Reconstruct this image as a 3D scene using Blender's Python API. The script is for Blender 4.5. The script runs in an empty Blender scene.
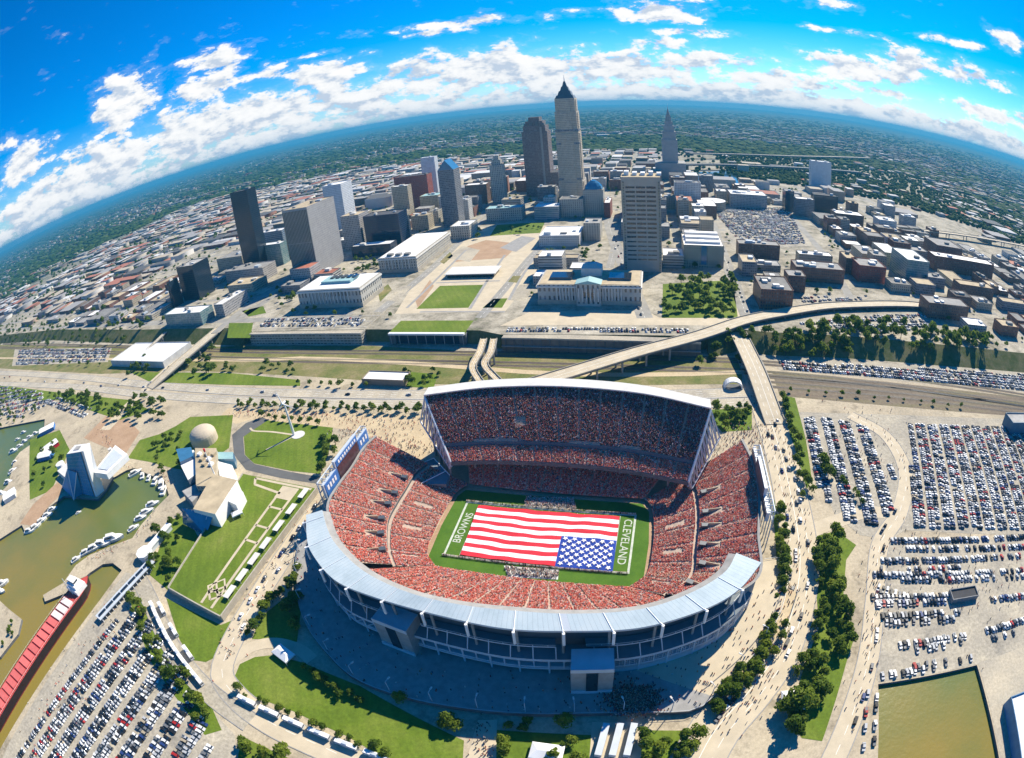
import bpy, bmesh, math, random
import numpy as np
from mathutils import Vector, geometry
random.seed(7); RNG = np.random.default_rng(7)
scene = bpy.context.scene
COL = scene.collection
R = math.radians
# ------------------------------------------------------------------ camera model (wide fisheye lens on a helicopter, 245 m up)
W_, H_ = 1024, 758
F_, K_, PITCH, ROLL, YAW = 563.331, -0.0622497, 0.488322, -0.1016446, -0.2852255
CAM = np.array([62.51, -243.46, 245.31])
_cy, _sy = math.cos(YAW), math.sin(YAW)
FWD = np.array([_sy*math.cos(PITCH), _cy*math.cos(PITCH), -math.sin(PITCH)])
_r0 = np.array([_cy, -_sy, 0.0]); _u0 = np.cross(_r0, FWD)
RGT = _r0*math.cos(ROLL) + _u0*math.sin(ROLL); UPV = np.cross(RGT, FWD)

def ray(px, py):
    dx, dy = px-512.0, 379.0-py
    r = math.hypot(dx, dy) + 1e-9
    t = r/F_
    for _ in range(12):
        t -= (F_*(t+K_*t**3)-r)/(F_*(1+3*K_*t*t))
    return (RGT*dx/r + UPV*dy/r)*math.sin(t) + FWD*math.cos(t)

def G(px, py, z=0.0):
    """ground point (at height z) where the photo shows pixel px,py"""
    d = ray(px, py)
    s = (z-CAM[2])/d[2]
    return (CAM[0]+s*d[0], CAM[1]+s*d[1])

def proj(x, y, z):
    d = np.array([x, y, z])-CAM
    a, b, c = d@RGT, d@UPV, d@FWD
    h = math.hypot(a, b)+1e-9
    t = math.atan2(h, c); r = F_*(t+K_*t**3)
    return 512+r*a/h, 379-r*b/h

def height_to(px_base, top_py, z0):
    """height at which a vertical over the base pixel reaches the image row top_py"""
    x, y = G(px_base[0], px_base[1], z0)
    lo, hi = z0, z0+400
    for _ in range(50):
        m = (lo+hi)/2
        if proj(x, y, m)[1] > top_py: lo = m
        else: hi = m
    return lo-z0

def GP(pts, z=0.0):
    return [G(a, b, z) for a, b in pts]

# ------------------------------------------------------------------ mesh builder
class MB:
    def __init__(s): s.v = []; s.f = []; s.m = []; s.uv = []
    def face(s, pts, m=0, uv=None):
        b = len(s.v); s.v += [tuple(p) for p in pts]
        s.f.append(tuple(range(b, b+len(pts)))); s.m.append(m); s.uv.append(uv)
    def walls(s, poly, z0, z1, m=0, closed=True):
        n = len(poly); u = 0.0
        for i in range(n if closed else n-1):
            a, b = poly[i], poly[(i+1) % n]
            L = math.hypot(b[0]-a[0], b[1]-a[1])
            s.face([(a[0], a[1], z0), (b[0], b[1], z0), (b[0], b[1], z1), (a[0], a[1], z1)], m,
                   [(u, 0), (u+L, 0), (u+L, z1-z0), (u, z1-z0)])
            u += L
    def cap(s, poly, z, m=0, flip=False):
        p = [(a[0], a[1], z) for a in poly]
        if flip: p.reverse()
        s.face(p, m, [(q[0], q[1]) for q in p])
    def prism(s, poly, z0, z1, m=0, mt=None, bottom=False):
        poly = ccw(poly)
        s.walls(poly, z0, z1, m); s.cap(poly, z1, m if mt is None else mt)
        if bottom: s.cap(poly, z0, m, True)
    def box(s, x0, x1, y0, y1, z0, z1, m=0, mt=None, bottom=True):
        s.prism([(x0, y0), (x1, y0), (x1, y1), (x0, y1)], z0, z1, m, mt, bottom)
    def obox(s, cx, cy, ang, l, w, z0, z1, m=0, mt=None):
        c, q = math.cos(ang), math.sin(ang)
        P = [(cx+c*a-q*b, cy+q*a+c*b) for a, b in ((-l/2, -w/2), (l/2, -w/2), (l/2, w/2), (-l/2, w/2))]
        s.prism(P, z0, z1, m, mt, True)
    def frustum(s, p0, p1, z0, z1, m=0, cap=True):
        n = len(p0)
        for i in range(n):
            j = (i+1) % n
            L = math.dist(p0[i], p0[j])
            s.face([(*p0[i], z0), (*p0[j], z0), (*p1[j], z1), (*p1[i], z1)], m, [(0, 0), (L, 0), (L, z1-z0), (0, z1-z0)])
        if cap: s.cap(p1, z1, m)
    def cone(s, poly, z0, apex, m=0):
        n = len(poly)
        for i in range(n):
            s.face([(*poly[i], z0), (*poly[(i+1) % n], z0), apex], m)
    def bar(s, a, b, r, m=0, n=6, r2=None):
        a, b = Vector(a), Vector(b); d = (b-a)
        if d.length < 1e-6: return
        d.normalize(); u = d.orthogonal().normalized(); w = d.cross(u)
        r2 = r if r2 is None else r2
        A = [a+(u*math.cos(t)+w*math.sin(t))*r for t in [2*math.pi*k/n for k in range(n)]]
        B = [b+(u*math.cos(t)+w*math.sin(t))*r2 for t in [2*math.pi*k/n for k in range(n)]]
        for k in range(n):
            j = (k+1) % n; s.face([A[k], A[j], B[j], B[k]], m)
        s.face(B, m); s.face(A[::-1], m)
    def strip(s, line, w, z, m=0, uvs=1.0):
        """flat ribbon of width w along a polyline; z a number or a list"""
        L, Rr = offset(line, w/2), offset(line, -w/2); u = 0
        zz = z if isinstance(z, (list, tuple)) else [z]*len(line)
        for i in range(len(line)-1):
            d = math.dist(line[i], line[i+1])
            s.face([(*Rr[i], zz[i]), (*Rr[i+1], zz[i+1]), (*L[i+1], zz[i+1]), (*L[i], zz[i])], m,
                   [(u, 0), (u+d, 0), (u+d, w), (u, w)])
            u += d
    def ribbon(s, A, B, m=0):
        """quads between two 3-D polylines of the same length"""
        u = 0
        for i in range(len(A)-1):
            d = math.dist(A[i], A[i+1]); h = math.dist(A[i], B[i])
            s.face([A[i], A[i+1], B[i+1], B[i]], m, [(u, 0), (u+d, 0), (u+d, h), (u, h)]); u += d
    def build(s, name, mats, parent=None, loc=None, smooth=False):
        me = bpy.data.meshes.new(name)
        v = s.v
        if loc is not None: v = [(a-loc[0], b-loc[1], c-loc[2]) for a, b, c in v]
        me.from_pydata(v, [], s.f)
        if not isinstance(mats, (list, tuple)): mats = [mats]
        for m in mats: me.materials.append(m)
        me.polygons.foreach_set('material_index', s.m)
        if any(u is not None for u in s.uv):
            lay = me.uv_layers.new(name='UVMap'); arr = []
            for f, u in zip(s.f, s.uv):
                if u is None: arr += [0.0, 0.0]*len(f)
                else:
                    for a in u: arr += [a[0], a[1]]
            lay.data.foreach_set('uv', arr)
        if smooth: me.polygons.foreach_set('use_smooth', [True]*len(s.f))
        me.update()
        o = bpy.data.objects.new(name, me); COL.objects.link(o)
        if parent is not None: o.parent = parent
        elif loc is not None: o.location = loc
        return o

def area(p): return 0.5*sum(p[i][0]*p[(i+1) % len(p)][1]-p[(i+1) % len(p)][0]*p[i][1] for i in range(len(p)))
def ccw(p): return list(p) if area(p) > 0 else list(p)[::-1]
def offset(line, d):
    out = []; n = len(line)
    for i in range(n):
        a = line[max(i-1, 0)]; b = line[min(i+1, n-1)]
        tx, ty = b[0]-a[0], b[1]-a[1]; l = math.hypot(tx, ty) or 1
        out.append((line[i][0]-ty/l*d, line[i][1]+tx/l*d))
    return out
def resample(pts, n):
    """n points along a polyline (any dimension), smoothed with Catmull-Rom"""
    P = np.array(pts, float)
    P = np.vstack([2*P[0]-P[1], P, 2*P[-1]-P[-2]]); k = len(pts)-1
    dense = []
    for i in range(k):
        p0, p1, p2, p3 = P[i:i+4]
        for t in np.linspace(0, 1, 24, endpoint=False):
            dense.append(0.5*((2*p1)+(-p0+p2)*t+(2*p0-5*p1+4*p2-p3)*t*t+(-p0+3*p1-3*p2+p3)*t**3))
    dense.append(P[-2]); D = np.array(dense)
    s = np.concatenate([[0], np.cumsum(np.linalg.norm(np.diff(D, axis=0), axis=1))])
    q = np.linspace(0, s[-1], n)
    return [tuple(float(np.interp(x, s, D[:, c])) for c in range(D.shape[1])) for x in q]
def inside(x, y, poly):
    c = False; n = len(poly); j = n-1
    for i in range(n):
        xi, yi = poly[i]; xj, yj = poly[j]
        if (yi > y) != (yj > y) and x < (xj-xi)*(y-yi)/(yj-yi)+xi: c = not c
        j = i
    return c
def circle(cx, cy, r, n=16, a0=0.0, ry=None):
    ry = r if ry is None else ry
    return [(cx+r*math.cos(a0+2*math.pi*k/n), cy+ry*math.sin(a0+2*math.pi*k/n)) for k in range(n)]
def quick(name, V, Fq, mat, cols=None, matidx=None, mats=None):
    """mesh from numpy arrays of verts and quads (fast)"""
    me = bpy.data.meshes.new(name)
    V = np.asarray(V, np.float32); Fq = np.asarray(Fq, np.int32); k = Fq.shape[1]
    me.vertices.add(len(V)); me.vertices.foreach_set('co', V.ravel())
    me.loops.add(Fq.size); me.loops.foreach_set('vertex_index', Fq.ravel())
    me.polygons.add(len(Fq)); me.polygons.foreach_set('loop_start', np.arange(0, Fq.size, k, dtype=np.int32))
    for m in (mats or [mat]): me.materials.append(m)
    if matidx is not None: me.polygons.foreach_set('material_index', np.asarray(matidx, np.int32))
    if cols is not None:
        a = me.color_attributes.new('Col', 'FLOAT_COLOR', 'POINT')
        a.data.foreach_set('color', np.hstack([cols, np.ones((len(cols), 1))]).astype(np.float32).ravel())
    me.update(calc_edges=True); me.validate()
    return me
def obj_of(me, name, parent=None, loc=(0, 0, 0)):
    o = bpy.data.objects.new(name, me); COL.objects.link(o); o.location = loc
    if parent is not None: o.parent = parent
    return o
def tag(o, label=None, cat=None, group=None, kind=None):
    if label: o['label'] = label
    if cat: o['category'] = cat
    if group: o['group'] = group
    if kind: o['kind'] = kind
    return o
def thing(name, label, cat, loc=(0, 0, 0), rz=0.0, group=None):
    o = bpy.data.objects.new(name, None); COL.objects.link(o)
    o.location = loc; o.rotation_euler = (0, 0, rz); o.empty_display_size = 1
    return tag(o, label, cat, group)
def copy_thing(root, loc, rz, label, group=None, sc=1.0):
    r = root.copy(); COL.objects.link(r); r.location = loc; r.rotation_euler = (0, 0, rz); r.scale = (sc, sc, sc)
    r['label'] = label
    if group: r['group'] = group
    for ch in list(root.children):
        c = ch.copy(); COL.objects.link(c); c.parent = r
        for g in list(ch.children):
            d = g.copy(); COL.objects.link(d); d.parent = c
    return r
ORD = ['first', 'second', 'third', 'fourth', 'fifth', 'sixth', 'seventh', 'eighth', 'ninth', 'tenth', 'eleventh', 'twelfth', 'thirteenth', 'fourteenth',
       'fifteenth', 'sixteenth', 'seventeenth', 'eighteenth', 'nineteenth', 'twentieth']
_T = {2: 'twenty', 3: 'thirty', 4: 'forty', 5: 'fifty', 6: 'sixty', 7: 'seventy', 8: 'eighty', 9: 'ninety'}
def ordinal(n):
    if n <= 20: return ORD[n-1]
    t, u = divmod(n, 10)
    if t > 9: return 'far'
    return (_T[t][:-1]+'ieth') if u == 0 else _T[t]+'-'+ORD[u-1]

# ------------------------------------------------------------------ materials
def newmat(name):
    m = bpy.data.materials.new(name); m.use_nodes = True
    nt = m.node_tree; b = nt.nodes['Principled BSDF']
    return m, nt, b
def N(nt, t, **kw):
    n = nt.nodes.new(t)
    for k, v in kw.items():
        if isinstance(k, str) and hasattr(n, k): setattr(n, k, v)
    return n
def math_(nt, op, a, b=None, c=None):
    n = nt.nodes.new('ShaderNodeMath'); n.operation = op
    for i, x in enumerate((a, b, c)):
        if x is None: continue
        if isinstance(x, (int, float)): n.inputs[i].default_value = x
        else: nt.links.new(x, n.inputs[i])
    return n.outputs[0]
def mixc(nt, fac, a, b, blend='MIX'):
    n = nt.nodes.new('ShaderNodeMix'); n.data_type = 'RGBA'; n.blend_type = blend
    for s, x in ((n.inputs[0], fac), (n.inputs[6], a), (n.inputs[7], b)):
        if isinstance(x, (int, float)): s.default_value = x
        elif isinstance(x, (tuple, list)): s.default_value = (*x[:3], 1)
        else: nt.links.new(x, s)
    return n.outputs[2]
def noise(nt, scale, detail=4, rough=.55, vec=None, dim='3D'):
    n = nt.nodes.new('ShaderNodeTexNoise'); n.noise_dimensions = dim
    n.inputs['Scale'].default_value = scale; n.inputs['Detail'].default_value = detail; n.inputs['Roughness'].default_value = rough
    if vec is not None: nt.links.new(vec, n.inputs['Vector'])
    return n.outputs['Fac']
def ramp(nt, fac, stops):
    n = nt.nodes.new('ShaderNodeValToRGB'); cr = n.color_ramp
    while len(cr.elements) < len(stops): cr.elements.new(0.5)
    for e, (p, c) in zip(cr.elements, stops):
        e.position = p; e.color = (*c, 1) if isinstance(c, (tuple, list)) else (c, c, c, 1)
    nt.links.new(fac, n.inputs[0]); return n.outputs[0]
def wpos(nt):
    g = nt.nodes.new('ShaderNodeNewGeometry'); return g.outputs['Position']
def objpos(nt):
    g = nt.nodes.new('ShaderNodeTexCoord'); return g.outputs['Object']
def objrand(nt):
    g = nt.nodes.new('ShaderNodeObjectInfo'); return g.outputs['Random']
def L2(nt, o, i): nt.links.new(o, i)

def plain(name, col, rough=.7, spec=.3, var=.18, scale=.15, metal=0.0, rnd=0.0):
    m, nt, b = newmat(name)
    n1 = noise(nt, scale, 5, .6, wpos(nt))
    f = ramp(nt, n1, [(.25, 1-var), (.75, 1+var)])
    c = mixc(nt, 1.0, col, f, 'MULTIPLY')
    if rnd:
        v = math_(nt, 'MULTIPLY_ADD', objrand(nt), 2*rnd, 1-rnd)
        h = nt.nodes.new('ShaderNodeHueSaturation'); L2(nt, c, h.inputs['Color']); L2(nt, v, h.inputs['Value']); c = h.outputs[0]
    L2(nt, c, b.inputs['Base Color'])
    b.inputs['Roughness'].default_value = rough; b.inputs['Specular IOR Level'].default_value = spec; b.inputs['Metallic'].default_value = metal
    return m
def facade(name, wall, glass=(.03, .045, .07), pw=3.4, ph=3.7, uw=.55, vh=.5, rough=.75, rnd=.12, gr=.12, blinds=1.0):
    """wall with a grid of window openings, laid out in metres on the wall's own UVs"""
    m, nt, b = newmat(name)
    uv = nt.nodes.new('ShaderNodeUVMap'); sx = nt.nodes.new('ShaderNodeSeparateXYZ'); L2(nt, uv.outputs[0], sx.inputs[0])
    u = math_(nt, 'DIVIDE', sx.outputs[0], pw); v = math_(nt, 'DIVIDE', sx.outputs[1], ph)
    fu, fv = math_(nt, 'FRACT', u), math_(nt, 'FRACT', v)
    a = math_(nt, 'LESS_THAN', math_(nt, 'ABSOLUTE', math_(nt, 'SUBTRACT', fu, .5)), uw/2)
    c = math_(nt, 'LESS_THAN', math_(nt, 'ABSOLUTE', math_(nt, 'SUBTRACT', fv, .52)), vh/2)
    win = math_(nt, 'MULTIPLY', a, c)
    cell = nt.nodes.new('ShaderNodeCombineXYZ'); L2(nt, math_(nt, 'FLOOR', u), cell.inputs[0]); L2(nt, math_(nt, 'FLOOR', v), cell.inputs[1])
    wn = nt.nodes.new('ShaderNodeTexWhiteNoise'); wn.noise_dimensions = '2D'; L2(nt, cell.outputs[0], wn.inputs['Vector'])
    gl = mixc(nt, ramp(nt, wn.outputs['Value'], [(.55, 0), (.98, .55*blinds)]), glass, (.35, .36, .36))
    n1 = noise(nt, .12, 5, .65, wpos(nt)); dirt = ramp(nt, n1, [(.25, .8), (.75, 1.12)])
    wc = mixc(nt, 1.0, wall, dirt, 'MULTIPLY')
    if rnd:
        h = nt.nodes.new('ShaderNodeHueSaturation'); L2(nt, wc, h.inputs['Color'])
        L2(nt, math_(nt, 'MULTIPLY_ADD', objrand(nt), 2*rnd, 1-rnd), h.inputs['Value']); wc = h.outputs[0]
    L2(nt, mixc(nt, win, wc, gl), b.inputs['Base Color'])
    L2(nt, math_(nt, 'MULTIPLY_ADD', win, gr-rough, rough), b.inputs['Roughness'])
    L2(nt, math_(nt, 'MULTIPLY_ADD', win, .5, .2), b.inputs['Specular IOR Level'])
    return m
def attr_mat(name, rough=.8, mul=1.0):
    m, nt, b = newmat(name)
    a = nt.nodes.new('ShaderNodeAttribute'); a.attribute_name = 'Col'
    L2(nt, a.outputs['Color'], b.inputs['Base Color']); b.inputs['Roughness'].default_value = rough
    b.inputs['Specular IOR Level'].default_value = .2
    return m
def ground_mat(name, stops, scale=.02, fine=.35, fineamt=.25, rough=.9, stretch=None, mow=False):
    m, nt, b = newmat(name)
    p = wpos(nt)
    if stretch:
        mp = nt.nodes.new('ShaderNodeMapping'); mp.inputs['Rotation'].default_value = (0, 0, stretch[1]); mp.inputs['Scale'].default_value = (stretch[0], 1, 1)
        L2(nt, p, mp.inputs['Vector']); p = mp.outputs[0]
    c = ramp(nt, noise(nt, scale, 7, .62, p), stops)
    f = ramp(nt, noise(nt, fine, 4, .7, wpos(nt)), [(.3, 1-fineamt), (.7, 1+fineamt)])
    if mow:
        s = nt.nodes.new('ShaderNodeSeparateXYZ'); L2(nt, wpos(nt), s.inputs[0]); q = math_(nt, 'SINE', math_(nt, 'MULTIPLY', math_(nt, 'ADD', s.outputs[0], math_(nt, 'MULTIPLY', s.outputs[1], .6)), .75))
        c = mixc(nt, 1.0, c, ramp(nt, math_(nt, 'MULTIPLY_ADD', q, .5, .5), [(.35, .96), (.65, 1.035)]), 'MULTIPLY')
    L2(nt, mixc(nt, 1.0, c, f, 'MULTIPLY'), b.inputs['Base Color'])
    b.inputs['Roughness'].default_value = rough; b.inputs['Specular IOR Level'].default_value = .15
    return m
def lin(*c): return tuple((x/255/12.92 if x/255 <= .04045 else ((x/255+.055)/1.055)**2.4) for x in c)

M = {}
M['white'] = plain('white_paint', (.78, .77, .74), .5, .4, .08)
M['offwhite'] = plain('weathered_white', (.62, .60, .55), .7, .2, .12)
M['steel'] = plain('painted_steel', (.50, .54, .57), .45, .5, .1)
M['darksteel'] = plain('dark_steel', (.07, .085, .10), .5, .5, .15)
M['concrete'] = plain('concrete', (.40, .36, .29), .9, .2, .2, .25)
M['conc_grey'] = plain('grey_concrete', (.30, .29, .27), .9, .2, .2, .25)
M['conc_dark'] = plain('stained_concrete', (.13, .135, .14), .9, .2, .25, .2)
M['paving'] = plain('pale_paving', (.52, .44, .31), .9, .2, .14, .1)
M['asphalt'] = plain('asphalt', (.12, .12, .115), .92, .2, .2, .08)
M['street'] = plain('city_street', (.29, .275, .24), .92, .2, .25, .06)
M['marking'] = plain('road_paint', (.75, .73, .66), .7, .2, .15, .5)
M['roof_white'] = plain('white_membrane_roof', (.72, .71, .68), .7, .3, .1, .08, rnd=.08)
M['roof_grey'] = plain('grey_gravel_roof', (.27, .26, .24), .9, .2, .3, .1, rnd=.35)
M['roof_tan'] = plain('tan_gravel_roof', (.42, .34, .22), .9, .2, .25, .1, rnd=.15)
M['roof_dark'] = plain('dark_tar_roof', (.07, .07, .075), .85, .25, .3, .1, rnd=.3)
M['roof_red'] = plain('rust_red_roof', (.36, .13, .08), .8, .2, .2, .1, rnd=.2)
M['roof_teal'] = plain('aged_copper_roof', (.28, .45, .45), .7, .3, .15, .1)
def canopy_mat():
    m, nt, b = newmat('seamed_metal_canopy'); uv = nt.nodes.new('ShaderNodeUVMap'); s = nt.nodes.new('ShaderNodeSeparateXYZ'); L2(nt, uv.outputs[0], s.inputs[0])
    seam = math_(nt, 'LESS_THAN', math_(nt, 'FRACT', math_(nt, 'DIVIDE', s.outputs[0], 2.4)), .12)
    c = ramp(nt, noise(nt, .07, 6, .7, wpos(nt)), [(.3, (.40, .48, .50)), (.5, (.49, .57, .59)), (.7, (.55, .61, .61))])
    L2(nt, mixc(nt, math_(nt, 'MULTIPLY', seam, .35), c, (.25, .30, .32)), b.inputs['Base Color']); b.inputs['Roughness'].default_value = .85; b.inputs['Specular IOR Level'].default_value = .1; return m
M['canopy'] = canopy_mat()
M['field_paint'] = plain('field_paint', (.50, .53, .44), .9, .1, .25, .4)
M['glass_blue'] = plain('blue_glass', (.05, .16, .27), .08, .8, .15, .2)
M['glass_dark'] = plain('dark_glass', (.012, .022, .035), .08, .8, .2, .2)
M['truss'] = plain('galvanised_truss', (.56, .58, .58), .5, .5, .15)
M['lawn'] = ground_mat('mown_lawn', [(.28, (.075, .125, .012)), (.5, (.115, .170, .016)), (.66, (.16, .20, .03)), (.80, (.26, .24, .09))], .022, .5, .22, mow=True)
M['turf'] = ground_mat('stadium_turf', [(.3, (.055, .13, .012)), (.7, (.085, .17, .018))], .08, .8, .1)
M['rough_grass'] = ground_mat('dry_rough_grass', [(.3, (.10, .13, .03)), (.5, (.18, .17, .06)), (.7, (.28, .22, .12))], .04, .4, .25)
M['ballast'] = ground_mat('railway_ballast', [(.3, (.11, .085, .06)), (.5, (.19, .15, .105)), (.7, (.16, .15, .06))], .05, .3, .25, stretch=(.12, 0))
M['gravel_lot'] = ground_mat('pale_gravel', [(.3, (.30, .27, .22)), (.5, (.42, .37, .28)), (.7, (.50, .43, .31))], .03, .5, .2)
M['asph_lot'] = ground_mat('worn_asphalt', [(.28, (.21, .195, .165)), (.42, (.34, .305, .24)), (.58, (.40, .355, .27)), (.74, (.50, .44, .32))], .035, .4, .28)
M['sand'] = ground_mat('pale_dirt', [(.3, (.44, .34, .21)), (.7, (.56, .45, .28))], .05, .5, .15)
M['brown_pave'] = ground_mat('brown_brick_paving', [(.3, (.34, .22, .13)), (.7, (.44, .30, .19))], .06, .5, .15)
def bark():
    return plain('bark', (.09, .065, .045), .9, .1, .3, 2)
M['bark'] = bark()
def translucent(nt, b, col, k=.55):
    """leaves let part of the light through"""
    t = nt.nodes.new('ShaderNodeBsdfTranslucent'); L2(nt, col, t.inputs['Color']); mx = nt.nodes.new('ShaderNodeMixShader'); mx.inputs[0].default_value = k
    o = nt.nodes['Material Output']; L2(nt, b.outputs[0], mx.inputs[1]); L2(nt, t.outputs[0], mx.inputs[2]); L2(nt, mx.outputs[0], o.inputs['Surface'])
def leafmat(name, a, b_, c):
    m, nt, b = newmat(name)
    f = noise(nt, .55, 3, .6, objpos(nt))
    col = ramp(nt, f, [(.3, a), (.52, b_), (.72, c)])
    h = nt.nodes.new('ShaderNodeHueSaturation'); L2(nt, col, h.inputs['Color'])
    rr = objrand(nt)
    L2(nt, math_(nt, 'MULTIPLY_ADD', rr, .5, .75), h.inputs['Value'])
    L2(nt, math_(nt, 'MULTIPLY_ADD', rr, -.03, .512), h.inputs['Hue'])
    L2(nt, h.outputs[0], b.inputs['Base Color']); b.inputs['Roughness'].default_value = .7; b.inputs['Specular IOR Level'].default_value = .15
    translucent(nt, b, h.outputs[0])
    return m
M['leaf'] = leafmat('broad_leaves', (.06, .12, .014), (.13, .20, .02), (.24, .30, .05))
M['leaf2'] = leafmat('bright_leaves', (.11, .165, .015), (.18, .25, .026), (.26, .33, .05))
# ------------------------------------------------------------------ camera, sun, sky
cd = bpy.data.cameras.new('camera'); cam = bpy.data.objects.new('camera', cd); COL.objects.link(cam); scene.camera = cam
from mathutils import Matrix
mat = Matrix(((RGT[0], UPV[0], -FWD[0], CAM[0]), (RGT[1], UPV[1], -FWD[1], CAM[1]), (RGT[2], UPV[2], -FWD[2], CAM[2]), (0, 0, 0, 1)))
cam.matrix_world = mat
cd.type = 'PANO'; cd.clip_end = 90000; cd.clip_start = 1.0; cd.sensor_width = 36.0; cd.sensor_fit = 'HORIZONTAL'
cd.panorama_type = 'FISHEYE_LENS_POLYNOMIAL'; cd.fisheye_fov = R(200)
_rr = np.linspace(0, 680, 300); _tt = _rr/F_
for _ in range(20): _tt = _tt-(F_*(_tt+K_*_tt**3)-_rr)/(F_*(1+3*K_*_tt**2))
_mm = _rr*36.0/W_
_co = np.linalg.lstsq(np.stack([_mm, _mm**2, _mm**3, _mm**4], 1), _tt, rcond=None)[0]
cd.fisheye_polynomial_k0 = 0.0
cd.fisheye_polynomial_k1, cd.fisheye_polynomial_k2, cd.fisheye_polynomial_k3, cd.fisheye_polynomial_k4 = [-float(c) for c in _co]

SUN_AZ, SUN_EL = R(28), R(40)
sdir = Vector((math.sin(SUN_AZ)*math.cos(SUN_EL), math.cos(SUN_AZ)*math.cos(SUN_EL), math.sin(SUN_EL)))
sl = bpy.data.lights.new('sun', 'SUN'); so = bpy.data.objects.new('sun', sl); COL.objects.link(so)
sl.energy = 5.0; sl.angle = R(.5); sl.color = (1.0, .92, .77); so.rotation_euler = sdir.to_track_quat('Z', 'Y').to_euler(); so.location = (0, 0, 600)

w = bpy.data.worlds.new('World'); scene.world = w; w.use_nodes = True
nt = w.node_tree; nt.nodes.clear()
out = nt.nodes.new('ShaderNodeOutputWorld'); bg = nt.nodes.new('ShaderNodeBackground'); L2(nt, bg.outputs[0], out.inputs[0])
sky = nt.nodes.new('ShaderNodeTexSky'); sky.sky_type = 'NISHITA'; sky.sun_disc = False
sky.sun_elevation = SUN_EL; sky.sun_rotation = SUN_AZ; sky.altitude = 250; sky.air_density = 1.0; sky.dust_density = .15; sky.ozone_density = 3.0
hs = nt.nodes.new('ShaderNodeHueSaturation'); hs.inputs['Saturation'].default_value = 1.2; hs.inputs['Value'].default_value = 1.12
tc = nt.nodes.new('ShaderNodeTexCoord'); nv = nt.nodes.new('ShaderNodeVectorMath'); nv.operation = 'NORMALIZE'; L2(nt, tc.outputs['Generated'], nv.inputs[0])
sx = nt.nodes.new('ShaderNodeSeparateXYZ'); L2(nt, nv.outputs[0], sx.inputs[0])
AZ = math_(nt, 'ARCTAN2', sx.outputs[0], sx.outputs[1]); EL = math_(nt, 'ARCSINE', sx.outputs[2])
tint = ramp(nt, math_(nt, 'MULTIPLY', EL, 2.0), [(0.0, (.58, .74, 1.04)), (.10, (.56, .82, 1.08)), (.45, (.28, .66, 1.08))])
L2(nt, mixc(nt, 1.0, sky.outputs[0], tint, 'MULTIPLY'), hs.inputs['Color'])
def azel(px, py):
    d = ray(px, py); return math.atan2(d[0], d[1]), math.asin(d[2])
# cloud banks: centre (as a direction), angular half-sizes, weight
CL = [(128, 103, .060, .050, 1.0), (118, 122, .055, .03, .8), (215, 62, .055, .030, .9), (205, 88, .07, .035, .9), (250, 78, .08, .02, .55), (326, 74, .075, .024, 1.0),
      (25, 165, .05, .045, .9), (10, 145, .035, .018, .7), (45, 205, .14, .055, 1.0), (110, 165, .12, .05, 1.0), (190, 132, .12, .05, 1.0), (270, 112, .12, .040, 1.0), (350, 98, .12, .035, .95),
      (425, 80, .12, .035, .9), (490, 70, .13, .040, 1.0), (560, 72, .12, .04, .95), (640, 70, .15, .03, .95), (700, 62, .13, .028, .8), (770, 78, .13, .022, .75), (660, 45, .09, .018, .6),
      (845, 68, .12, .024, .9), (900, 66, .06, .035, .95), (960, 72, .10, .02, .8), (880, 92, .08, .012, .8), (800, 85, .12, .012, .7), (985, 112, .10, .014, .9), (1015, 118, .06, .02, .7),
      (470, 22, .13, .012, .8), (440, 32, .08, .009, .7), (660, 12, .08, .022, 1.0), (695, 32, .10, .010, .75), (855, 33, .08, .008, .8), (945, 40, .07, .009, .8), (1010, 40, .035, .016, 1.0),
      (585, 10, .05, .006, .7), (320, 53, .05, .007, .7), (830, 3, .04, .010, .8), (590, 45, .05, .007, .5)]
tot = None
for (px, py, ra, re, wt) in CL:
    a0, e0 = azel(px, py)
    da = math_(nt, 'DIVIDE', math_(nt, 'SUBTRACT', AZ, a0), ra); de = math_(nt, 'DIVIDE', math_(nt, 'SUBTRACT', EL, e0), re)
    q = math_(nt, 'ADD', math_(nt, 'MULTIPLY', da, da), math_(nt, 'MULTIPLY', de, de))
    g = math_(nt, 'MULTIPLY', math_(nt, 'EXPONENT', math_(nt, 'MULTIPLY', q, -.75)), wt)
    tot = g if tot is None else math_(nt, 'MAXIMUM', tot, g)
# bright strip of far cloud low over the western horizon
st = math_(nt, 'MULTIPLY', math_(nt, 'SUBTRACT', EL, R(1.0)), 1/R(1.5)); st = math_(nt, 'EXPONENT', math_(nt, 'MULTIPLY', math_(nt, 'MULTIPLY', st, st), -1))
wside = ramp(nt, math_(nt, 'MULTIPLY_ADD', AZ, .5, .5), [(.36, .80), (.46, .95)])
tot = math_(nt, 'MAXIMUM', tot, math_(nt, 'MULTIPLY', st, wside))
mp = nt.nodes.new('ShaderNodeMapping'); mp.inputs['Scale'].default_value = (1, 1, 2.2); L2(nt, nv.outputs[0], mp.inputs['Vector'])
n1 = noise(nt, 18.0, 12, .64, mp.outputs[0])
mp2 = nt.nodes.new('ShaderNodeMapping'); mp2.inputs['Scale'].default_value = (1, 1, 2.2); mp2.inputs['Location'].default_value = (.008, .008, .024); L2(nt, nv.outputs[0], mp2.inputs['Vector'])
n2 = noise(nt, 18.0, 5, .6, mp2.outputs[0])
def dens(n): return math_(nt, 'ADD', math_(nt, 'MULTIPLY', math_(nt, 'SUBTRACT', n, .5), 3.1), math_(nt, 'MULTIPLY_ADD', tot, 1.20, -.58))
mask = ramp(nt, dens(n1), [(0.0, 0), (.07, .45), (.22, 1)])
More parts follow.
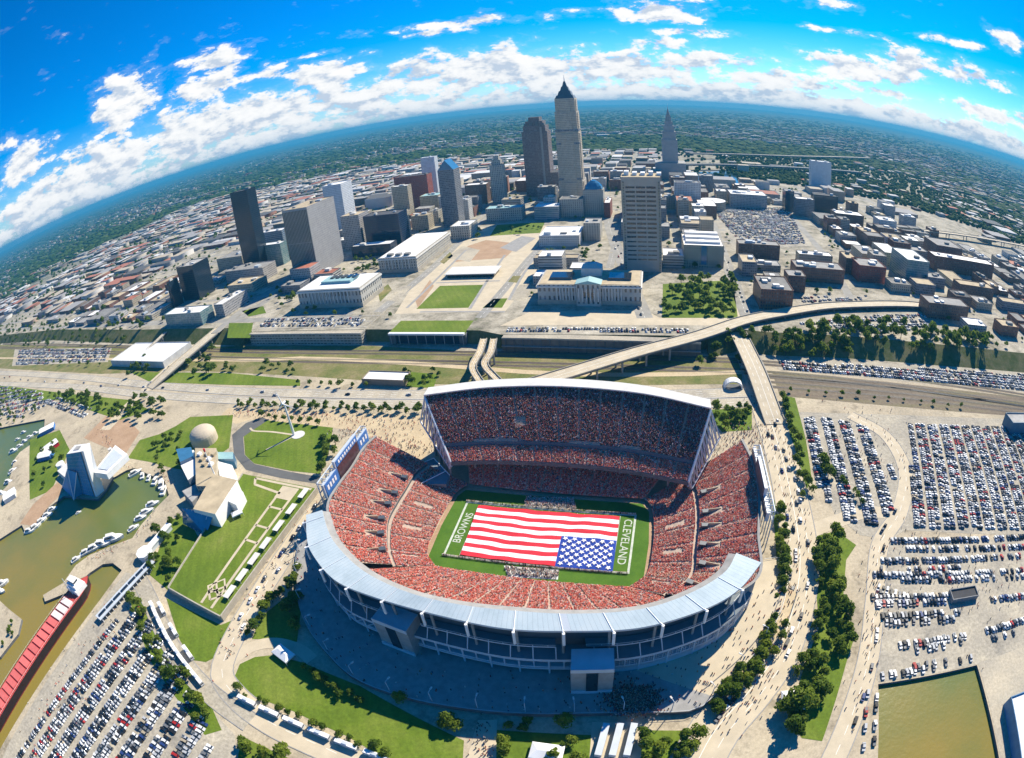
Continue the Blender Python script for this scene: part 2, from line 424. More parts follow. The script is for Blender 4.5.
wisp = ramp(nt, math_(nt, 'ADD', math_(nt, 'MULTIPLY', math_(nt, 'SUBTRACT', n1, .5), 1.2), math_(nt, 'MULTIPLY_ADD', tot, .55, -.12)), [(0, 0), (.55, .45)])
shade = ramp(nt, math_(nt, 'MULTIPLY_ADD', math_(nt, 'SUBTRACT', n2, n1), 2.2, .5), [(.22, (7.7, 7.65, 7.6)), (.48, (7.0, 7.1, 7.2)), (.74, (4.2, 4.9, 5.9))])
cloudc = nt.nodes.new('ShaderNodeMix'); cloudc.data_type = 'RGBA'
mx = math_(nt, 'MAXIMUM', mask, wisp)
final = mixc(nt, mx, hs.outputs[0], shade)
L2(nt, final, bg.inputs[0]); bg.inputs[1].default_value = .078
w.cycles.sampling_method = 'MANUAL'; w.cycles.sample_map_resolution = 1024

scene.view_settings.view_transform = 'Standard'; scene.view_settings.look = 'None'; scene.view_settings.exposure = .82; scene.view_settings.gamma = 1
scene.cycles.use_denoising = True; scene.cycles.max_bounces = 5; scene.cycles.diffuse_bounces = 2; scene.cycles.volume_bounces = 0
scene.cycles.glossy_bounces = 2; scene.cycles.transparent_max_bounces = 6; scene.cycles.use_adaptive_sampling = True; scene.cycles.adaptive_threshold = .015

# ------------------------------------------------------------------ terrain
ZP = 14.0                                    # downtown stands on a bluff
YB = [(-40000, 330), (-1612, 324), (-1135, 328), (-737, 300), (-470, 292), (-438, 278), (-252, 281), (-120, 278), (-95, 268), (110, 277), (150, 300), (183, 294), (276, 295), (412, 289), (543, 285), (700, 285), (40000, 285)]
YX = [a for a, b in YB]
def ybluff(x): return float(np.interp(x, YX, [b for a, b in YB]))
def terrain_z(x, y):
    b = ybluff(x); wd = 4 if -450 < x < 118 else 26
    return ZP*min(1, max(0, (y-(b-wd))/wd))

HOLE1 = GP([(-20, 552), (22, 525), (25, 532), (48, 508), (64, 496), (98, 499), (106, 490), (113, 478), (127, 470), (134.6, 468), (164.7, 481), (169, 495), (156, 508), (141, 525), (132.5, 538), (111, 546), (89.5, 555), (76, 565), (63, 583),
            (43, 595), (45, 601.5), (70, 591.4), (89.6, 573), (103, 564), (113, 563), (122, 570), (100, 600), (0, 749), (-30, 790), (-60, 700), (0, 657), (18, 634), (21.6, 619), (10, 610), (0, 601), (-50, 580)])
HOLE2 = GP([(-40, 440), (4, 427), (45, 419), (44, 430), (40, 433), (30, 445), (20, 452), (14, 460), (12, 470), (8, 485), (0, 493), (-30, 515), (-60, 500)])
HOLE3 = GP([(878, 684), (977, 665), (1004, 790), (876, 790)])
def build_ground():
    m, nt, b = newmat('urban_ground')
    p = wpos(nt); s = nt.nodes.new('ShaderNodeSeparateXYZ'); L2(nt, p, s.inputs[0])
    near = ramp(nt, noise(nt, .018, 8, .65, p), [(.28, (.30, .26, .19)), (.5, (.44, .37, .26)), (.72, (.53, .45, .31))])
    city = ramp(nt, noise(nt, .035, 9, .72, p), [(.30, (.10, .125, .045)), (.38, (.22, .20, .15)), (.52, (.38, .34, .26)), (.70, (.52, .47, .37))])
    far = ramp(nt, noise(nt, .0035, 12, .78, p), [(.36, (.016, .036, .014)), (.48, (.034, .058, .018)), (.54, (.10, .105, .07)), (.60, (.05, .07, .03)), (.68, (.26, .25, .22))])
    fy = math_(nt, 'SQRT', math_(nt, 'ADD', math_(nt, 'MULTIPLY', s.outputs[0], s.outputs[0]), math_(nt, 'MULTIPLY', s.outputs[1], s.outputs[1])))
    wob = math_(nt, 'MULTIPLY_ADD', noise(nt, .002, 6, .6, p), 1200, -600)
    d = math_(nt, 'ADD', fy, wob)
    f1 = ramp(nt, math_(nt, 'DIVIDE', s.outputs[1], 1000), [(.24, 0), (.27, 1)])
    f2 = ramp(nt, math_(nt, 'DIVIDE', d, 10000), [(.17, 0), (.33, 1)])
    c = mixc(nt, f1, near, city); c = mixc(nt, f2, c, far)
    fine = ramp(nt, noise(nt, .45, 5, .7, p), [(.3, .78), (.7, 1.2)])
    stain = ramp(nt, noise(nt, .055, 6, .75, p), [(.36, .66), (.47, 1.0), (.60, 1.0), (.72, 1.14)]); c = mixc(nt, 1.0, c, stain, 'MULTIPLY')
    gn = nt.nodes.new('ShaderNodeNewGeometry'); sn = nt.nodes.new('ShaderNodeSeparateXYZ'); L2(nt, gn.outputs['True Normal'], sn.inputs[0])
    bank = ramp(nt, sn.outputs[2], [(.955, 1), (.985, 0)]); c = mixc(nt, bank, c, ramp(nt, noise(nt, .06, 6, .7, p), [(.35, (.07, .10, .025)), (.65, (.19, .17, .08))]))
    L2(nt, mixc(nt, 1.0, c, fine, 'MULTIPLY'), b.inputs['Base Color']); b.inputs['Roughness'].default_value = .95; b.inputs['Specular IOR Level'].default_value = .1
    mb = MB()
    outer = [(-5000, -430), (3500, -430), (3500, 185), (-5000, 185)]
    loops = [[Vector((x, y, 0)) for x, y in P] for P in ([outer, HOLE1[::1], HOLE2, HOLE3])]
    flat = [v for P in loops for v in P]
    for t in geometry.tessellate_polygon(loops):
        pts = [tuple(flat[i]) for i in t]
        if area([(q[0], q[1]) for q in pts]) < 0: pts.reverse()
        mb.face(pts, 0)
    for P in (HOLE1, HOLE2, HOLE3, outer):
        mb.walls(P, -4, 0, 1)
    xs = sorted(set([-40000, -20000, -9000, -5000, -3000, -2000, 3500, 9000, 20000, 40000]+[a for a in YX if -5000 < a < 3500]+[-450.5, -449.5, 117.5, 118.5]+list(range(-1500, 1200, 60))))
    def rows(x):
        b_ = ybluff(x); wd = 4 if -450 < x < 118 else 26
        return [185, b_-wd, b_-wd*.5, b_, 420, 700, 1200, 2500, 6000, 14000, 40000]
    for i in range(len(xs)-1):
        a, c_ = xs[i], xs[i+1]; ra, rc = rows(a), rows(c_)
        for j in range(len(ra)-1):
            q = [(a, ra[j]), (c_, rc[j]), (c_, rc[j+1]), (a, ra[j+1])]
            mb.face([(x, y, terrain_z(x, y)) for x, y in q], 0)
    for x0, x1 in ((-40000, -5000), (3500, 40000)):
        mb.face([(x0, -430, 0), (x1, -430, 0), (x1, 185, 0), (x0, 185, 0)], 0)
    return tag(mb.build('ground', [m, M['conc_dark']]), kind='structure')
build_ground()
def build_water():
    m, nt, b = newmat('harbour_water')
    p = wpos(nt); s = nt.nodes.new('ShaderNodeSeparateXYZ'); L2(nt, p, s.inputs[0])
    f = math_(nt, 'ADD', math_(nt, 'MULTIPLY_ADD', s.outputs[1], -.0016, .40), math_(nt, 'MULTIPLY', math_(nt, 'SUBTRACT', noise(nt, .012, 5, .6, p), .5), .5))
    c = ramp(nt, f, [(.25, (.075, .120, .045)), (.5, (.115, .145, .036)), (.72, (.23, .175, .035))])
    L2(nt, c, b.inputs['Base Color']); b.inputs['Roughness'].default_value = .3; b.inputs['Specular IOR Level'].default_value = .28
    bp = nt.nodes.new('ShaderNodeBump'); bp.inputs['Strength'].default_value = .28; bp.inputs['Distance'].default_value = .6
    L2(nt, noise(nt, .35, 5, .6, p), bp.inputs['Height']); L2(nt, bp.outputs[0], b.inputs['Normal'])
    mb = MB(); mb.cap([(-5000, -4000), (3500, -4000), (3500, 60), (-5000, 60)], -2.2, 0)
    tag(mb.build('water', m), kind='structure')
build_water()
# air: one closed box of even, pale haze round everything
def build_haze():
    m = bpy.data.materials.new('haze_air'); m.use_nodes = True; nt = m.node_tree; nt.nodes.clear()
    o = nt.nodes.new('ShaderNodeOutputMaterial'); v = nt.nodes.new('ShaderNodeVolumePrincipled')
    v.inputs['Color'].default_value = (.06, .38, .62, 1); v.inputs['Density'].default_value = .000075; v.inputs['Anisotropy'].default_value = .1
    L2(nt, v.outputs[0], o.inputs['Volume'])
    mb = MB(); mb.box(-41000, 41000, -4200, 41000, -6.0, 330, 0)
    tag(mb.build('haze', m), kind='stuff')
build_haze()

# ------------------------------------------------------------------ surfaces laid on the ground
def sheet(name, pts, m, z, base=0.0, px=True, kind='structure'):
    poly = GP(pts, base) if px else pts
    mb = MB()
    tris = geometry.tessellate_polygon([[Vector((x, y, 0)) for x, y in poly]])
    for t in tris:
        q = [(poly[i][0], poly[i][1], base+z) for i in t]
        if area([(a[0], a[1]) for a in q]) < 0: q.reverse()
        mb.face(q, 0)
    return tag(mb.build(name, m), kind=kind)
def road(name, line, w, m, z=.1, base=0.0, px=True, marks=None, kerb=False, n=None):
    pts = GP(line, base) if px else line
    pts = resample(pts, n or max(3, len(line)*5))
    mb = MB(); mb.strip(pts, w, base+z, 0)
    if marks:
        for off, wd, dash in marks:
            o2 = offset(pts, off); o2 = resample(o2, max(3, int(sum(math.dist(o2[i], o2[i+1]) for i in range(len(o2)-1))/6)))
            for i in range(len(o2)-1):
                if dash and i % 2: continue
                mb.strip([o2[i], o2[i+1]], wd, base+z+.02, 1)
    if kerb:
        for sgn in (1, -1):
            e1 = offset(pts, sgn*w/2); e2 = offset(pts, sgn*(w/2+.6))
            for i in range(len(e1)-1):
                mb.prism([e1[i], e1[i+1], e2[i+1], e2[i]], base, base+z+.13, 2)
    return tag(mb.build(name, [m, M['marking'], M['conc_grey']]), kind='structure')

# rail corridor below the bluff, shoreway, local streets (all on the low lakefront level)
sheet('railway_land', [(-40, 345), (180, 347), (372, 346), (480, 352), (700, 356), (742, 358), (742, 384), (560, 386), (420, 384), (300, 376), (200, 371), (100, 374), (-40, 366)], M['rough_grass'], .04)
sheet('railway_land', [(772, 372), (850, 378), (940, 388), (1040, 400), (1040, 418), (960, 412), (880, 405), (780, 396)], M['ballast'], .04)
def track(line_px=None, line=None):
    pts = resample(GP(line_px) if line_px else line, 24)
    mb = MB(); mb.strip(pts, 5.2, .12, 0)
    for s_ in (-.75, .75):
        q = offset(pts, s_)
        for i in range(len(q)-1): mb.prism([*offset([q[i], q[i+1]], .09), *offset([q[i], q[i+1]], -.09)[::-1]], .12, .32, 1)
    tag(mb.build('railway_track', [M['ballast'], M['darksteel']]), kind='structure')
for yv in (258, 251, 236, 229):
    track(line=[(-1500, yv+42), (-737, yv+8), (-430, yv-6), (-150, yv-4), (60, yv-2), (165, yv-3), (300, yv-18), (420, yv-38), (600, yv-70)])
for yv in (221, 212, 203):
    track(line=[(165, yv), (300, yv-12), (420, yv-30), (600, yv-60)])
road('service_road', [(-30, 358), (200, 360), (300, 358), (420, 364), (560, 374), (700, 374), (745, 372)], 8, M['sand'], .14)
road('shoreway', [(-40, 371), (60, 376), (140, 384), (230, 391), (330, 394), (430, 395), (560, 396), (660, 395), (760, 392)], 15, M['gravel_lot'], .16, marks=[(0, .35, True), (-4, .3, True), (4, .3, True), (7.2, .3, False), (-7.2, .3, False)], kerb=True)
road('shoreway', [(-40, 383), (60, 386), (140, 394), (230, 400), (330, 403), (430, 404), (560, 405), (660, 404), (760, 402)], 14, M['gravel_lot'], .16, marks=[(0, .35, True), (-4, .3, True), (4, .3, True), (6.7, .3, False), (-6.7, .3, False)], kerb=True)
sheet('esplanade', [(228, 408), (330, 412), (425, 416), (440, 440), (420, 462), (385, 442), (352, 430), (330, 428), (250, 420), (236, 424), (218, 418)], M['sand'], .06)
road('lakefront_avenue', [(735, 330), (752, 365), (765, 405), (780, 450), (792, 500), (800, 555), (795, 600), (778, 650), (750, 690), (715, 730), (690, 775)], 25, M['paving'], .12, marks=[(0, .35, False), (-6, .3, True), (6, .3, True)], kerb=True)
road('lakefront_avenue', [(826, 775), (850, 720), (868, 660), (875, 600), (880, 545), (900, 510), (905, 470), (885, 435), (850, 415)], 13, M['paving'], .11, marks=[(0, .3, True)], kerb=True)
road('connector_street', [(800, 535), (835, 522), (868, 512), (905, 516)], 12, M['paving'], .125)
road('stadium_drive', [(318, 508), (292, 545), (262, 590), (238, 630), (222, 670), (235, 695), (270, 722), (330, 750), (380, 775)], 15, M['paving'], .12, marks=[(0, .3, True)], kerb=True)
road('loop_drive', [(224, 668), (250, 648), (275, 643), (300, 650), (312, 660)], 8, M['paving'], .13)
road('coach_road', [(140, 580), (150, 600), (168, 640), (190, 672), (215, 697), (250, 722)], 13, M['asph_lot'], .13, kerb=True)
road('ninth_street', [(215, 333), (190, 350), (165, 372), (140, 395), (122, 412), (105, 430)], 20, M['paving'], .10, marks=[(0, .3, True)])
sheet('plaza', [(96, 426), (110, 412), (128, 420), (140, 432), (125, 455), (100, 445), (84, 438)], M['brown_pave'], .08)
sheet('driveway', [(246, 423), (262, 417), (268, 420), (243, 437), (244.6, 455), (254, 464), (290, 472), (320, 477), (318, 484), (280, 478), (246, 470), (234, 455), (232, 435)], M['asphalt'], .10)
# lawns
LAWN = dict(
 a=[(128, 458), (140, 440), (160, 434), (176, 426), (190, 417), (233, 415), (229, 448), (195, 472), (172, 468), (150, 462)],
 b=[(246.5, 423), (256, 419), (290, 423), (333, 427.7), (328, 455), (320, 474), (291, 471), (254, 463.5), (245, 455), (243.7, 437)],
 d=[(166.5, 598), (221, 625), (233, 620), (214, 658), (206, 662), (193, 660), (180, 640)],
 e=[(262, 616), (282, 600), (305, 585), (297, 642), (284, 640), (252, 639)],
 f=[(234.6, 677), (240, 664), (255, 657), (273.7, 655), (303, 662.6), (360, 686), (464, 740.6), (462, 775), (420, 775), (380, 755), (347, 736), (293, 711), (249, 694)],
 g=[(497, 730), (545, 733), (592, 735), (592, 775), (490, 775)], h=[(642, 730), (709, 730), (690, 775), (640, 775)],
 i=[(813.6, 537), (836, 531), (856, 545), (846, 560), (842.5, 602), (854.5, 636), (846, 663), (822, 741), (801.7, 738), (788, 718), (805, 663), (818.7, 629), (815, 578)],
 j=[(782, 395), (795, 398), (806, 440), (812, 480), (800, 500), (793, 450)], k=[(772, 500), (786, 505), (790, 540), (786, 600), (778, 600), (776, 550)],
 l=[(170, 520), (186, 515), (200, 540), (190, 560), (168, 590), (150, 575)], n=[(130, 372), (230, 373), (300, 380), (300, 386), (230, 385), (150, 382)], o=[(410, 372), (438, 374), (434, 388), (406, 387)],
 p=[(0, 385), (55, 392), (130, 400), (150, 410), (120, 420), (60, 400), (0, 400)], q=[(30, 440), (60, 430), (70, 450), (52, 490), (30, 500)], r=[(705, 410), (752, 408), (752, 430), (722, 432)], s=[(130, 600), (142, 596), (205, 690), (222, 730), (205, 735), (150, 660)],
 t=[(242, 736), (330, 775), (235, 775)], u=[(700, 700), (770, 650), (782, 655), (740, 700), (720, 715)])
for kx, pts in LAWN.items(): sheet('lawn', pts, M['lawn'], .09)
for pts in ([(440, 286), (483.6, 285), (468.5, 308), (416.5, 309)], [(493.4, 299), (507.7, 298.5), (502, 308), (482.7, 308)], [(229, 323), (253, 323), (250, 338), (227, 338)], [(241.5, 311), (263, 306), (266, 313), (248.6, 316.5)],
            [(497, 225), (545, 222), (540, 233), (490, 236)], [(663, 284), (733, 280), (738, 318), (662, 318)]):
    sheet('lawn', pts, M['lawn'], .09, ZP)
sheet('car_park', [(126, 572), (150, 580), (165, 612), (195, 690), (235, 735), (238, 775), (-10, 790), (8, 745)], M['asph_lot'], .05)
sheet('car_park', [(798, 412), (900, 415), (1040, 420), (1040, 535), (905, 530), (890, 540), (860, 535), (835, 515), (815, 470)], M['asph_lot'], .05)
sheet('car_park', [(872, 545), (1040, 535), (1040, 660), (978, 664), (878, 682), (870, 620)], M['asph_lot'], .055)
sheet('car_park', [(772, 358), (860, 362), (1040, 372), (1040, 394), (930, 384), (850, 376), (780, 370)], M['asph_lot'], .05)
sheet('quay', [(978, 663), (1040, 640), (1040, 775), (1003, 775)], M['gravel_lot'], .06)
sheet('car_park', [(15, 349), (112, 348), (108, 362), (12, 366)], M['asph_lot'], .06)
sheet('car_park', [(705, 207), (790, 206), (812, 246), (735, 250)], M['asph_lot'], .06, ZP)
sheet('car_park', [(795, 296), (850, 294), (870, 298), (800, 312)], M['asph_lot'], .06, ZP)
sheet('car_park', [(790, 322), (860, 314), (930, 313), (935, 328), (880, 330)], M['asph_lot'], .06, ZP)
# malls, squares and streets up on the bluff
sheet('mall_paving', [(395, 314), (505, 312), (545, 262), (575, 225), (470, 228), (440, 262), (410, 290)], M['paving'], .05, ZP)
sheet('square', [(455, 262), (505, 258), (520, 244), (486, 240), (468, 246)], M['brown_pave'], .08, ZP)
sheet('pavement', [(500, 326), (740, 326), (742, 300), (660, 318), (645, 310), (530, 312)], M['paving'], .05, ZP)
road('street', [(378, 312), (430, 270), (472, 230), (505, 200)], 14, M['street'], .09, ZP, marks=[(0, .4, True)])
road('street', [(480, 318), (508, 285), (530, 258), (548, 240)], 12, M['street'], .09, ZP, marks=[(0, .4, True)])
road('street', [(645, 318), (625, 268), (612, 235), (607, 212), (606, 195)], 18, M['street'], .09, ZP, marks=[(0, .4, True)])
road('street', [(752, 330), (735, 285), (722, 250), (712, 222)], 16, M['street'], .09, ZP, marks=[(0, .4, True)])
road('street', [(850, 298), (830, 262), (812, 240), (790, 215)], 13, M['street'], .09, ZP)
road('street', [(240, 318), (300, 280), (350, 258), (400, 230)], 16, M['street'], .09, ZP)
road('street', [(360, 318), (250, 320), (120, 325), (0, 330)], 14, M['street'], .08, ZP)
road('street', [(215, 333), (240, 312), (285, 280), (302, 262)], 16, M['street'], .09, ZP)

# the mall: paths, planting beds and worn ground
for pts, mm in (([(447, 258), (462, 246), (480, 250), (470, 262)], 'gravel_lot'), ([(508, 300), (520, 285), (532, 285), (524, 302)], 'asph_lot'), ([(385, 300), (402, 286), (412, 286), (398, 302)], 'asph_lot'), ([(500, 248), (522, 236), (536, 238), (516, 252)], 'conc_grey'), ([(415, 300), (420, 294), (430, 280), (434, 286), (418, 308)], 'brown_pave'), ([(508, 282), (513, 276), (522, 276), (517, 283)], 'rough_grass'), ([(440, 262), (450, 252), (453, 256), (444, 264)], 'rough_grass'), ([(378, 292), (388, 284), (392, 290), (380, 302)], 'rough_grass')):
    sheet('mall_bed', pts, M[mm], .11, ZP)
for ln in ([(420, 312), (505, 312)], [(436, 283), (500, 281)], [(470, 309), (486, 283), (505, 255)], [(407, 308), (432, 284), (466, 250)], [(509, 300), (520, 280), (534, 258)]): road('mall_path', ln, 4, M['conc_grey'], .13, ZP)
# ------------------------------------------------------------------ the stadium
M['seat_deck'] = plain('stand_concrete', (.46, .36, .28), .9, .2, .2, .4)
M['slate'] = plain('slate_deck', (.17, .20, .22), .8, .3, .12, .15)
M['seatblue'] = plain('board_blue', (.05, .16, .42), .5, .4, .25, .3)
M['maroon'] = plain('screen_maroon', (.07, .035, .04), .25, .5, .4, .4)
M['orange'] = plain('orange_paint', (.55, .16, .03), .6, .3)
M['crowd'] = attr_mat('spectator_clothes', .85)

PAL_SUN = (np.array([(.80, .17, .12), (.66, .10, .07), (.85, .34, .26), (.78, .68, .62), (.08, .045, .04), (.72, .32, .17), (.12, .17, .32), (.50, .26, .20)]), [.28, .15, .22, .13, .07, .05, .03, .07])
PAL_SHADE = (np.array([(.34, .05, .05), (.15, .045, .05), (.58, .54, .54), (.05, .035, .045), (.08, .12, .24), (.42, .17, .11), (.24, .09, .08)]), [.24, .18, .10, .24, .12, .05, .07])  # darker crowd colours: shade of the far upper deck put into the palette
PAL_ROAD = (np.array([(.45, .08, .06), (.06, .05, .05), (.65, .62, .58), (.10, .14, .25), (.32, .22, .15), (.5, .2, .07)]), [.25, .27, .18, .12, .12, .06])
HAIR = np.array([(.05, .035, .025), (.42, .27, .19), (.70, .18, .13), (.66, .50, .38)])
def people_mesh(name, P, pal, wd=.52, h0=.85, h1=1.45):
    """one small figure (tapering body with a head) per point"""
    P = np.asarray(P, float); n = len(P)
    a = RNG.uniform(0, math.pi, n); ww = wd*RNG.uniform(.8, 1.15, n)/2; dd = ww*.72; hh = RNG.uniform(h0, h1, n)
    ca, sa = np.cos(a), np.sin(a)
    V = np.zeros((n, 16, 3)); col = np.zeros((n, 16, 3))
    body = pal[0][RNG.choice(len(pal[0]), n, p=pal[1])]*RNG.uniform(.75, 1.2, (n, 1))
    head = HAIR[RNG.choice(4, n, p=[.35, .3, .2, .15])]
    k = 0
    for (z0, s0, cc) in ((0, .85, body*.6), (.72, 1.0, body), (.74, .42, head), (1.0, .40, head)):
        for (qx, qy) in ((-1, -1), (1, -1), (1, 1), (-1, 1)):
            x, y = qx*ww*s0, qy*dd*s0
            V[:, k, 0] = P[:, 0]+x*ca-y*sa; V[:, k, 1] = P[:, 1]+x*sa+y*ca; V[:, k, 2] = P[:, 2]+hh*z0
            col[:, k] = cc; k += 1
    fq = []
    for l in (0, 2):
        b = l*4
        for i in range(4): fq.append((b+i, b+(i+1) % 4, b+4+(i+1) % 4, b+4+i))
        fq.append((b+4, b+5, b+6, b+7))
    fq = np.array(fq); Fq = (np.arange(n)[:, None, None]*16+fq[None]).reshape(-1, 4)
    return quick(name, V.reshape(-1, 3), Fq, M['crowd'], col.reshape(-1, 3))
def crowd(name, P, pal, **k):
    return tag(obj_of(people_mesh(name, P, pal, **k), name), kind='stuff')

STAD = thing('football_stadium', 'large open oval football stadium packed with a red crowd, giant flag on its pitch', 'stadium', (0, 0, 0))
def deck(name, inner, outer, rows, m, ns=60):
    """stepped seating rows ruled between two 3-D polylines"""
    A, B = np.array(resample(inner, ns)), np.array(resample(outer, ns)); mb = MB()
    for r in range(rows):
        t0, t1 = r/rows, (r+1)/rows
        a = A+(B-A)*t0; b = A+(B-A)*t1
        zt = a[:, 2].copy()
        lo = np.c_[a[:, :2], zt]; hi = np.c_[b[:, :2], zt]; up = np.c_[b[:, :2], b[:, 2]]
        mb.ribbon([tuple(q) for q in lo], [tuple(q) for q in hi]); mb.ribbon([tuple(q) for q in hi], [tuple(q) for q in up])
    return mb.build(name, m, STAD)
def seats(inner, outer, pitch=.86, sp=.60, occ=.93, aisles=14.0, t0=0.0, t1=1.0, holes=()):
    A, B = np.array(resample(inner, 200)), np.array(resample(outer, 200))
    mid = A+(B-A)*.5; S = np.concatenate([[0], np.cumsum(np.linalg.norm(np.diff(mid[:, :2], axis=0), axis=1))]); Lm = S[-1]
    depth = np.linalg.norm(B[100, :2]-A[100, :2]); rows = int(depth/pitch); out = []
    na = max(1, round(Lm/aisles)); u = S/Lm
    for r in range(rows):
        t = (r+.5)/rows
        if t < t0 or t > t1: continue
        line = A+(B-A)*t
        s = np.concatenate([[0], np.cumsum(np.linalg.norm(np.diff(line[:, :2], axis=0), axis=1))]); L = s[-1]
        q = np.arange(sp/2, L, sp)+RNG.uniform(-.1, .1, int(np.ceil((L-sp/2)/sp)))
        P = np.stack([np.interp(q, s, line[:, c]) for c in range(3)], 1); uu = np.interp(q, s, u)
        ok = RNG.random(len(q)) < occ
        f = (uu*na) % 1.0; ok &= np.minimum(f, 1-f)*Lm/na > .6
        for (u0, u1, h0, h1) in holes: ok &= ~((uu > u0) & (uu < u1) & (t > h0) & (t < h1))
        out.append(P[ok]+RNG.normal(0, .06, (ok.sum(), 3))*[1, 1, 0])
    return np.vstack(out)
def z3(pts, z): return [(x, y, z) for x, y in pts]

# ---- east (left) stand: two banks with a dark walkway wall between
Ei = z3([(-60, 43), (-66, 33), (-68, 15), (-68, -10), (-66, -27), (-57, -37.5)], 1.8)
Eo = z3(GP([(377, 437), (364, 450), (353, 468), (341, 484), (329, 506), (334, 534)], 24), 24)+[(-106, -66, 24)]
Wi = z3([(61, 40), (66, 32), (68.5, 15), (68.5, -10), (66, -27), (57, -37.5)], 1.8)
Wo = z3(GP([(741, 441), (752, 464), (758, 498), (757, 535)], 24), 24)+[(126, -46, 24), (104, -64, 24)]
def lerp3(A, B, t, n=40, dz=0.0):
    A, B = np.array(resample(A, n)), np.array(resample(B, n)); q = A+(B-A)*t; q[:, 2] += dz
    return [tuple(a) for a in q]
all_sun, all_shade = [], []
for I, O, nm in ((Ei, Eo, 'e'), (Wi, Wo, 'w')):
    m0 = lerp3(I, O, .40); m0 = [(x, y, 9.5) for x, y, z in m0]
    m1 = lerp3(I, O, .435); m1 = [(x, y, 11.5) for x, y, z in m1]; m1b = [(x, y, 9.5) for x, y, z in m1]
    deck('seating_bank', I, m0, 34, M['seat_deck']); deck('seating_bank', m1, O, 46, M['seat_deck'])
    wl = MB(); wl.ribbon(m0, m1b, 0); wl.ribbon(m1b, m1, 1); wl.build('walkway_wall', [M['seat_deck'], M['darksteel']], STAD)
    bk = MB(); o2 = resample(O, 40); bk.ribbon([(x, y, 0) for x, y, z in o2], [(x, y, z+1.2) for x, y, z in o2], 0)
    bk.ribbon([(x*1.012, y*1.012, z+1.2) for x, y, z in o2], [(x, y, z+1.2) for x, y, z in o2], 0)
    bk.build('outer_wall', M['conc_grey'], STAD)
    hol = [(.20, .235, .42, .52), (.36, .40, .15, .35), (.47, .50, .45, .6), (.60, .64, .2, .36), (.73, .77, .4, .55), (.88, .9, .3, .7)]
    all_sun += [seats(I, m0, holes=[(a, b, .3, .75) for a, b, c, d in hol[1::2]]), seats(m1, O, holes=[(a, b, .08, .40) for a, b, c, d in hol])]
    # stair mouths in the banks
    A_, B_ = np.array(resample(m1, 200)), np.array(resample(O, 200))
    for (a, b, c, d) in hol:
        u = (a+b)/2; k = int(u*199); q = A_[k]+(B_[k]-A_[k])*.10; e = (B_[k]-A_[k]); ang = math.atan2(e[1], e[0])
        mb = MB(); mb.obox(q[0], q[1], ang, 4.2, 3.0, q[2]-.5, q[2]+2.4, 0); mb.obox(q[0]+math.cos(ang)*6, q[1]+math.sin(ang)*6, ang, 8, .4, q[2], q[2]+3.6, 1)
        mb.build('stair_mouth', [M['darksteel'], M['paving']], STAD)
# ---- north (near) lower bank and the bank under the canopy
Ni = z3([(-57, -37.5), (-30, -37.8), (0, -38), (30, -37.8), (57, -37.5)], 1.8)
No = z3([(-106, -66), (-60, -72), (0, -75), (60, -72), (104, -64)], 17)
deck('seating_bank', Ni, No, 34, M['seat_deck']); all_sun.append(seats(Ni, No, aisles=11))
# ---- south (far) lower bank
Si = z3([(-60, 43), (-30, 41.5), (0, 40.8), (30, 40.4), (61, 40)], 1.8)
So = z3([(-66, 62), (-32, 64), (0, 66), (36, 63), (74, 58)], 11)
deck('seating_bank', Si, So, 26, M['seat_deck']); all_sun.append(seats(Si, So, aisles=10.5))
mb = MB(); mb.ribbon([(x, y, 11) for x, y, z in resample(So, 30)], [(x, y+.5, 21) for x, y, z in resample(So, 30)]); mb.build('concourse_wall', M['darksteel'], STAD)
# ---- south upper deck
F1 = z3([(-71, 43), (-40, 48.5), (3, 50.5), (46, 47.5), (89, 37.5)], 20)
B1 = z3([(-78, 51), (-42, 58.5), (2, 61), (48, 58), (93, 47)], 26)
F2 = [(x, y+1.2, 28.5) for x, y, z in B1]
B2 = z3([(-98, 77), (-53, 92), (-2, 97.5), (54, 92), (102.5, 75.5)], 51)
deck('upper_seating', F1, B1, 11, M['seat_deck']); deck('upper_seating', F2, B2, 40, M['seat_deck'])
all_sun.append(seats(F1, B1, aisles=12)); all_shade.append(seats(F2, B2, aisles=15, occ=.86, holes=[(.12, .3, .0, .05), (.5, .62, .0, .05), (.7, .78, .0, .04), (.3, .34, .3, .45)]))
mb = MB(); rs = lambda q: resample(q, 40)
mb.ribbon([(x, y, z-3) for x, y, z in rs(F1)], rs(F1), 0)
mb.ribbon(rs(B1), rs(F2), 1)
mb.ribbon([(x, y, z-1.6) for x, y, z in rs(B2)], [(x, y, z-3) for x, y, z in rs(F1)], 0)
mb.build('upper_deck_fascia', [M['conc_dark'], M['darksteel']], STAD)
mb = MB(); back = [(x, y+8, z) for x, y, z in rs(B2)]
mb.ribbon([(x, y, 0) for x, y, z in back][::-1], [(x, y, 50) for x, y, z in back][::-1], 0); mb.build('outer_wall', M['conc_grey'], STAD)
mb = MB(); f = [(x, y-1.5, 53.2) for x, y, z in rs(B2)]; b_ = [(x, y+8.5, 53.8) for x, y, z in rs(B2)]
mb.ribbon(f, b_, 0); mb.ribbon([(x, y, z-.9) for x, y, z in f], f, 0); mb.ribbon(b_, [(x, y, z-1.2) for x, y, z in b_], 0)
mb.ribbon([(x, y, z-.9) for x, y, z in b_], [(x, y, z-.9) for x, y, z in f], 1)
for k in range(0, 40, 3): mb.bar((f[k][0], f[k][1]+1.5, 51), (f[k][0], f[k][1]+1.5, 53), .25, 1)
mb.build('rim_canopy', [M['offwhite'], M['truss']], STAD)
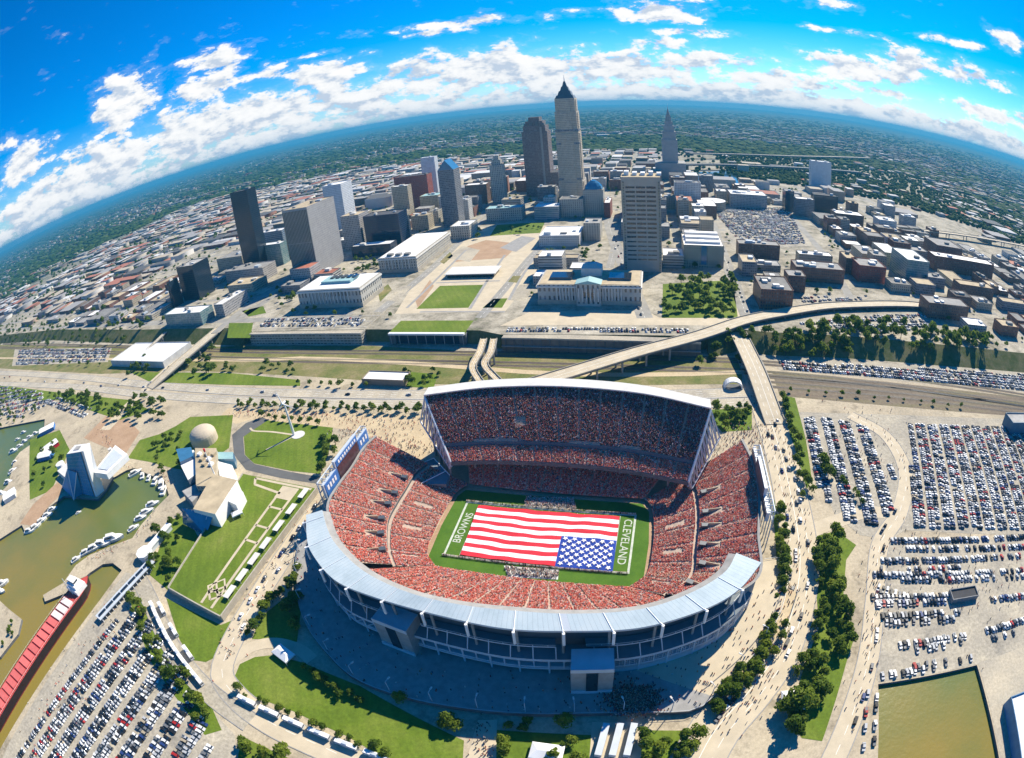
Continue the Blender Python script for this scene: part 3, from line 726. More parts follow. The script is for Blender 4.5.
for s_, k in ((-1, 0), (1, -1)):
    a, b, c, d = F1[k], B1[k], F2[k], B2[k]; mb = MB()
    top = [a, b, c, d]; bot = [(a[0]+s_*.5, a[1], 0), (b[0]+s_*1, b[1], 0), ((c[0]+d[0])/2, (c[1]+d[1])/2, 0), (d[0], d[1]+8, 0)]
    mb.bar(a, d, .9, 0); mb.bar((a[0], a[1], a[2]-4), (d[0], d[1]+6, d[2]-7), .7, 0)
    n = 10
    for i in range(n+1):
        t = i/n; p = [a[j]+(d[j]-a[j])*t for j in range(3)]; q = [p[0]+s_*(3+6*t), p[1]+3, max(0, p[2]-8-16*t)]
        mb.bar(p, q, .6, 0)
        if i < n:
            t2 = (i+1)/n; p2 = [a[j]+(d[j]-a[j])*t2 for j in range(3)]; mb.bar(q, p2, .5, 0); q2 = [p2[0]+s_*(3+6*t2), p2[1]+3, max(0, p2[2]-8-16*t2)]; mb.bar(q, q2, .7, 0)
    for t in (.12, .38, .64, .92):
        p = [a[j]+(d[j]-a[j])*t for j in range(3)]; mb.bar(p, (p[0]+s_, p[1]+1, 0), 1.1, 1, 8)
    mb.face([(a[0], a[1], a[2]), (d[0], d[1], d[2]), (d[0], d[1]+4, d[2]-4), (a[0], a[1]+2, a[2]-3)][::s_], 0)
    mb.build('end_truss', [M['truss'], M['conc_grey']], STAD)
for t in np.linspace(.08, .92, 9):
    p = resample(F1, 101)[int(t*100)]; q = resample(B2, 101)[int(t*100)]; mb = MB()
    mb.bar((p[0], p[1]+9, 0), (p[0], p[1]+9, 21), .9, 0, 8); mb.bar((p[0], p[1]+9, 19), (q[0], q[1], 47), .8, 0, 6); mb.build('support_column', M['conc_grey'], STAD)
# corner ramps beside the south deck
def corner(px, z, m, rails):
    mb = MB(); mb.prism(GP(px, z), 0, z, 0, 0)
    for a, b in rails: mb.bar((*G(*a, z), z+.9), (*G(*b, z), z+.9), .35, 1)
    mb.build('corner_ramp', [m, M['white']], STAD)
corner([(404, 470), (434, 458), (450, 476), (446, 484), (428, 484)], 8, M['slate'], [((405, 471), (434, 459)), ((422, 484), (446, 472)), ((434, 459), (450, 476))])
corner([(690, 482), (702, 473), (718, 480), (700, 490)], 8, M['concrete'], [((690, 482), (706, 474)), ((692, 487), (712, 482)), ((706, 474), (704, 489))])
# ---- north canopy with ribs
ci_px = [(322, 510), (327, 528), (336.6, 545.5), (363.5, 571), (407, 592), (456, 604), (510, 610.4), (573, 613.8), (641.7, 609), (690.5, 593), (724.7, 572.3), (736.5, 553)]
co_px = [(306, 515), (306.5, 535), (311, 552), (334, 579.6), (373, 596.7), (436.6, 614.7), (505, 628.5), (573, 631), (641.6, 627.5), (705, 609), (739, 589.4), (761.5, 562.5)]
ZI, ZO = 43.0, 41.0
CI = [tuple(a) for a in resample(z3(GP(ci_px, ZI), ZI), 81)]; CO = [tuple(a) for a in resample(z3(GP(co_px, ZO), ZO), 81)]
mb = MB(); lo_i = [(x, y, z-.8) for x, y, z in CI]; lo_o = [(x, y, z-1.3) for x, y, z in CO]
gap = 50
mb.ribbon(CO[:gap+1], CI[:gap+1], 0); mb.ribbon(CO[gap+1:], CI[gap+1:], 0); mb.ribbon(CO[gap:gap+2], CI[gap:gap+2], 1)
mb.ribbon(lo_o, CO, 1); mb.ribbon(CI, lo_i, 1); mb.ribbon(lo_i, lo_o, 2)
mb.build('canopy_roof', [M['canopy'], M['steel'], M['darksteel']], STAD)
for k in range(2, 80, 6):
    a, b = CI[k], CO[k]; d = Vector(b)-Vector(a); d.z = 0; d.normalize(); mb = MB(); e = Vector(b)+d*1.8+Vector((0, 0, -9))
    mb.bar((a[0], a[1], a[2]+.05), (b[0], b[1], b[2]+.05), .24, 0); mb.bar((b[0], b[1], b[2]+.1), tuple(Vector(b)+d*1.8), .5, 0); mb.bar(tuple(Vector(b)+d*1.8+Vector((0, 0, .3))), tuple(e), .75, 0)
    mb.build('canopy_rib', M['white'], STAD)
def inset(line, d):
    """shift a ring polyline horizontally towards the pitch"""
    o = []
    for (x, y, z) in line:
        l = math.hypot(x/1.3, y); o.append((x-d*x/1.3/l, y-d*y/l, z))
    return o
mb = MB(); r1 = [(x, y, 42.2) for x, y, z in CI]; r2 = [(x, y, 40.6) for x, y, z in inset(CI, 4.2)]; mb.ribbon(r1, r2, 0); mb.ribbon(r2, [(x, y, z-1.2) for x, y, z in r2], 0); mb.build('inner_rim', M['conc_grey'], STAD)
# bank under the canopy, recess wall behind it, lower roof, glazed facade
CM = inset(CI, -1.0)
up_in = [(x, y, 27) for x, y, z in inset(CI, 2)]; up_out = [(x, y, 40) for x, y, z in inset(CO, 9)]
deck('upper_seating', up_in, up_out, 16, M['seat_deck'])
mb = MB(); rw = inset(CO, 8.0)
mb.ribbon([(x, y, 15) for x, y, z in rw], [(x, y, 40) for x, y, z in rw], 0); mb.ribbon([(x, y, 17) for x, y, z in up_in], up_in, 0)
for z in (22.5, 29, 35): mb.ribbon([(x, y, z) for x, y, q in inset(CO, 7.7)], [(x, y, z+1.1) for x, y, q in inset(CO, 7.7)], 1)
mb.build('recess_wall', [M['darksteel'], M['conc_dark']], STAD)
for k in range(2, 80, 6):
    a = inset([CO[k]], 3.5)[0]; mb = MB(); mb.bar((a[0], a[1], 16), (a[0], a[1], 40), .7, 0, 8); mb.build('support_column', M['conc_grey'], STAD)
mb = MB(); e0 = inset(CO, 8.3); e1 = inset(CO, -.6)
mb.ribbon([(x, y, 17.0) for x, y, z in e1], [(x, y, 18.2) for x, y, z in e0], 0); mb.ribbon([(x, y, 15.2) for x, y, z in e1], [(x, y, 17.0) for x, y, z in e1], 1)
mb.build('concourse_roof', [M['slate'], M['steel']], STAD)
fr = inset(CO, .2); gl = inset(CO, 3.0)
mb = MB(); mb.ribbon([(x, y, 3) for x, y, z in gl], [(x, y, 16) for x, y, z in gl]); mb.build('facade_recess', M['glass_dark'], STAD)
mb = MB()
for (z0, z1) in ((13.6, 15.2), (8.0, 9.0), (6.2, 7.4)):
    mb = MB(); mb.ribbon([(x, y, z0) for x, y, z in fr], [(x, y, z1) for x, y, z in fr]); mb.ribbon([(x, y, z1) for x, y, z in fr], [(x, y, z1) for x, y, z in gl]); mb.build('facade_band', M['steel'], STAD)
mb = MB()
for k in range(0, 81, 2):
    mb = MB(); a = fr[k]; mb.bar((a[0], a[1], 3 if k % 4 == 0 else 8), (a[0], a[1], 15), .55 if k % 4 == 0 else .42, 0)
    if k < 22 and k % 2 == 0: b = fr[k+2]; mb.bar((a[0], a[1], 8), (b[0], b[1], 14), .3, 0)
    mb.build('facade_post', M['steel'], STAD)
pass
w_ = fr[54:80]; mb = MB(); mb.ribbon([(x, y, 3) for x, y, z in w_], [(x, y, 7.8) for x, y, z in w_]); mb.build('plinth_wall', M['steel'], STAD)
# mid-level walkway, railings and raking struts on the outer face
for k0, k1, zz in ((2, 26, 25.5), (30, 50, 24.0), (53, 79, 25.0)):
    A_, C_ = inset(CO, 7.6)[k0:k1], inset(CO, 2.6)[k0:k1]; mb = MB()
    mb.ribbon([(x, y, zz) for x, y, z in C_], [(x, y, zz) for x, y, z in A_], 0); mb.ribbon([(x, y, zz-.9) for x, y, z in C_], [(x, y, zz) for x, y, z in C_], 1); mb.ribbon([(x, y, zz-.9) for x, y, z in A_], [(x, y, zz-.9) for x, y, z in C_], 0); mb.build('walkway', [M['slate'], M['steel']], STAD)
    for k in range(0, len(C_)-1, 2):
        a, b = C_[k], C_[min(k+2, len(C_)-1)]; mb = MB(); mb.bar((a[0], a[1], zz), (a[0], a[1], zz+1.3), .12, 0, 4); mb.bar((a[0], a[1], zz+1.2), (b[0], b[1], zz+1.2), .10, 0, 4); mb.build('railing', M['white'], STAD)
    for k in range(1, len(C_), 3):
        a = C_[k]; e = inset([CO[k0+k]], -.4)[0]; mb = MB(); mb.bar((e[0], e[1], 16.5), (a[0], a[1], zz-.5), .32, 0, 5); mb.build('raking_strut', M['steel'], STAD)
mb = MB()
for z in (10.6, 12.2): mb.ribbon([(x, y, z) for x, y, q in w_], [(x, y, z+.3) for x, y, q in w_])
for k in range(0, 25):
    for t in (.33, .66): a = w_[k]; b = w_[k+1]; q = (a[0]+(b[0]-a[0])*t, a[1]+(b[1]-a[1])*t); mb.bar((*q, 9), (*q, 13.6), .16)
mb.build('window_bars', M['steel'], STAD)
for px0, px1, dz in (((383, 643), (416, 656), 0), ((571, 693), (612, 692), 0)):
    a, b = G(*px0, 3), G(*px1, 3); ang = math.atan2(b[1]-a[1], b[0]-a[0]); L = math.dist(a, b); nx, ny = -math.sin(ang), math.cos(ang)
    cx, cy = (a[0]+b[0])/2+nx*6, (a[1]+b[1])/2+ny*6; mb = MB()
    mb.obox(cx, cy, ang, L, 12, 3, 26, 0, 1); mb.obox(cx-nx*6.2, cy-ny*6.2, ang, L*.28, .5, 5, 24, 2); mb.obox(cx-nx*6.3, cy-ny*6.3, ang, L, .6, 3, 5.5, 1); mb.obox(cx-nx*6.3, cy-ny*6.3, ang, L, .6, 23.5, 26.4, 1)
    mb.build('stair_tower', [M['conc_grey'], M['steel'], M['glass_dark']], STAD)
# ---- scoreboards
def board(p0, p1, z0, z1, toward, front):
    a, b = Vector((*p0, 0)), Vector((*p1, 0)); t = (b-a).normalized(); n = Vector((t.y, -t.x, 0))
    if n.dot(Vector((toward, 0, 0))) < 0: n = -n
    L = (b-a).length
    def slab(mb, u0, u1, d0, d1, za, zb, m):
        P = [a+t*(u0*L)+n*d0, a+t*(u1*L)+n*d0, a+t*(u1*L)+n*d1, a+t*(u0*L)+n*d1]; mb.prism([(q.x, q.y) for q in P], za, zb, m, None, True)
    fr = MB(); slab(fr, 0, 1, -3.2, -1.2, z0+.5, z1-2, 0); slab(fr, .27, .76, -3.0, -1.0, z1-2, z1+3.5, 0)
    for k in range(13):
        u = k/12; P = a+t*(u*L)
        fr.bar(tuple(P-n*6+Vector((0, 0, 0))), tuple(P-n*6+Vector((0, 0, z1-1))), .4, 0); fr.bar(tuple(P-n*6+Vector((0, 0, z1-1))), tuple(P-n*1.5+Vector((0, 0, z1-1))), .35, 0)
        fr.bar(tuple(P-n*6+Vector((0, 0, z1-8))), tuple(P-n*4.5+Vector((0, 0, z1-1))), .3, 0)
    fr.bar(tuple(a-n*6+Vector((0, 0, z1-1))), tuple(b-n*6+Vector((0, 0, z1-1))), .5, 0); fr.bar(tuple(a-n*6+Vector((0, 0, z1-9))), tuple(b-n*6+Vector((0, 0, z1-9))), .5, 0)
    o = fr.build('scoreboard', M['steel'], STAD)
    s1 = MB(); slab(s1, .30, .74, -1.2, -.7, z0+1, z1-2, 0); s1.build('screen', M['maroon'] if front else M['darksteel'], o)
    s2 = MB(); slab(s2, .02, .28, -1.2, -.8, z0+1, z1-2.5, 0); slab(s2, .76, .98, -1.2, -.8, z0+1, z1-2.5, 0); slab(s2, .29, .75, -1.0, -.6, z1-1.6, z1+2.8, 0); s2.build('advertising_panel', M['seatblue'] if front else M['darksteel'], o)  # right board's dark steel paints in the shade on its inner face
    if not front: return
    for u in (.05, .10, .15, .2, .80, .86, .92): s3 = MB(); slab(s3, u, u+.028, -.8, -.6, z0+5, z1-5, 0); s3.build('panel_stripe', M['white'], o)
    for k in range(9): s3 = MB(); slab(s3, .33+k*.045, .355+k*.045, -.6, -.4, z1-.4, z1+1.6, 0); s3.build('panel_stripe', M['white'], o)
board(G(329, 499, 23), G(371, 440, 23), 22.5, 36, 1, True)
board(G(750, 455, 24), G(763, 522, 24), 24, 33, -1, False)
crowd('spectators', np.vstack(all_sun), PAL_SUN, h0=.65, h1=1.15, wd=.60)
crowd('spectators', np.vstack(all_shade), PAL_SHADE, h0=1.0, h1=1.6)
# ---- pitch
def SH(name, pts, m, z): return sheet(name, pts, m, z, px=False)
pitch_poly = [(-61.5, 38), (-65, 31), (-66.3, 0), (-65, -29), (-60, -36.6), (0, -36.8), (60, -36.6), (65, -29), (66.3, 0), (65, 29), (60, 37), (0, 38)]
SH('apron', [(-66, 42), (-68.5, 20), (-68.5, -20), (-62, -38.2), (62, -38.2), (69, -20), (69, 20), (66, 42)], M['brown_pave'], .20)
SH('pitch', pitch_poly, M['turf'], .26)
FC = [G(466.9, 501.6), G(636.8, 515.0), G(629.3, 574.3), G(442.7, 555.6)]
def FP(u, v):
    a = np.array(FC[0])+(np.array(FC[1])-np.array(FC[0]))*u; b = np.array(FC[3])+(np.array(FC[2])-np.array(FC[3]))*u; return tuple(a+(b-a)*v)
mb = MB()
for (u0, u1, v0, v1) in ((0, 1, 0, .026), (0, 1, .974, 1), (0, .012, .026, .974), (.988, 1, .026, .974)): mb.face([(*FP(a, b), .29) for a, b in ((u0, v1), (u1, v1), (u1, v0), (u0, v0))])
for k in range(21):
    u = .091+.818*k/20
    if k in (0, 20) or True: mb.face([(*FP(a, b), .285) for a, b in ((u-.0012, .96), (u+.0012, .96), (u+.0012, .04), (u-.0012, .04))])
tag(mb.build('pitch_lines', M['field_paint']), kind='structure')
def letters(txt, u, v0, v1, rot, name):
    p, q = FP(u, v0), FP(u, v1); L = math.dist(p, q)
    c = bpy.data.curves.new(name, 'FONT'); c.body = txt; c.align_x = 'CENTER'; c.align_y = 'CENTER'; c.size = 10; c.offset = .05
    tmp = bpy.data.objects.new(name, c); COL.objects.link(tmp); bpy.context.view_layer.update()
    wd = tmp.dimensions.x; hh = tmp.dimensions.y
    me = bpy.data.meshes.new_from_object(tmp); bpy.data.objects.remove(tmp); me.materials.clear(); me.materials.append(M['field_paint'])
    o = obj_of(me, name, None, ((p[0]+q[0])/2, (p[1]+q[1])/2, .30)); o.rotation_euler = (0, 0, rot); o.scale = (L/wd, 5.2/hh, 1); tag(o, kind='structure')
letters('CLEVELAND', .952, .10, .86, R(-90)-.03, 'end_zone_lettering'); letters('BROWNS', .049, .22, .76, R(90)-.03, 'end_zone_lettering')
# ---- giant flag
fc = [G(478.6, 505.2, 1.2), G(619.7, 516.2, 1.2), G(612.7, 571.5, 1.2), G(460.3, 554.9, 1.2)]
FL = thing('giant_flag', 'giant striped flag with a starred blue corner spread flat over the stadium pitch', 'flag', (fc[0][0]/2+fc[2][0]/2, fc[0][1]/2+fc[2][1]/2, .35))
FL_loc = tuple(FL.location)
def flp(u, v, dz=0.0):
    a = np.array(fc[0])+(np.array(fc[1])-np.array(fc[0]))*u; b = np.array(fc[3])+(np.array(fc[2])-np.array(fc[3]))*u; p = a+(b-a)*v
    wav = .45*math.sin(u*23+2*math.sin(v*7))+.3*math.sin(u*41+v*9)+.25*math.sin(v*31+u*5)
    off = .9*math.sin(u*9+v*2.2)*math.sin(v*math.pi)
    return (p[0]-FL_loc[0], p[1]+off*.7-FL_loc[1], 1.0+wav*.55+dz)
M['flag_red'] = plain('red_cloth', (.60, .028, .045), .8, .2, .10, .2); M['flag_white'] = plain('white_cloth', (.80, .78, .78), .8, .2, .06, .2); M['flag_blue'] = plain('blue_cloth', (.015, .05, .30), .8, .2, .12, .2)
cu = .632; mb = MB(); nu = 72
for s_ in range(13):
    v0, v1 = s_/13, (s_+1)/13
    for j in range(nu):
        u0, u1 = j/nu, (j+1)/nu
        if s_ >= 6 and u0 >= cu-1e-6: continue
        u1c = min(u1, cu) if s_ >= 6 else u1
        for h in range(2):
            a, b = v0+(v1-v0)*h/2, v0+(v1-v0)*(h+1)/2
            mb.face([flp(u0, b), flp(u1c, b), flp(u1c, a), flp(u0, a)], s_ % 2)
mb.build('stripes', [M['flag_red'], M['flag_white']], FL)
mb = MB()
for j in range(26):
    for h in range(14):
        u0, u1 = cu+(1-cu)*j/26, cu+(1-cu)*(j+1)/26; a, b = 6/13+7/13*h/14, 6/13+7/13*(h+1)/14
        mb.face([flp(u0, b), flp(u1, b), flp(u1, a), flp(u0, a)], 0)
mb.build('starred_corner', M['flag_blue'], FL)
mb = MB()
for r in range(9):
    for c in range(6 if r % 2 == 0 else 5):
        uu = cu+(1-cu)*((c*2+(1 if r % 2 == 0 else 2))/12); vv = 6/13+7/13*((r+1)/10)
        ctr = flp(uu, vv, .12); P = []
        for k in range(10):
            rad = 1.9 if k % 2 == 0 else .85; th = -math.pi/2+k*math.pi/5
            P.append((ctr[0]+rad*math.cos(th), ctr[1]+rad*math.sin(th), ctr[2]+.25))
        for k in range(10): mb.face([(ctr[0], ctr[1], ctr[2]+.3), P[k], P[(k+1) % 10]], 0)
mb.build('stars', M['flag_white'], FL)
# musicians and staff on both touchlines
SH('side_mat', GP([(527, 497), (574, 499), (576, 511), (524, 507)]), M['paving'], .30); SH('side_mat', GP([(504, 566), (559, 570), (558, 580), (508, 577)]), M['offwhite'], .30)
PAL_BAND = (np.array([(.7, .68, .62), (.5, .4, .3), (.08, .07, .07), (.4, .35, .3)]), [.55, .2, .15, .1])
def scatter(poly, n, z=0.0):
    xs = [p[0] for p in poly]; ys = [p[1] for p in poly]; o = []
    while len(o) < n:
        x, y = random.uniform(min(xs), max(xs)), random.uniform(min(ys), max(ys))
        if inside(x, y, poly): o.append((x, y, z))
    return o
band = scatter(GP([(527, 497), (574, 499), (576, 510), (524, 506)]), 420, .3)+scatter(GP([(504, 567), (559, 571), (558, 579), (508, 576)]), 300, .3)
for k in range(150):
    t = k/150; band.append((*FP(t, 0.0), .3)); band.append((*FP(t, 1.0), .3))
crowd('touchline_crowd', band, PAL_BAND, h0=1.6, h1=1.85, wd=.6)
# ---- plaza round the near side
pl_px = [(304, 520), (296, 560), (298, 600), (308, 628), (326, 652), (354, 678), (400, 696), (460, 708), (530, 714), (610, 713), (690, 711), (706, 703), (742, 668), (772, 630), (786, 592), (786, 560), (764, 560)]
ring = [(x, y) for x, y, z in inset(CO, 4)]
outer_p = GP(pl_px, 3); outer_p = [tuple(a) for a in resample(outer_p, 60)]
mb = MB(); inn = resample(ring, 60)
for i in range(59):
    mb.face([(*outer_p[i], 3), (*outer_p[i+1], 3), (*inn[i+1], 3), (*inn[i], 3)], 0 if i < 43 else 3); mb.face([(*outer_p[i], -.3), (*outer_p[i+1], -.3), (*outer_p[i+1], 3), (*outer_p[i], 3)], 1)  # grey for the shaded part, tan paving where sunlit: light put into colour
    a, b = outer_p[i], outer_p[i+1]; mb.bar((*a, 4.0), (*b, 4.0), .1, 2, 4)
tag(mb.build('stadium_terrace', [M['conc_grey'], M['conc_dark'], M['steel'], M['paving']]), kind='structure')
ramp_ = MB()
for line in ([(705, 700), (750, 660), (778, 622), (790, 590)],):
    q = resample(GP(line, 2), 30); ramp_.strip(q, 9, 2.2, 0)
    for sgn in (1, -1):
        e = offset(q, sgn*4.5)
        for i in range(29): ramp_.prism([e[i], e[i+1], *offset([e[i], e[i+1]], sgn*.5)[::-1]], 0, 3.2, 1)
tag(ramp_.build('curved_ramp', [M['sand'], M['conc_dark']]), 'curved pedestrian ramp with dark parapets beside the stadium terrace', 'ramp')
# ------------------------------------------------------------------ buildings
FA = dict(
 brick=facade('brick_front', (.22, .105, .07), pw=3.2, ph=3.9, uw=.42, vh=.52), brown=facade('brown_front', (.17, .10, .075), pw=3.4, ph=3.8, uw=.45, vh=.5),
 tan=facade('tan_front', (.42, .36, .26), pw=3.6, ph=3.8, uw=.42, vh=.48), stone=facade('stone_front', (.46, .43, .36), pw=4.2, ph=4.6, uw=.38, vh=.6, rnd=.05),
 grey=facade('grey_front', (.38, .36, .34), pw=3.4, ph=3.6, uw=.5, vh=.5), slate=facade('slate_front', (.22, .22, .23), pw=3, ph=3.6, uw=.6, vh=.55),
 ribbon=facade('ribbon_front', (.40, .38, .34), pw=30, ph=3.8, uw=1.0, vh=.45), pale=facade('pale_front', (.58, .56, .52), pw=3.4, ph=3.7, uw=.4, vh=.45),
 dark=facade('dark_curtain_wall', (.02, .028, .038), (.015, .03, .05), 1.6, 3.8, .86, .8, rough=.3, blinds=.06), navy=facade('navy_curtain_wall', (.02, .03, .055), (.012, .03, .07), 2.0, 3.8, .85, .72, rough=.3, blinds=.06),
 green=facade('green_glass_wall', (.24, .30, .29), (.08, .18, .19), 2.4, 3.6, .8, .7, rough=.35), blueband=facade('blue_band_wall', (.30, .34, .37), (.05, .12, .20), 12, 3.8, .96, .5, rough=.4),
 fins=facade('finned_wall', (.30, .285, .25), (.045, .05, .055), 3.0, 60, .52, 1.0, blinds=0), steelgrey=facade('steel_panel_wall', (.36, .345, .33), (.19, .19, .195), 1.6, 3.7, .55, .55, rough=.5, rnd=0, gr=.3),
 granite=facade('granite_wall', (.50, .41, .30), (.15, .15, .15), 2.6, 3.9, .45, .55, rnd=0), pinkgran=facade('red_granite_wall', (.20, .155, .15), (.03, .035, .05), 2.6, 3.8, .5, .55, rnd=0),
 lime=facade('limestone_tower_wall', (.42, .40, .39), (.10, .11, .12), 2.4, 3.8, .42, .7, rnd=0), redb=facade('red_brown_wall', (.26, .07, .05), pw=3, ph=3.6, uw=.4, vh=.4),
 conc=facade('concrete_grid_wall', (.36, .33, .27), (.05, .05, .05), 5, 3.4, .8, .35), whiteslab=facade('white_slab_wall', (.60, .62, .64), (.25, .30, .34), 2.2, 3.6, .5, .5, rnd=0), bigbay=facade('tall_bay_wall', (.47, .45, .40), (.05, .06, .07), 5.5, 14, .42, .62, rnd=0))
def footprint(A, B, depth, z):
    a, b = G(*A, z), G(*B, z); y = (a[1]+b[1])/2
    return a[0], b[0], y, y+depth
def units(root, x0, x1, y0, y1, z, n, m=None):
    """plant boxes on the roof, each a part of its own"""
    for k in range(n):
        lx, ly = min((x1-x0)*.3, random.uniform(4, 12)), min((y1-y0)*.3, random.uniform(4, 10))
        cx, cy = random.uniform(x0+lx, x1-lx), random.uniform(y0+ly, y1-ly)
        mb = MB(); mb.box(cx-lx/2, cx+lx/2, cy-ly/2, cy+ly/2, z+.3, z+random.uniform(1.8, 4.5), 0)
        mb.build('roof_unit', m or random.choice([M['roof_grey'], M['steel'], M['offwhite']]), root)
def block(name, label, cat, x0, x1, y0, y1, h, wall, roof='roof_grey', z0=ZP, n=2, group=None, parapet=1.0):
    cx, cy = (x0+x1)/2, (y0+y1)/2; w2, d2 = (x1-x0)/2, (y1-y0)/2
    t = thing(name, label, cat, (cx, cy, z0), 0, group)
    mb = MB(); P = [(-w2, -d2), (w2, -d2), (w2, d2), (-w2, d2)]
    mb.walls(P, -1.0, h+parapet, 0); q = .55; Q = [(-w2+q, -d2+q), (w2-q, -d2+q), (w2-q, d2-q), (-w2+q, d2-q)]
    for i in range(4):
        j = (i+1) % 4; mb.face([(*P[i], h+parapet), (*P[j], h+parapet), (*Q[j], h+parapet), (*Q[i], h+parapet)], 0)
    mb.walls(Q[::-1], h, h+parapet, 0); mb.build('wall', FA[wall] if isinstance(wall, str) else wall, t)
    rb = MB(); rb.cap(Q, h, 0); rf = rb.build('roof', M[roof], t)
    units(rf, -w2, w2, -d2, d2, h, n)
    return t
def B(name, label, A, Bp, h, depth, wall, roof='roof_grey', at='roof', z0=ZP, n=2, cat='building', group=None):
    x0, x1, y0, y1 = footprint(A, Bp, depth, z0+(h if at == 'roof' else 0))
    USED.append((x0, x1, y0, y1))
    return block(name, label, cat, x0, x1, y0, y1, h, wall, roof, z0, n, group)
USED = []
# -- civic centre
B('office_tower', 'dark blue glass slab tower standing alone left of the grey federal tower', (224, 196), (252, 188), 161, 28, 'dark', 'roof_dark', n=1)
USED.append((-516, -464, 497, 583)); t = block('office_tower', 'tall grey slab tower with dark vertical fins, standing behind the city hall', 'building', -516, -464, 497, 583, 119, 'steelgrey', 'roof_tan', n=4)
x0, x1, y0, y1 = USED[-1]; mb = MB(); hw, hd = (x1-x0)/2, (y1-y0)/2; mb.walls([(-hw, -hd-.25), (hw, -hd-.25)], 0, 116, 0, False); mb.build('finned_front', FA['fins'], t)
def civic(label, A, Bp, h, depth, roofm, wallm, cols, z0=ZP, court=False):
    x0, x1, y0, y1 = footprint(A, Bp, depth, z0+h); USED.append((x0, x1, y0, y1)); w2, d2 = (x1-x0)/2, (y1-y0)/2
    t = thing('civic_building', label, 'building', ((x0+x1)/2, (y0+y1)/2, z0))
    mb = MB(); mb.box(-w2, w2, -d2, d2, -1, h, 0, 1); mb.build('wall', [FA[wallm], M['concrete']], t)
    mb = MB(); mb.box(-w2-1.3, w2+1.3, -d2-1.3, d2+1.3, h*.86, h*.94, 0); mb.build('cornice', M['offwhite'], t)
    mb = MB(); mb.box(-w2-.8, w2+.8, -d2-.8, d2+.8, 0, h*.24, 0); mb.build('base_storey', M['concrete'], t)
    for k in range(cols):
        x = -w2*.62+2*w2*.62*k/(cols-1); mb = MB(); mb.bar((x, -d2-1.1, h*.24), (x, -d2-1.1, h*.86), .75, 0, 8); mb.build('column', M['offwhite'], t)
    mb = MB(); mb.box(-w2+2, w2-2, -d2+2, d2-2, h, h+.5, 0); mb.build('roof', M[roofm], t)
    return t, w2, d2
t, w2, d2 = civic('square white stone city hall with pale copper roof and dark skylights', (298, 290.5), (358.5, 288.7), 26, 62, 'roof_white', 'bigbay', 12)
mb = MB(); mb.box(-w2*.45, w2*.5, -d2*.3, d2*.5, 26.5, 30, 0); mb.build('roof_unit', M['roof_teal'], t)
for k in range(5):
    mb = MB(); mb.box(-14+k*9, -8+k*9, 2, 14, 30, 31.5, 0); mb.build('skylight', M['glass_dark'], t)
t, w2, d2 = civic('long beige stone auditorium with flat white roof along the mall', (378, 258.5), (415.5, 256.7), 24, 150, 'roof_white', 'stone', 8)
for k in range(3):
    mb = MB(); mb.box(-w2*.6+k*w2*.45, -w2*.6+k*w2*.45+9, -d2+6, -d2+14, 24.5, 28, 0); mb.build('roof_unit', M['roof_grey'], t)
t, w2, d2 = civic('pale stone courthouse with tan roof and central columned bay above the car park wall', (537, 285), (641, 286), 24, 58, 'roof_tan', 'bigbay', 22)
mb = MB(); mb.box(-14, 14, -d2-5, -d2+12, 0, 27, 0, 1); cb = mb.build('centre_bay', [FA['bigbay'], M['offwhite']], t)
for k in range(3):
    mb = MB(); mb.box(-6.6+k*5, -3.4+k*5, -d2-5.25, -d2-4.8, 10, 17, 0); mb.build('window', M['glass_dark'], cb)
for k in range(6):
    mb = MB(); mb.bar((-11+k*4.4, -d2-5.8, 6), (-11+k*4.4, -d2-5.8, 22), .8, 0, 8); mb.build('column', M['offwhite'], t)
mb = MB(); mb.face([(-15, -d2-6, 27), (15, -d2-6, 27), (0, -d2-6, 31)]); mb.face([(15, -d2-6, 27), (15, -d2+12, 27), (0, -d2+12, 31), (0, -d2-6, 31)]); mb.face([(-15, -d2+12, 27), (-15, -d2-6, 27), (0, -d2-6, 31), (0, -d2+12, 31)]); mb.build('gable_roof', M['roof_teal'], t)
mb = MB(); mb.box(-12, 12, 2, 22, 24, 34, 0); mb.frustum([(-12, 2), (12, 2), (12, 22), (-12, 22)], [(-5, 8), (5, 8), (5, 16), (-5, 16)], 34, 38.5, 1); mb.build('roof_lantern', [M['offwhite'], M['roof_teal']], t)
for sx_ in (-1, 1):
    mb = MB(); mb.box(min(sx_*w2*.36, sx_*w2*.8), max(sx_*w2*.36, sx_*w2*.8), -12, 10, 24.6, 27.5, 0, 1); mb.build('light_well', [M['conc_dark'], M['glass_dark']], t)
# justice tower: concrete slab with deep horizontal window bands
hj = height_to((623, 272), 177, ZP)
ax, bx_ = G(624, 272, ZP), G(662, 272, ZP); jy = (ax[1]+bx_[1])/2; w2 = (bx_[0]-ax[0])/2; d2 = 21
t = thing('court_tower', 'tall tan concrete tower with rows of dark horizontal window slots behind the courthouse', 'building', ((ax[0]+bx_[0])/2, jy+d2, ZP)); USED.append((ax[0], bx_[0], jy, jy+42))
mb = MB(); mb.box(-w2, w2, -d2, d2, -1, hj, 0, 1); mb.build('wall', [plain('tan_concrete_panels', (.46, .39, .32), .85, .2, .1, .15), M['roof_tan']], t)
nb = 17
for k in range(nb):
    z = hj*.13+k*(hj*.80/nb); deep = k >= 5
    for c in range(3):
        mb = MB(); xa = -w2*.78+c*w2*.53; mb.box(xa, xa+w2*.47, -d2-.25, -d2+.4, z, z+(2.6 if deep else 1.6), 0); mb.build('window', M['glass_dark'], t)
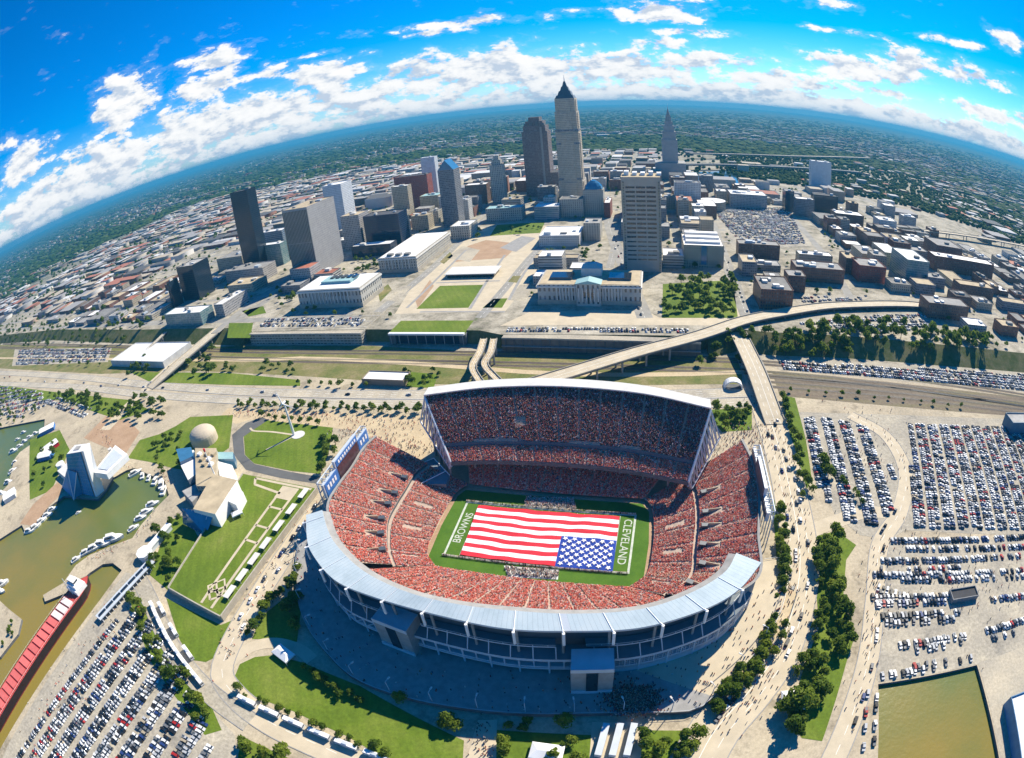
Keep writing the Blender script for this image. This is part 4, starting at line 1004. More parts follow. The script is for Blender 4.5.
for sx_ in (-1, 1):
    mb = MB(); mb.box(sx_*w2*.9-1.2, sx_*w2*.9+1.2, -d2-1.0, -d2, 0, hj-6, 0); mb.build('corner_pier', FA['tan'], t)
    for k in range(12):
        if k % 2 == 0: continue
for k in range(5):
    mb = MB(); x = -w2+4+k*w2*.42; mb.box(x, x+6, -6, 9, hj+.3, hj+random.uniform(3, 6), 0); mb.build('roof_unit', M['white'], t)
# court block with a central dark glass stripe
t = B('court_block', 'broad tan court block with one dark glass stripe and stepped white roof', (684, 246), (724, 246), 31, 66, 'tan', 'roof_white', n=4)
x0, x1, y0, y1 = USED[-1]; mb = MB(); mb.box(-4, 4, -(y1-y0)/2-.4, -(y1-y0)/2+1, 4, 31, 0); mb.build('glass_stripe', M['glass_blue'], t)
for k in range(3):
    mb = MB(); mb.box(-(x1-x0)/2+4, (x1-x0)/2-4, -20+k*18, -8+k*18, 31.3, 34+k*2, 0); mb.build('roof_unit', M['roof_white'], t)
B('link_building', 'low layered white link building between the tan tower and the court block', (663, 256), (684, 256), 18, 40, 'ribbon', 'roof_white', n=3)
B('office_tower', 'white boxy building with flat white roof beside the mall lawn', (539, 236), (579, 236), 18, 68, 'pale', 'roof_white', n=3)
B('office_block', 'low grey building with green terrace before the white boxy building', (533, 259), (578, 258), 12, 20, 'grey', 'roof_tan', n=2)
# garage, conference hall front, car park wall: built against the bluff, roofs level with the upper town
t = thing('parking_garage', 'long low concrete parking garage with cars on its roof below the city hall', 'garage', (-345, 300, 0))
mb = MB(); x0 = G(251, 345)[0]; x1 = G(364, 344)[0]; mb.box(x0+345, x1+345, 268-300, 274-300+14, 0, 13.6, 0, 1); mb.box(x0+345, x1+345, 274-300+14, 360-300, 13.2, 13.8, 1, 1); mb.build('wall', [FA['conc'], M['gravel_lot']], t)
for (a, b, c, d) in ((x0, x1, 268.1, 268.9), (x0, x0+.8, 268.9, 340), (x1-.8, x1, 268.9, 340)):
    mb = MB(); mb.box(a+345, b+345, c-300, d-300, 13.6, 14.9, 0); mb.build('parapet', M['concrete'], t)
for k in range(4): mb = MB(); mb.box(x0+345+2, x1+345-2, 270-300+k*17, 270.4-300+k*17, 14.4, 14.55, 0); mb.build('parking_divider', M['offwhite'], t)
CA, CB = G(398, 337), G(472, 337)
t = thing('conference_hall', 'glass fronted conference hall tucked under the mall lawn with slim white roof edge', 'hall', ((CA[0]+CB[0])/2, 275, 0)); cw = (CB[0]-CA[0])/2
mb = MB(); mb.box(-cw+6, cw-6, -2, 10, 0, 11.5, 0); mb.build('glass_front', FA['navy'], t)
mb = MB(); mb.box(-cw, cw, -7, -3, 12.2, 14.3, 0); mb.build('roof_edge', M['white'], t); mb = MB(); mb.box(-cw, cw, -3, 30, 12.2, 14.1, 0); mb.build('roof_lawn', M['lawn'], t)
for x in np.linspace(-cw+2, cw-2, 9): mb = MB(); mb.bar((x, -5.5, 0), (x, -5.5, 12.2), .5, 0, 8); mb.build('column', M['conc_grey'], t)
for sx_ in (-1, 1): mb = MB(); mb.box(sx_*(cw-3)-4, sx_*(cw-3)+4, -4, 8, 0, 12.3, 0); mb.build('end_wall', M['conc_dark'], t)
RA, RB = G(502, 352)[0], G(700, 354)[0]
t = thing('car_park_wall', 'long dark retaining wall holding up the car park below the courthouse', 'wall', ((RA+RB)/2, 265, 0)); rw2 = (RB-RA)/2
mb = MB(); mb.box(-rw2, rw2, -6, 6, 0, 13.7, 0, 1); mb.build('wall', [plain('dark_wall_concrete', (.16, .145, .13), .9, .2, .3, .12), M['gravel_lot']], t)
mb = MB(); mb.box(-rw2, rw2, -6.4, -6, 13.2, 14.8, 0); mb.build('parapet', M['concrete'], t)
mb = MB(); mb.box(-rw2, rw2, -9, -6, 5.6, 6.2, 0); mb.build('ledge', M['conc_grey'], t)
for x in np.linspace(-rw2+4, rw2-4, 22): mb = MB(); mb.box(x-.6, x+.6, -6.9, -6, 0, 13, 0); mb.build('buttress', M['conc_dark'], t)
# -- three skyline towers
def skyscraper_key():
    x0, x1 = G(557, 175, 120)[0], G(580, 175, 120)[0]; yk = 972; w = (x1-x0)/2; w = 24
    cx = (G(556.5, 150, 170)[0]+0); t = thing('skyscraper', 'tallest tower on the skyline, beige granite shaft with stepped pyramid crown and spire', 'building', (-113, yk, ZP))
    mb = MB()
    for (ww, z0, z1) in ((26, -1, 60), (24.5, 60, 168), (23, 168, 214), (21, 214, 243)):
        mb.box(-ww, ww, -ww, ww, z0, z1, 0, 1)
        mb.box(-ww*.55, ww*.55, -ww-1.6, ww+1.6, z0, z1-4, 0, 1); mb.box(-ww-1.6, ww+1.6, -ww*.55, ww*.55, z0, z1-4, 0, 1)
    mb.build('shaft', [FA['granite'], M['roof_grey']], t)
    mb = MB(); c = lambda q: [(-q, -q), (q, -q), (q, q), (-q, q)]
    mb.frustum(c(20), c(17), 243, 250, 0); mb.frustum(c(15), c(11.5), 250, 260, 0); mb.frustum(c(9.5), c(6.5), 260, 270, 0); mb.frustum(c(5), c(1.8), 270, 282, 0); mb.build('pyramid_crown', M['darksteel'], t)
    mb = MB(); mb.bar((0, 0, 280), (0, 0, 297), 1.2, 0, 6, .2); mb.build('spire', M['steel'], t)
    for z in (61, 140, 169): mb = MB(); mb.box(-24.9, 24.9, -24.9, 24.9, z, z+4.5, 0); mb.build('band_course', FA['slate'], t)
    USED.append((-146, -90, yk-28, yk+28))
skyscraper_key()
p_ = G(539.5, 189, ZP)
def tower_200():
    cx = G(539, 150, 110)[0]; cy = 1120; sc = 1
    x = G(525.5, 150, 14+100); t = thing('skyscraper', 'dark granite tower with stepped notched top left of the tallest tower', 'building', (-213, cy, ZP)); USED.append((-258, -160, cy-32, cy+40))
    mb = MB()
    for (w, d, z) in ((31, 26, 165), (27, 24, 180), (21, 22, 191), (13, 20, 201)): mb.box(-w, w, -d, d, -1, z, 0, 1)
    mb.build('shaft', [FA['pinkgran'], M['roof_dark']], t)
    mb = MB(); mb.box(14, 19, -27.5, -25, 0, 176, 0); mb.build('light_stripe', M['conc_grey'], t)
    for k in range(4): mb = MB(); mb.box(-24+k*14, -17+k*14, -24, -14, 180, 190-3*abs(k-1.5), 0); mb.build('roof_step', M['conc_dark'], t)
    B_ = MB(); B_.box(31, 50, -24, 20, 0, 60, 0, 1); B_.build('low_wing', [FA['pinkgran'], M['roof_dark']], t)
tower_200()
def terminal():
    cx, cy = G(669, 178, ZP)[0], 1420; t = thing('skyscraper', 'slender stone tower tapering in tiers to a cone and needle, right of centre skyline', 'building', (G(669, 178, ZP)[0]+6, cy, ZP)); USED.append((cx-45, cx+45, cy-40, cy+40))
    mb = MB(); mb.box(-45, 45, -30, 40, -1, 48, 0, 1); mb.build('base_block', [FA['lime'], M['roof_grey']], t)
    mb = MB(); mb.box(-23, 23, -20, 20, 48, 118, 0, 1); mb.box(-19.5, 19.5, -17, 17, 118, 142, 0, 1); mb.box(-15, 15, -14, 14, 142, 160, 0, 1); mb.box(-11.5, 11.5, -11.5, 11.5, 160, 172, 0, 1); mb.build('shaft', [FA['lime'], M['conc_grey']], t)
    mb = MB(); mb.frustum(circle(0, 0, 10, 8, .39), circle(0, 0, 9.4, 8, .39), 172, 182, 0); mb.frustum(circle(0, 0, 7.6, 8, .39), circle(0, 0, 7, 8, .39), 182, 192, 0); mb.cone(circle(0, 0, 5.4, 12), 192, (0, 0, 214)); mb.build('tiered_crown', M['conc_grey'], t)
    mb = MB(); mb.bar((0, 0, 210), (0, 0, 228), .8, 0, 6, .15); mb.build('needle', M['steel'], t)
terminal()
def gable_tower():
    h = 118; a, b = G(434, 172, ZP+h), G(456, 168, ZP+h); cx, cy, w = (a[0]+b[0])/2, (a[1]+b[1])/2, (b[0]-a[0])/2
    t = thing('office_tower', 'blue glass tower with sloping pitched top in the cluster left of centre', 'building', (cx, cy+18, ZP)); USED.append((a[0], b[0], cy, cy+36))
    mb = MB(); mb.box(-w, w, -18, 18, -1, h, 0, 1); mb.build('shaft', [FA['slate'], M['roof_grey']], t)
    mb = MB(); P = [(-w, -18, h), (w, -18, h), (w, 18, h), (-w, 18, h)]; r0, r1 = (0, -18, h+20), (0, 18, h+20)
    mb.face([P[0], P[1], r0]); mb.face([P[2], P[3], r1]); mb.face([P[1], P[2], r1, r0]); mb.face([P[3], P[0], r0, r1]); mb.build('pitched_top', M['glass_blue'], t)
gable_tower()
B('office_tower', 'slim white slab tower just left of the blue pitched tower', (421, 158), (433, 157), 118, 24, 'whiteslab', 'roof_white', n=1)
B('office_tower', 'red brown tower with dark front left of the blue pitched tower', (397, 177), (423, 176), 86, 34, 'redb', 'roof_dark', n=2)
B('office_tower', 'tan narrow tower standing behind the navy glass block', (392, 187), (406, 186), 82, 22, 'tan', 'roof_white', n=1)
t = B('office_block', 'navy glass block on a dark podium right of the grey federal tower', (363, 217), (397, 214), 62, 40, 'navy', 'roof_dark', n=2)
B('podium_block', 'dark blue low podium block with pale roof edge beneath the navy glass block', (351, 247), (390, 244), 20, 26, 'navy', 'roof_white', n=2)
B('office_block', 'narrow orange tan slab at the right side of the navy glass block', (397, 213), (403, 212), 58, 26, 'tan', 'roof_tan', n=0)
B('office_tower', 'white topped pale slab tower behind the grey federal tower', (319, 188), (343, 183), 120, 46, 'whiteslab', 'roof_white', n=1)
B('office_block', 'grey purple block hugging the right side of the grey federal tower', (338, 218), (360, 214), 66, 40, 'grey', 'roof_tan', n=2)
B('office_block', 'blue banded office slab right of the dark glass tower', (252, 235), (282, 230), 55, 26, 'blueband', 'roof_white', n=2)
B('office_block', 'greenish round fronted office block below the blue banded slab', (259, 247), (281, 243), 42, 22, 'green', 'roof_white', n=1)
B('office_tower', 'beige windowless shaft at the right of the blue banded slab', (283, 229), (293, 227), 62, 22, plain('beige_shaft', (.46, .38, .26), .8), 'roof_white', n=0)
B('office_tower', 'stepped dark glass tower near the lakefront bluff at left', (169, 272), (199, 262), 64, 44, 'dark', 'roof_grey', n=3)
B('office_tower', 'lower dark glass shoulder of the stepped tower near the bluff', (163, 285), (172, 281), 48, 24, 'dark', 'roof_dark', n=1)
B('office_block', 'glass fronted low block with white roof before the stepped dark tower', (163, 316), (201, 312), 22, 30, 'green', 'roof_white', n=2, z0=12)
B('office_block', 'low grey white office right of the stepped dark tower', (211, 307), (225, 303), 20, 62, 'grey', 'roof_white', n=2)
B('office_block', 'tan low building with roof terrace behind the low grey white office', (226, 287), (254, 283), 14, 40, 'tan', 'roof_tan', n=3)
B('office_block', 'pale block with grey roof between tan low building and dark glass tower', (225, 272), (262, 268), 24, 40, 'grey', 'roof_grey', n=4)
B('office_block', 'old bank block at the foot of the tallest tower', (559, 200), (583, 199), 36, 40, 'stone', 'roof_grey', n=2)
B('office_block', 'blue shaded block with white roof left of the tallest tower foot', (533, 208), (559, 206), 26, 42, 'blueband', 'roof_white', n=2)
B('library_block', 'grey stone library with copper roof beyond the mall lawn', (486, 209), (521, 208), 26, 34, 'stone', 'roof_teal', n=3)
B('office_block', 'small stone block with white roof beside the mall trees', (450, 227), (469, 226), 24, 50, 'stone', 'roof_white', n=2)
B('office_block', 'beige block with copper green roof before the blue pitched tower', (419, 197), (438, 195), 44, 40, 'tan', 'roof_teal', n=2)
B('office_block', 'pale stone slab right of the beige block with copper green roof', (438, 197), (450, 196), 46, 44, 'pale', 'roof_white', n=1)
B('office_block', 'tan old block directly behind the long auditorium', (410, 217), (428, 215), 30, 30, 'tan', 'roof_tan', n=2)
B('office_block', 'low brown block at the far end of the auditorium', (428, 212), (438, 211), 26, 30, 'stone', 'roof_grey', n=2)
B('office_block', 'dark grey block right of the blue pitched tower', (456, 199), (478, 197), 36, 30, 'slate', 'roof_grey', n=2)
B('office_block', 'brownish block with white roof behind the dark grey block', (464, 186), (486, 184), 48, 34, 'brown', 'roof_white', n=2)
t = B('telephone_tower', 'narrow stepped stone tower far beyond the mall lawn', (489, 166), (502, 165), 92, 26, 'stone', 'roof_grey', n=0)
x0, x1, y0, y1 = USED[-1]; mb = MB(); q = (x1-x0)/2; mb.box(-q*.7, q*.7, -8, 8, 92, 106, 0); mb.box(-q*.4, q*.4, -5, 5, 106, 116, 0); mb.bar((0, 0, 116), (0, 0, 128), .8, 0, 6, .1); mb.build('stepped_top', FA['stone'], t)
h = 52; t = B('hotel_tower', 'round shouldered tan tower with blue domed top right of the tallest tower', (583, 190), (603, 190), h, 34, 'stone', 'roof_grey', n=0)
x0, x1, y0, y1 = USED[-1]; w2 = (x1-x0)/2; mb = MB()
prev = circle(0, 0, w2*.95, 12)
for (r0, r1, z0, z1) in ((.95, .85, 0, 6), (.85, .6, 6, 12), (.6, .25, 12, 17)): mb.frustum(circle(0, 0, w2*r0, 12), circle(0, 0, w2*r1, 12), h+1.1+z0, h+1.1+z1, 0)
mb.build('domed_top', M['glass_blue'], t)
B('office_block', 'small red brick block on the wide street right of the domed tan tower', (604, 203), (610, 203), 30, 60, 'redb', 'roof_white', n=1)
B('office_block', 'pale green stone block with dark roof edge beyond the court block', (675, 184), (700, 182), 58, 38, 'pale', 'roof_dark', n=3)
B('office_block', 'low block with tan roof left of the pale green stone block', (662, 197), (676, 197), 26, 34, 'tan', 'roof_tan', n=2)
t = thing('round_building', 'low round tan building right of the pale green stone block', 'building', (*G(713, 211, ZP), ZP)); mb = MB(); mb.prism(circle(0, 20, 30, 20), 0, 20, 0, 1); mb.build('wall', [FA['tan'], M['roof_white']], t)
B('apartment_block', 'long grey blue apartment block with many bays behind the big car park', (731, 194), (767, 196), 30, 60, 'grey', 'roof_white', n=6)
B('apartment_block', 'left wing of the long grey blue apartment block', (716, 186), (731, 189), 30, 60, 'grey', 'roof_grey', n=3)
B('apartment_block', 'grey block between the slender stone tower and the apartment block', (700, 176), (713, 176), 40, 36, 'slate', 'roof_grey', n=2)
B('office_block', 'dark blue glass block left of three behind the big car park', (784, 190), (796, 193), 46, 30, 'navy', 'roof_grey', n=1)
B('office_block', 'grey slab between the two dark blue glass blocks', (797, 199), (814, 200), 38, 26, 'slate', 'roof_white', n=1)
B('office_block', 'black glass block right of the grey slab and below the white tower', (816, 196), (836, 196), 42, 28, 'dark', 'roof_dark', n=1)
B('apartment_tower', 'white tall apartment tower by the river beyond the black glass block', (812, 161), (831, 163), 84, 30, 'whiteslab', 'roof_white', n=2)
B('warehouse', 'brown warehouse with white striped roof right of the black glass block', (837, 214), (863, 216), 24, 40, 'brown', 'roof_white', n=3)
B('warehouse', 'pale grey cold store before the viaduct at right', (878, 219), (898, 223), 30, 36, 'pale', 'roof_white', n=2)
B('warehouse', 'dark brick row with grey roof below the big car park', (739, 244), (780, 246), 22, 26, 'brown', 'roof_grey', n=4)
B('warehouse', 'narrow dark block with flat tan roof beside the wide street', (743, 263), (757, 262), 20, 40, 'slate', 'roof_tan', n=1)
B('warehouse', 'dark red brick warehouse at the bend of the viaduct', (762, 291), (793, 290), 24, 52, 'brick', 'roof_grey', n=5)
B('warehouse', 'brown six storey warehouse with ribbed grey roof behind the small car park', (797, 268), (844, 270), 20, 34, 'brick', 'roof_grey', n=5)
B('warehouse', 'low building with white roofs behind the brown six storey warehouse', (800, 255), (832, 256), 14, 22, 'tan', 'roof_white', n=3)
B('warehouse', 'dark narrow brick block left of the red brick warehouse', (846, 258), (858, 260), 24, 36, 'brown', 'roof_tan', n=1)
B('warehouse', 'red brick warehouse with dark base left of the white roofed glass slab', (860, 266), (886, 268), 24, 40, 'redb', 'roof_grey', n=3)
B('apartment_block', 'tall glass slab with long white roof among the brick warehouses', (910, 262), (927, 261), 36, 66, 'green', 'roof_white', n=1)
B('warehouse', 'grey block tucked right of the white roofed glass slab', (927, 277), (946, 280), 16, 26, 'slate', 'roof_grey', n=2)
B('warehouse', 'long dark red brick mill with pale blue roof at far right', (932, 254), (997, 268), 26, 30, 'brick', 'roof_white', n=2)
B('warehouse', 'tan roofed long block in front of the dark red brick mill', (958, 283), (996, 291), 18, 24, 'brown', 'roof_tan', n=2)
B('warehouse', 'long slate sided shed at the right edge behind the corner shop block', (996, 296), (1040, 312), 14, 20, 'slate', 'roof_tan', n=1)
B('warehouse', 'dark brick cube with red side wall standing alone on the bluff', (932, 306), (966, 305), 20, 30, 'brown', 'roof_grey', n=3)
B('warehouse', 'low grey roofed shed right of the dark brick cube', (967, 324), (988, 328), 12, 24, 'grey', 'roof_white', n=1)
B('warehouse', 'small brick corner block with tan roof at the right edge', (1000, 324), (1021, 330), 14, 24, 'brick', 'roof_tan', n=1)
B('warehouse', 'blue sided boat shed at the right edge of the car park', (1011, 421), (1045, 426), 12, 18, plain('blue_cladding', (.05, .14, .22), .5), 'roof_grey', n=0, z0=0)
B('warehouse', 'pale blue roofed quay shed in the bottom right corner', (1019, 746), (1075, 750), 8, 46, plain('blue_sheet', (.10, .22, .36), .5), 'roof_white', n=0, z0=0)
t = B('exhibition_hall', 'low exhibition hall with wide plain white roof beside the ninth street bridge', (108, 363), (166, 360), 9, 62, plain('pale_cladding', (.5, .5, .48)), 'roof_white', n=0, z0=0)
t = B('rail_station', 'small station pavilion with flat white roof beside the shoreway', (363, 378), (402, 383), 6, 18, plain('station_wall', (.25, .2, .15)), 'roof_white', n=0, z0=0)
B('kiosk', 'dark roofed attendant building in the western car park', (952, 599), (979, 598), 3.0, 9, plain('kiosk_wall', (.2, .2, .2)), 'roof_dark', n=0, z0=0)
B('pavilion', 'small white square pavilion on the lawn by the lakefront avenue', (797, 706), (810, 706), 4, 9, M['offwhite'], 'roof_white', n=0, z0=0)
B('tower_block', 'tan office cube on the corner beyond the courthouse', (583, 224), (600, 223), 30, 40, 'stone', 'roof_grey', n=2)
# glass canopy hall on the mall
a, b = G(444, 275, ZP+6), G(494, 275, ZP+6); t = thing('glass_pavilion', 'low flat white roofed pavilion behind the mall lawn', 'pavilion', ((a[0]+b[0])/2, a[1]+12, ZP)); pw = (b[0]-a[0])/2
mb = MB(); mb.box(-pw, pw, -12, 24, 5.4, 6.4, 0); mb.build('roof', M['offwhite'], t); mb = MB(); mb.box(-pw+3, pw-3, -8, 20, 0, 5.4, 0); mb.build('wall', M['glass_dark'], t)

# -- museum on the basin: white tower, leaning glass tent, drum and cantilevered wing
def rock_museum():
    cx, cy = -412, -48
    t = thing('waterfront_museum', 'white museum tower with leaning blue glass pyramid standing in the harbour basin', 'museum', (cx, cy, -2.2))
    L = lambda p, z: (*[a-b for a, b in zip(G(*p, z), (cx, cy))], z+2.2)
    T1, T2, T3, T4 = L((67, 454), 46), L((81.5, 451.5), 46), L((87, 443.5), 48), L((75, 445), 48)
    P1, P2, P3, P4 = L((71, 491), -2), L((96, 498), -2), L((103, 492), -2), L((80, 477), -2)
    S1, S2 = L((81.5, 451), 49), L((88, 443), 49)
    # white tower behind the glass, with a bright slab along its right side
    mb = MB(); mb.face([T1, T2, T3, T4]); mb.face([P2, P3, T3, T2]); mb.face([P3, P4, T4, T3]); mb.face([P4, P1, T1, T4]); mb.build('white_tower', M['white'], t)
    mb = MB(); q = [P2, P3, S2, S1]; n = Vector((3.6, .6, 0)); r = [tuple(Vector(a)+n) for a in q]
    mb.face(r); mb.face(q[::-1])
    for i in range(4): mb.face([q[i], q[(i+1) % 4], r[(i+1) % 4], r[i]])
    mb.build('side_slab', M['white'], t)
    mb = MB(); u = lambda f, g: tuple(np.array(T1)*(1-f)*(1-g)+np.array(T2)*f*(1-g)+np.array(T3)*f*g+np.array(T4)*(1-f)*g+np.array([0, 0, .5]))
    mb.face([u(.3, .3), u(.7, .3), u(.7, .75), u(.3, .75)]); mb.build('roof_well', M['roof_grey'], t)
    mb = MB(); o = np.array([-.15, -1.0, .2]); f = lambda a: tuple(np.array(a)+o)
    mb.face([f(P1), f(P2), f(T2), f(T1)]); mb.build('glass_front', M['glass_pyr'], t)
    # smaller tent leaning against the tower from the lake side
    A, A2, B1, B2, B3 = tuple(np.array(T1)*.62+np.array(P1)*.38+o), tuple((np.array(T1)*.5+np.array(T2)*.5)*.55+(np.array(P1)*.5+np.array(P2)*.5)*.45+o*1.5), L((62, 489), -2), L((74, 500), -2), tuple((np.array(P1)*.45+np.array(P2)*.55)+o)
    mb = MB(); mb.face([A, B1, B2]); mb.face([A, B2, A2]); mb.face([A2, B2, B3]); mb.build('glass_tent', M['glass_pyr'], t)
    mb = MB()
    for k in range(1, 12):
        w = k/12; a = np.array(P1)*(1-w)+np.array(P2)*w+o*1.4; b = np.array(T1)*(1-w)+np.array(T2)*w+o*1.4; mb.bar(tuple(a), tuple(b), .055, 0, 4)
        a = np.array(P1)*(1-w)+np.array(T1)*w+o*1.4; b = np.array(P2)*(1-w)+np.array(T2)*w+o*1.4; mb.bar(tuple(a), tuple(b), .055, 0, 4)
    mb.build('glazing_bars', M['steel'], t)
    for (a, b, n_) in ((A, B2, 0), (A, B1, 0), (A2, B2, 0)): mb = MB(); mb.bar(a, b, .55, 0, 6); mb.build('tent_rib', M['white'], t)
    W = [L((93, 471), 24), L((115, 444), 24), L((127, 453), 24), L((106, 473), 24)]; mb = MB(); mb.prism([(a[0], a[1]) for a in W], 19, 25, 0, 0, True); mb.build('cantilever_wing', M['white'], t)
    c_ = np.mean([(a[0], a[1]) for a in W], 0); mb = MB(); mb.prism([tuple(c_+(np.array(a[:2])-c_)*.72) for a in W], 25.1, 25.7, 0); mb.build('wing_roof', M['steel'], t)
    q = L((117, 464), -2); mb = MB(); mb.bar((q[0], q[1], 0), (q[0], q[1], 19), 2.6, 0, 14); mb.build('wing_column', M['offwhite'], t)
    q = L((63, 470), 0); mb = MB(); mb.prism(circle(q[0], q[1], 6, 18), 0, 11, 0, 0); mb.build('white_drum', M['white'], t)
    Pd = [L(p, 0) for p in ((60, 476), (72, 486), (84, 476), (72, 466))]; mb = MB(); mb.prism([(a[0], a[1]) for a in Pd], 0, 9, 0, 0); mb.build('podium', M['offwhite'], t)
M['glass_pyr'] = plain('tent_glass', (.05, .25, .42), .5, .12, .30, .06)
rock_museum()
# -- science centre: dome, long exhibit hall, wedge of blue glass
def science_centre():
    c = G(205, 452, 0); t = thing('science_centre', 'science museum with tan dome, long tan roofs and slanted blue glass walls', 'museum', (*c, 0)); L = lambda p, z=0: (G(*p, z)[0]-c[0], G(*p, z)[1]-c[1])
    dc = L((205, 441), 0); mb = MB(); r = 14.5
    mb.walls(circle(*dc, r, 28), 0, 7, 0)
    for k in range(7):
        a0, a1 = k*math.pi/14, (k+1)*math.pi/14
        mb.frustum(circle(*dc, r*math.cos(a0), 28), circle(*dc, max(.1, r*math.cos(a1)), 28), 7+r*.62*math.sin(a0), 7+r*.62*math.sin(a1), 0, k == 6)
    mb.build('dome', plain('dome_panels', (.50, .42, .31), .7, .3, .08, .2), t, smooth=False)
    def vol(name, px, z, z0, m, mt):
        P = [L(p, z) for p in px]; mb = MB(); mb.prism(P, z0, z, 0, 1); return mb.build(name, [m, mt], t)
    vol('exhibit_hall', [(195, 448), (216, 448), (217, 486), (196, 486)], 15, 0, FA['tan'], M['roof_tan'])
    vol('south_hall', [(193, 509), (213, 474), (237, 480), (215, 514)], 17, 0, M['white'], M['roof_tan'])
    vol('east_wing', [(178, 451), (194, 450), (196, 474), (188, 480), (181, 466)], 12, 0, FA['blueband'], M['roof_white'])
    vol('glass_gallery', [(176, 449), (191, 447), (193, 456), (180, 462)], 15, 0, M['glass_blue'], M['glass_blue'])
    vol('link_hall', [(216, 452), (233, 452), (233, 459), (217, 459)], 10, 0, M['glass_blue'], M['roof_teal'])
    vol('entrance_hall', [(217, 461), (232, 465), (236, 480), (220, 478)], 11, 0, M['white'], M['roof_white'])
    vol('white_annex', [(226, 500), (236, 486), (243, 492), (236, 505)], 13, 0, M['white'], M['roof_white'])
    vol('service_court', [(182, 491), (196, 484), (206, 488), (192, 502)], 9, 0, M['conc_grey'], M['roof_grey'])
    # slanted glass front facing the lake
    A, Bq = L((182, 508), 15), L((214, 514), 15); a2, b2 = L((183, 524), 0), L((206, 536), 0); mb = MB()
    mb.face([(*A, 15), (*a2, .3), (*b2, .3), (*Bq, 15)]); mb.face([(*Bq, 15), (*b2, .3), (*L((216, 516), 0), .3)]); mb.build('glass_front', M['glass_blue'], t)
    for k in range(1, 6):
        u = k/6; p = [A[i]+(Bq[i]-A[i])*u for i in (0, 1)]; q = [a2[i]+(b2[i]-a2[i])*u for i in (0, 1)]; mb = MB(); mb.bar((*p, 15.3), (*q, .6), .22, 0, 4); mb.build('mullion', M['steel'], t)
    mb = MB(); m0 = L((216, 478), 12); mb.bar((*m0, 12), (m0[0], m0[1], 38), .6, 0, 8, .4); mb.build('mast', M['white'], t)
    mb = MB(); mb.bar((m0[0], m0[1], 38), (m0[0], m0[1], 40.5), .9, 0, 8); mb.build('mast_top', M['flag_red'], t)
    for k in range(7): mb = MB(); q = L((200+k*2.3, 455+5*(k % 3)), 15); mb.box(q[0]-2, q[0]+2, q[1]-2, q[1]+2, 15.1, 17.2, 0); mb.build('roof_unit', random.choice([M['white'], M['steel'], M['roof_tan']]), t)
science_centre()
# raised lawn on the garage roof between museum and stadium
def raised_lawn():
    z = 4.0; P = GP([(168.5, 588), (221, 617), (316.6, 488.6), (243, 473.8)], z); mb = MB(); mb.prism(P, 0, z, 0, 1)
    tag(mb.build('raised_lawn', [M['conc_grey'], M['lawn']]), kind='structure')
    a, b, c, d = P
    def Q(u, v, q=z): return (a[0]+(b[0]-a[0])*u+((d[0]-a[0])+((c[0]-b[0])-(d[0]-a[0]))*u)*v, a[1]+(b[1]-a[1])*u+((d[1]-a[1])+((c[1]-b[1])-(d[1]-a[1]))*u)*v)
    mb = MB()
    def path(pts, w): mb.strip([Q(*p) for p in pts], w, z+.06, 0)
    path([(.62, .02), (.62, .93)], 2.2); path([(.80, .02), (.80, .97)], 2.2)
    for v in (.12, .5, .62, .78): path([(.62, v), (.80, v)], 2.0)
    path([(.71, .06), (.86, .13), (.71, .21), (.56, .13), (.71, .06)], 1.8); path([(.635, .095), (.785, .17)], 1.6); path([(.785, .095), (.635, .17)], 1.6)
    path([(.25, .93), (.66, .90)], 2.4); path([(.20, .985), (.25, .93)], 2.2); path([(.20, .985), (.95, .985)], 2.4)
    mb.face([(*Q(.60, .86), z+.055), (*Q(.80, .86), z+.055), (*Q(.80, .97), z+.055), (*Q(.60, .97), z+.055)])
    tag(mb.build('garden_path', M['paving']), kind='structure')
    W = [((0, 0), (1, 0)), ((0, 0), (0, 1)), ((1, 0), (1, 1))]
    for k, (p, q) in enumerate(W):
        p, q = Q(*p), Q(*q); mb = MB(); L = math.dist(p, q); mb.obox((p[0]+q[0])/2, (p[1]+q[1])/2, math.atan2(q[1]-p[1], q[0]-p[0]), L, .9, 0, z+1.1, 0)
        tag(mb.build('garden_wall', M['concrete']), ['concrete wall along the lake end of the raised lawn', 'concrete wall along the museum side of the raised lawn', 'concrete wall along the stadium side of the raised lawn'][k], 'wall')
    n = 0
    for v in (.10, .22, .34, .46, .60, .74, .88):
        p0 = Q(.93, v); p1 = Q(.93, v+.085); n += 1; mid = ((p0[0]+p1[0])/2, (p0[1]+p1[1])/2)
        t = thing('pergola', f'white flat pergola, {ordinal(n)} from the lake along the raised lawn', 'pergola', (*mid, z), math.atan2(p1[1]-p0[1], p1[0]-p0[0]), 'pergolas along the raised lawn'); L = math.dist(p0, p1)
        mb = MB(); mb.box(-L/2, L/2, -2.3, 2.3, 2.8, 3.1, 0); mb.build('roof', M['offwhite'], t)
        for e in (-L/2+.4, L/2-.4):
            for e2 in (-1.8, 1.8): mb = MB(); mb.bar((e, e2, 0), (e, e2, 2.8), .18, 0); mb.build('post', M['steel'], t)
raised_lawn()
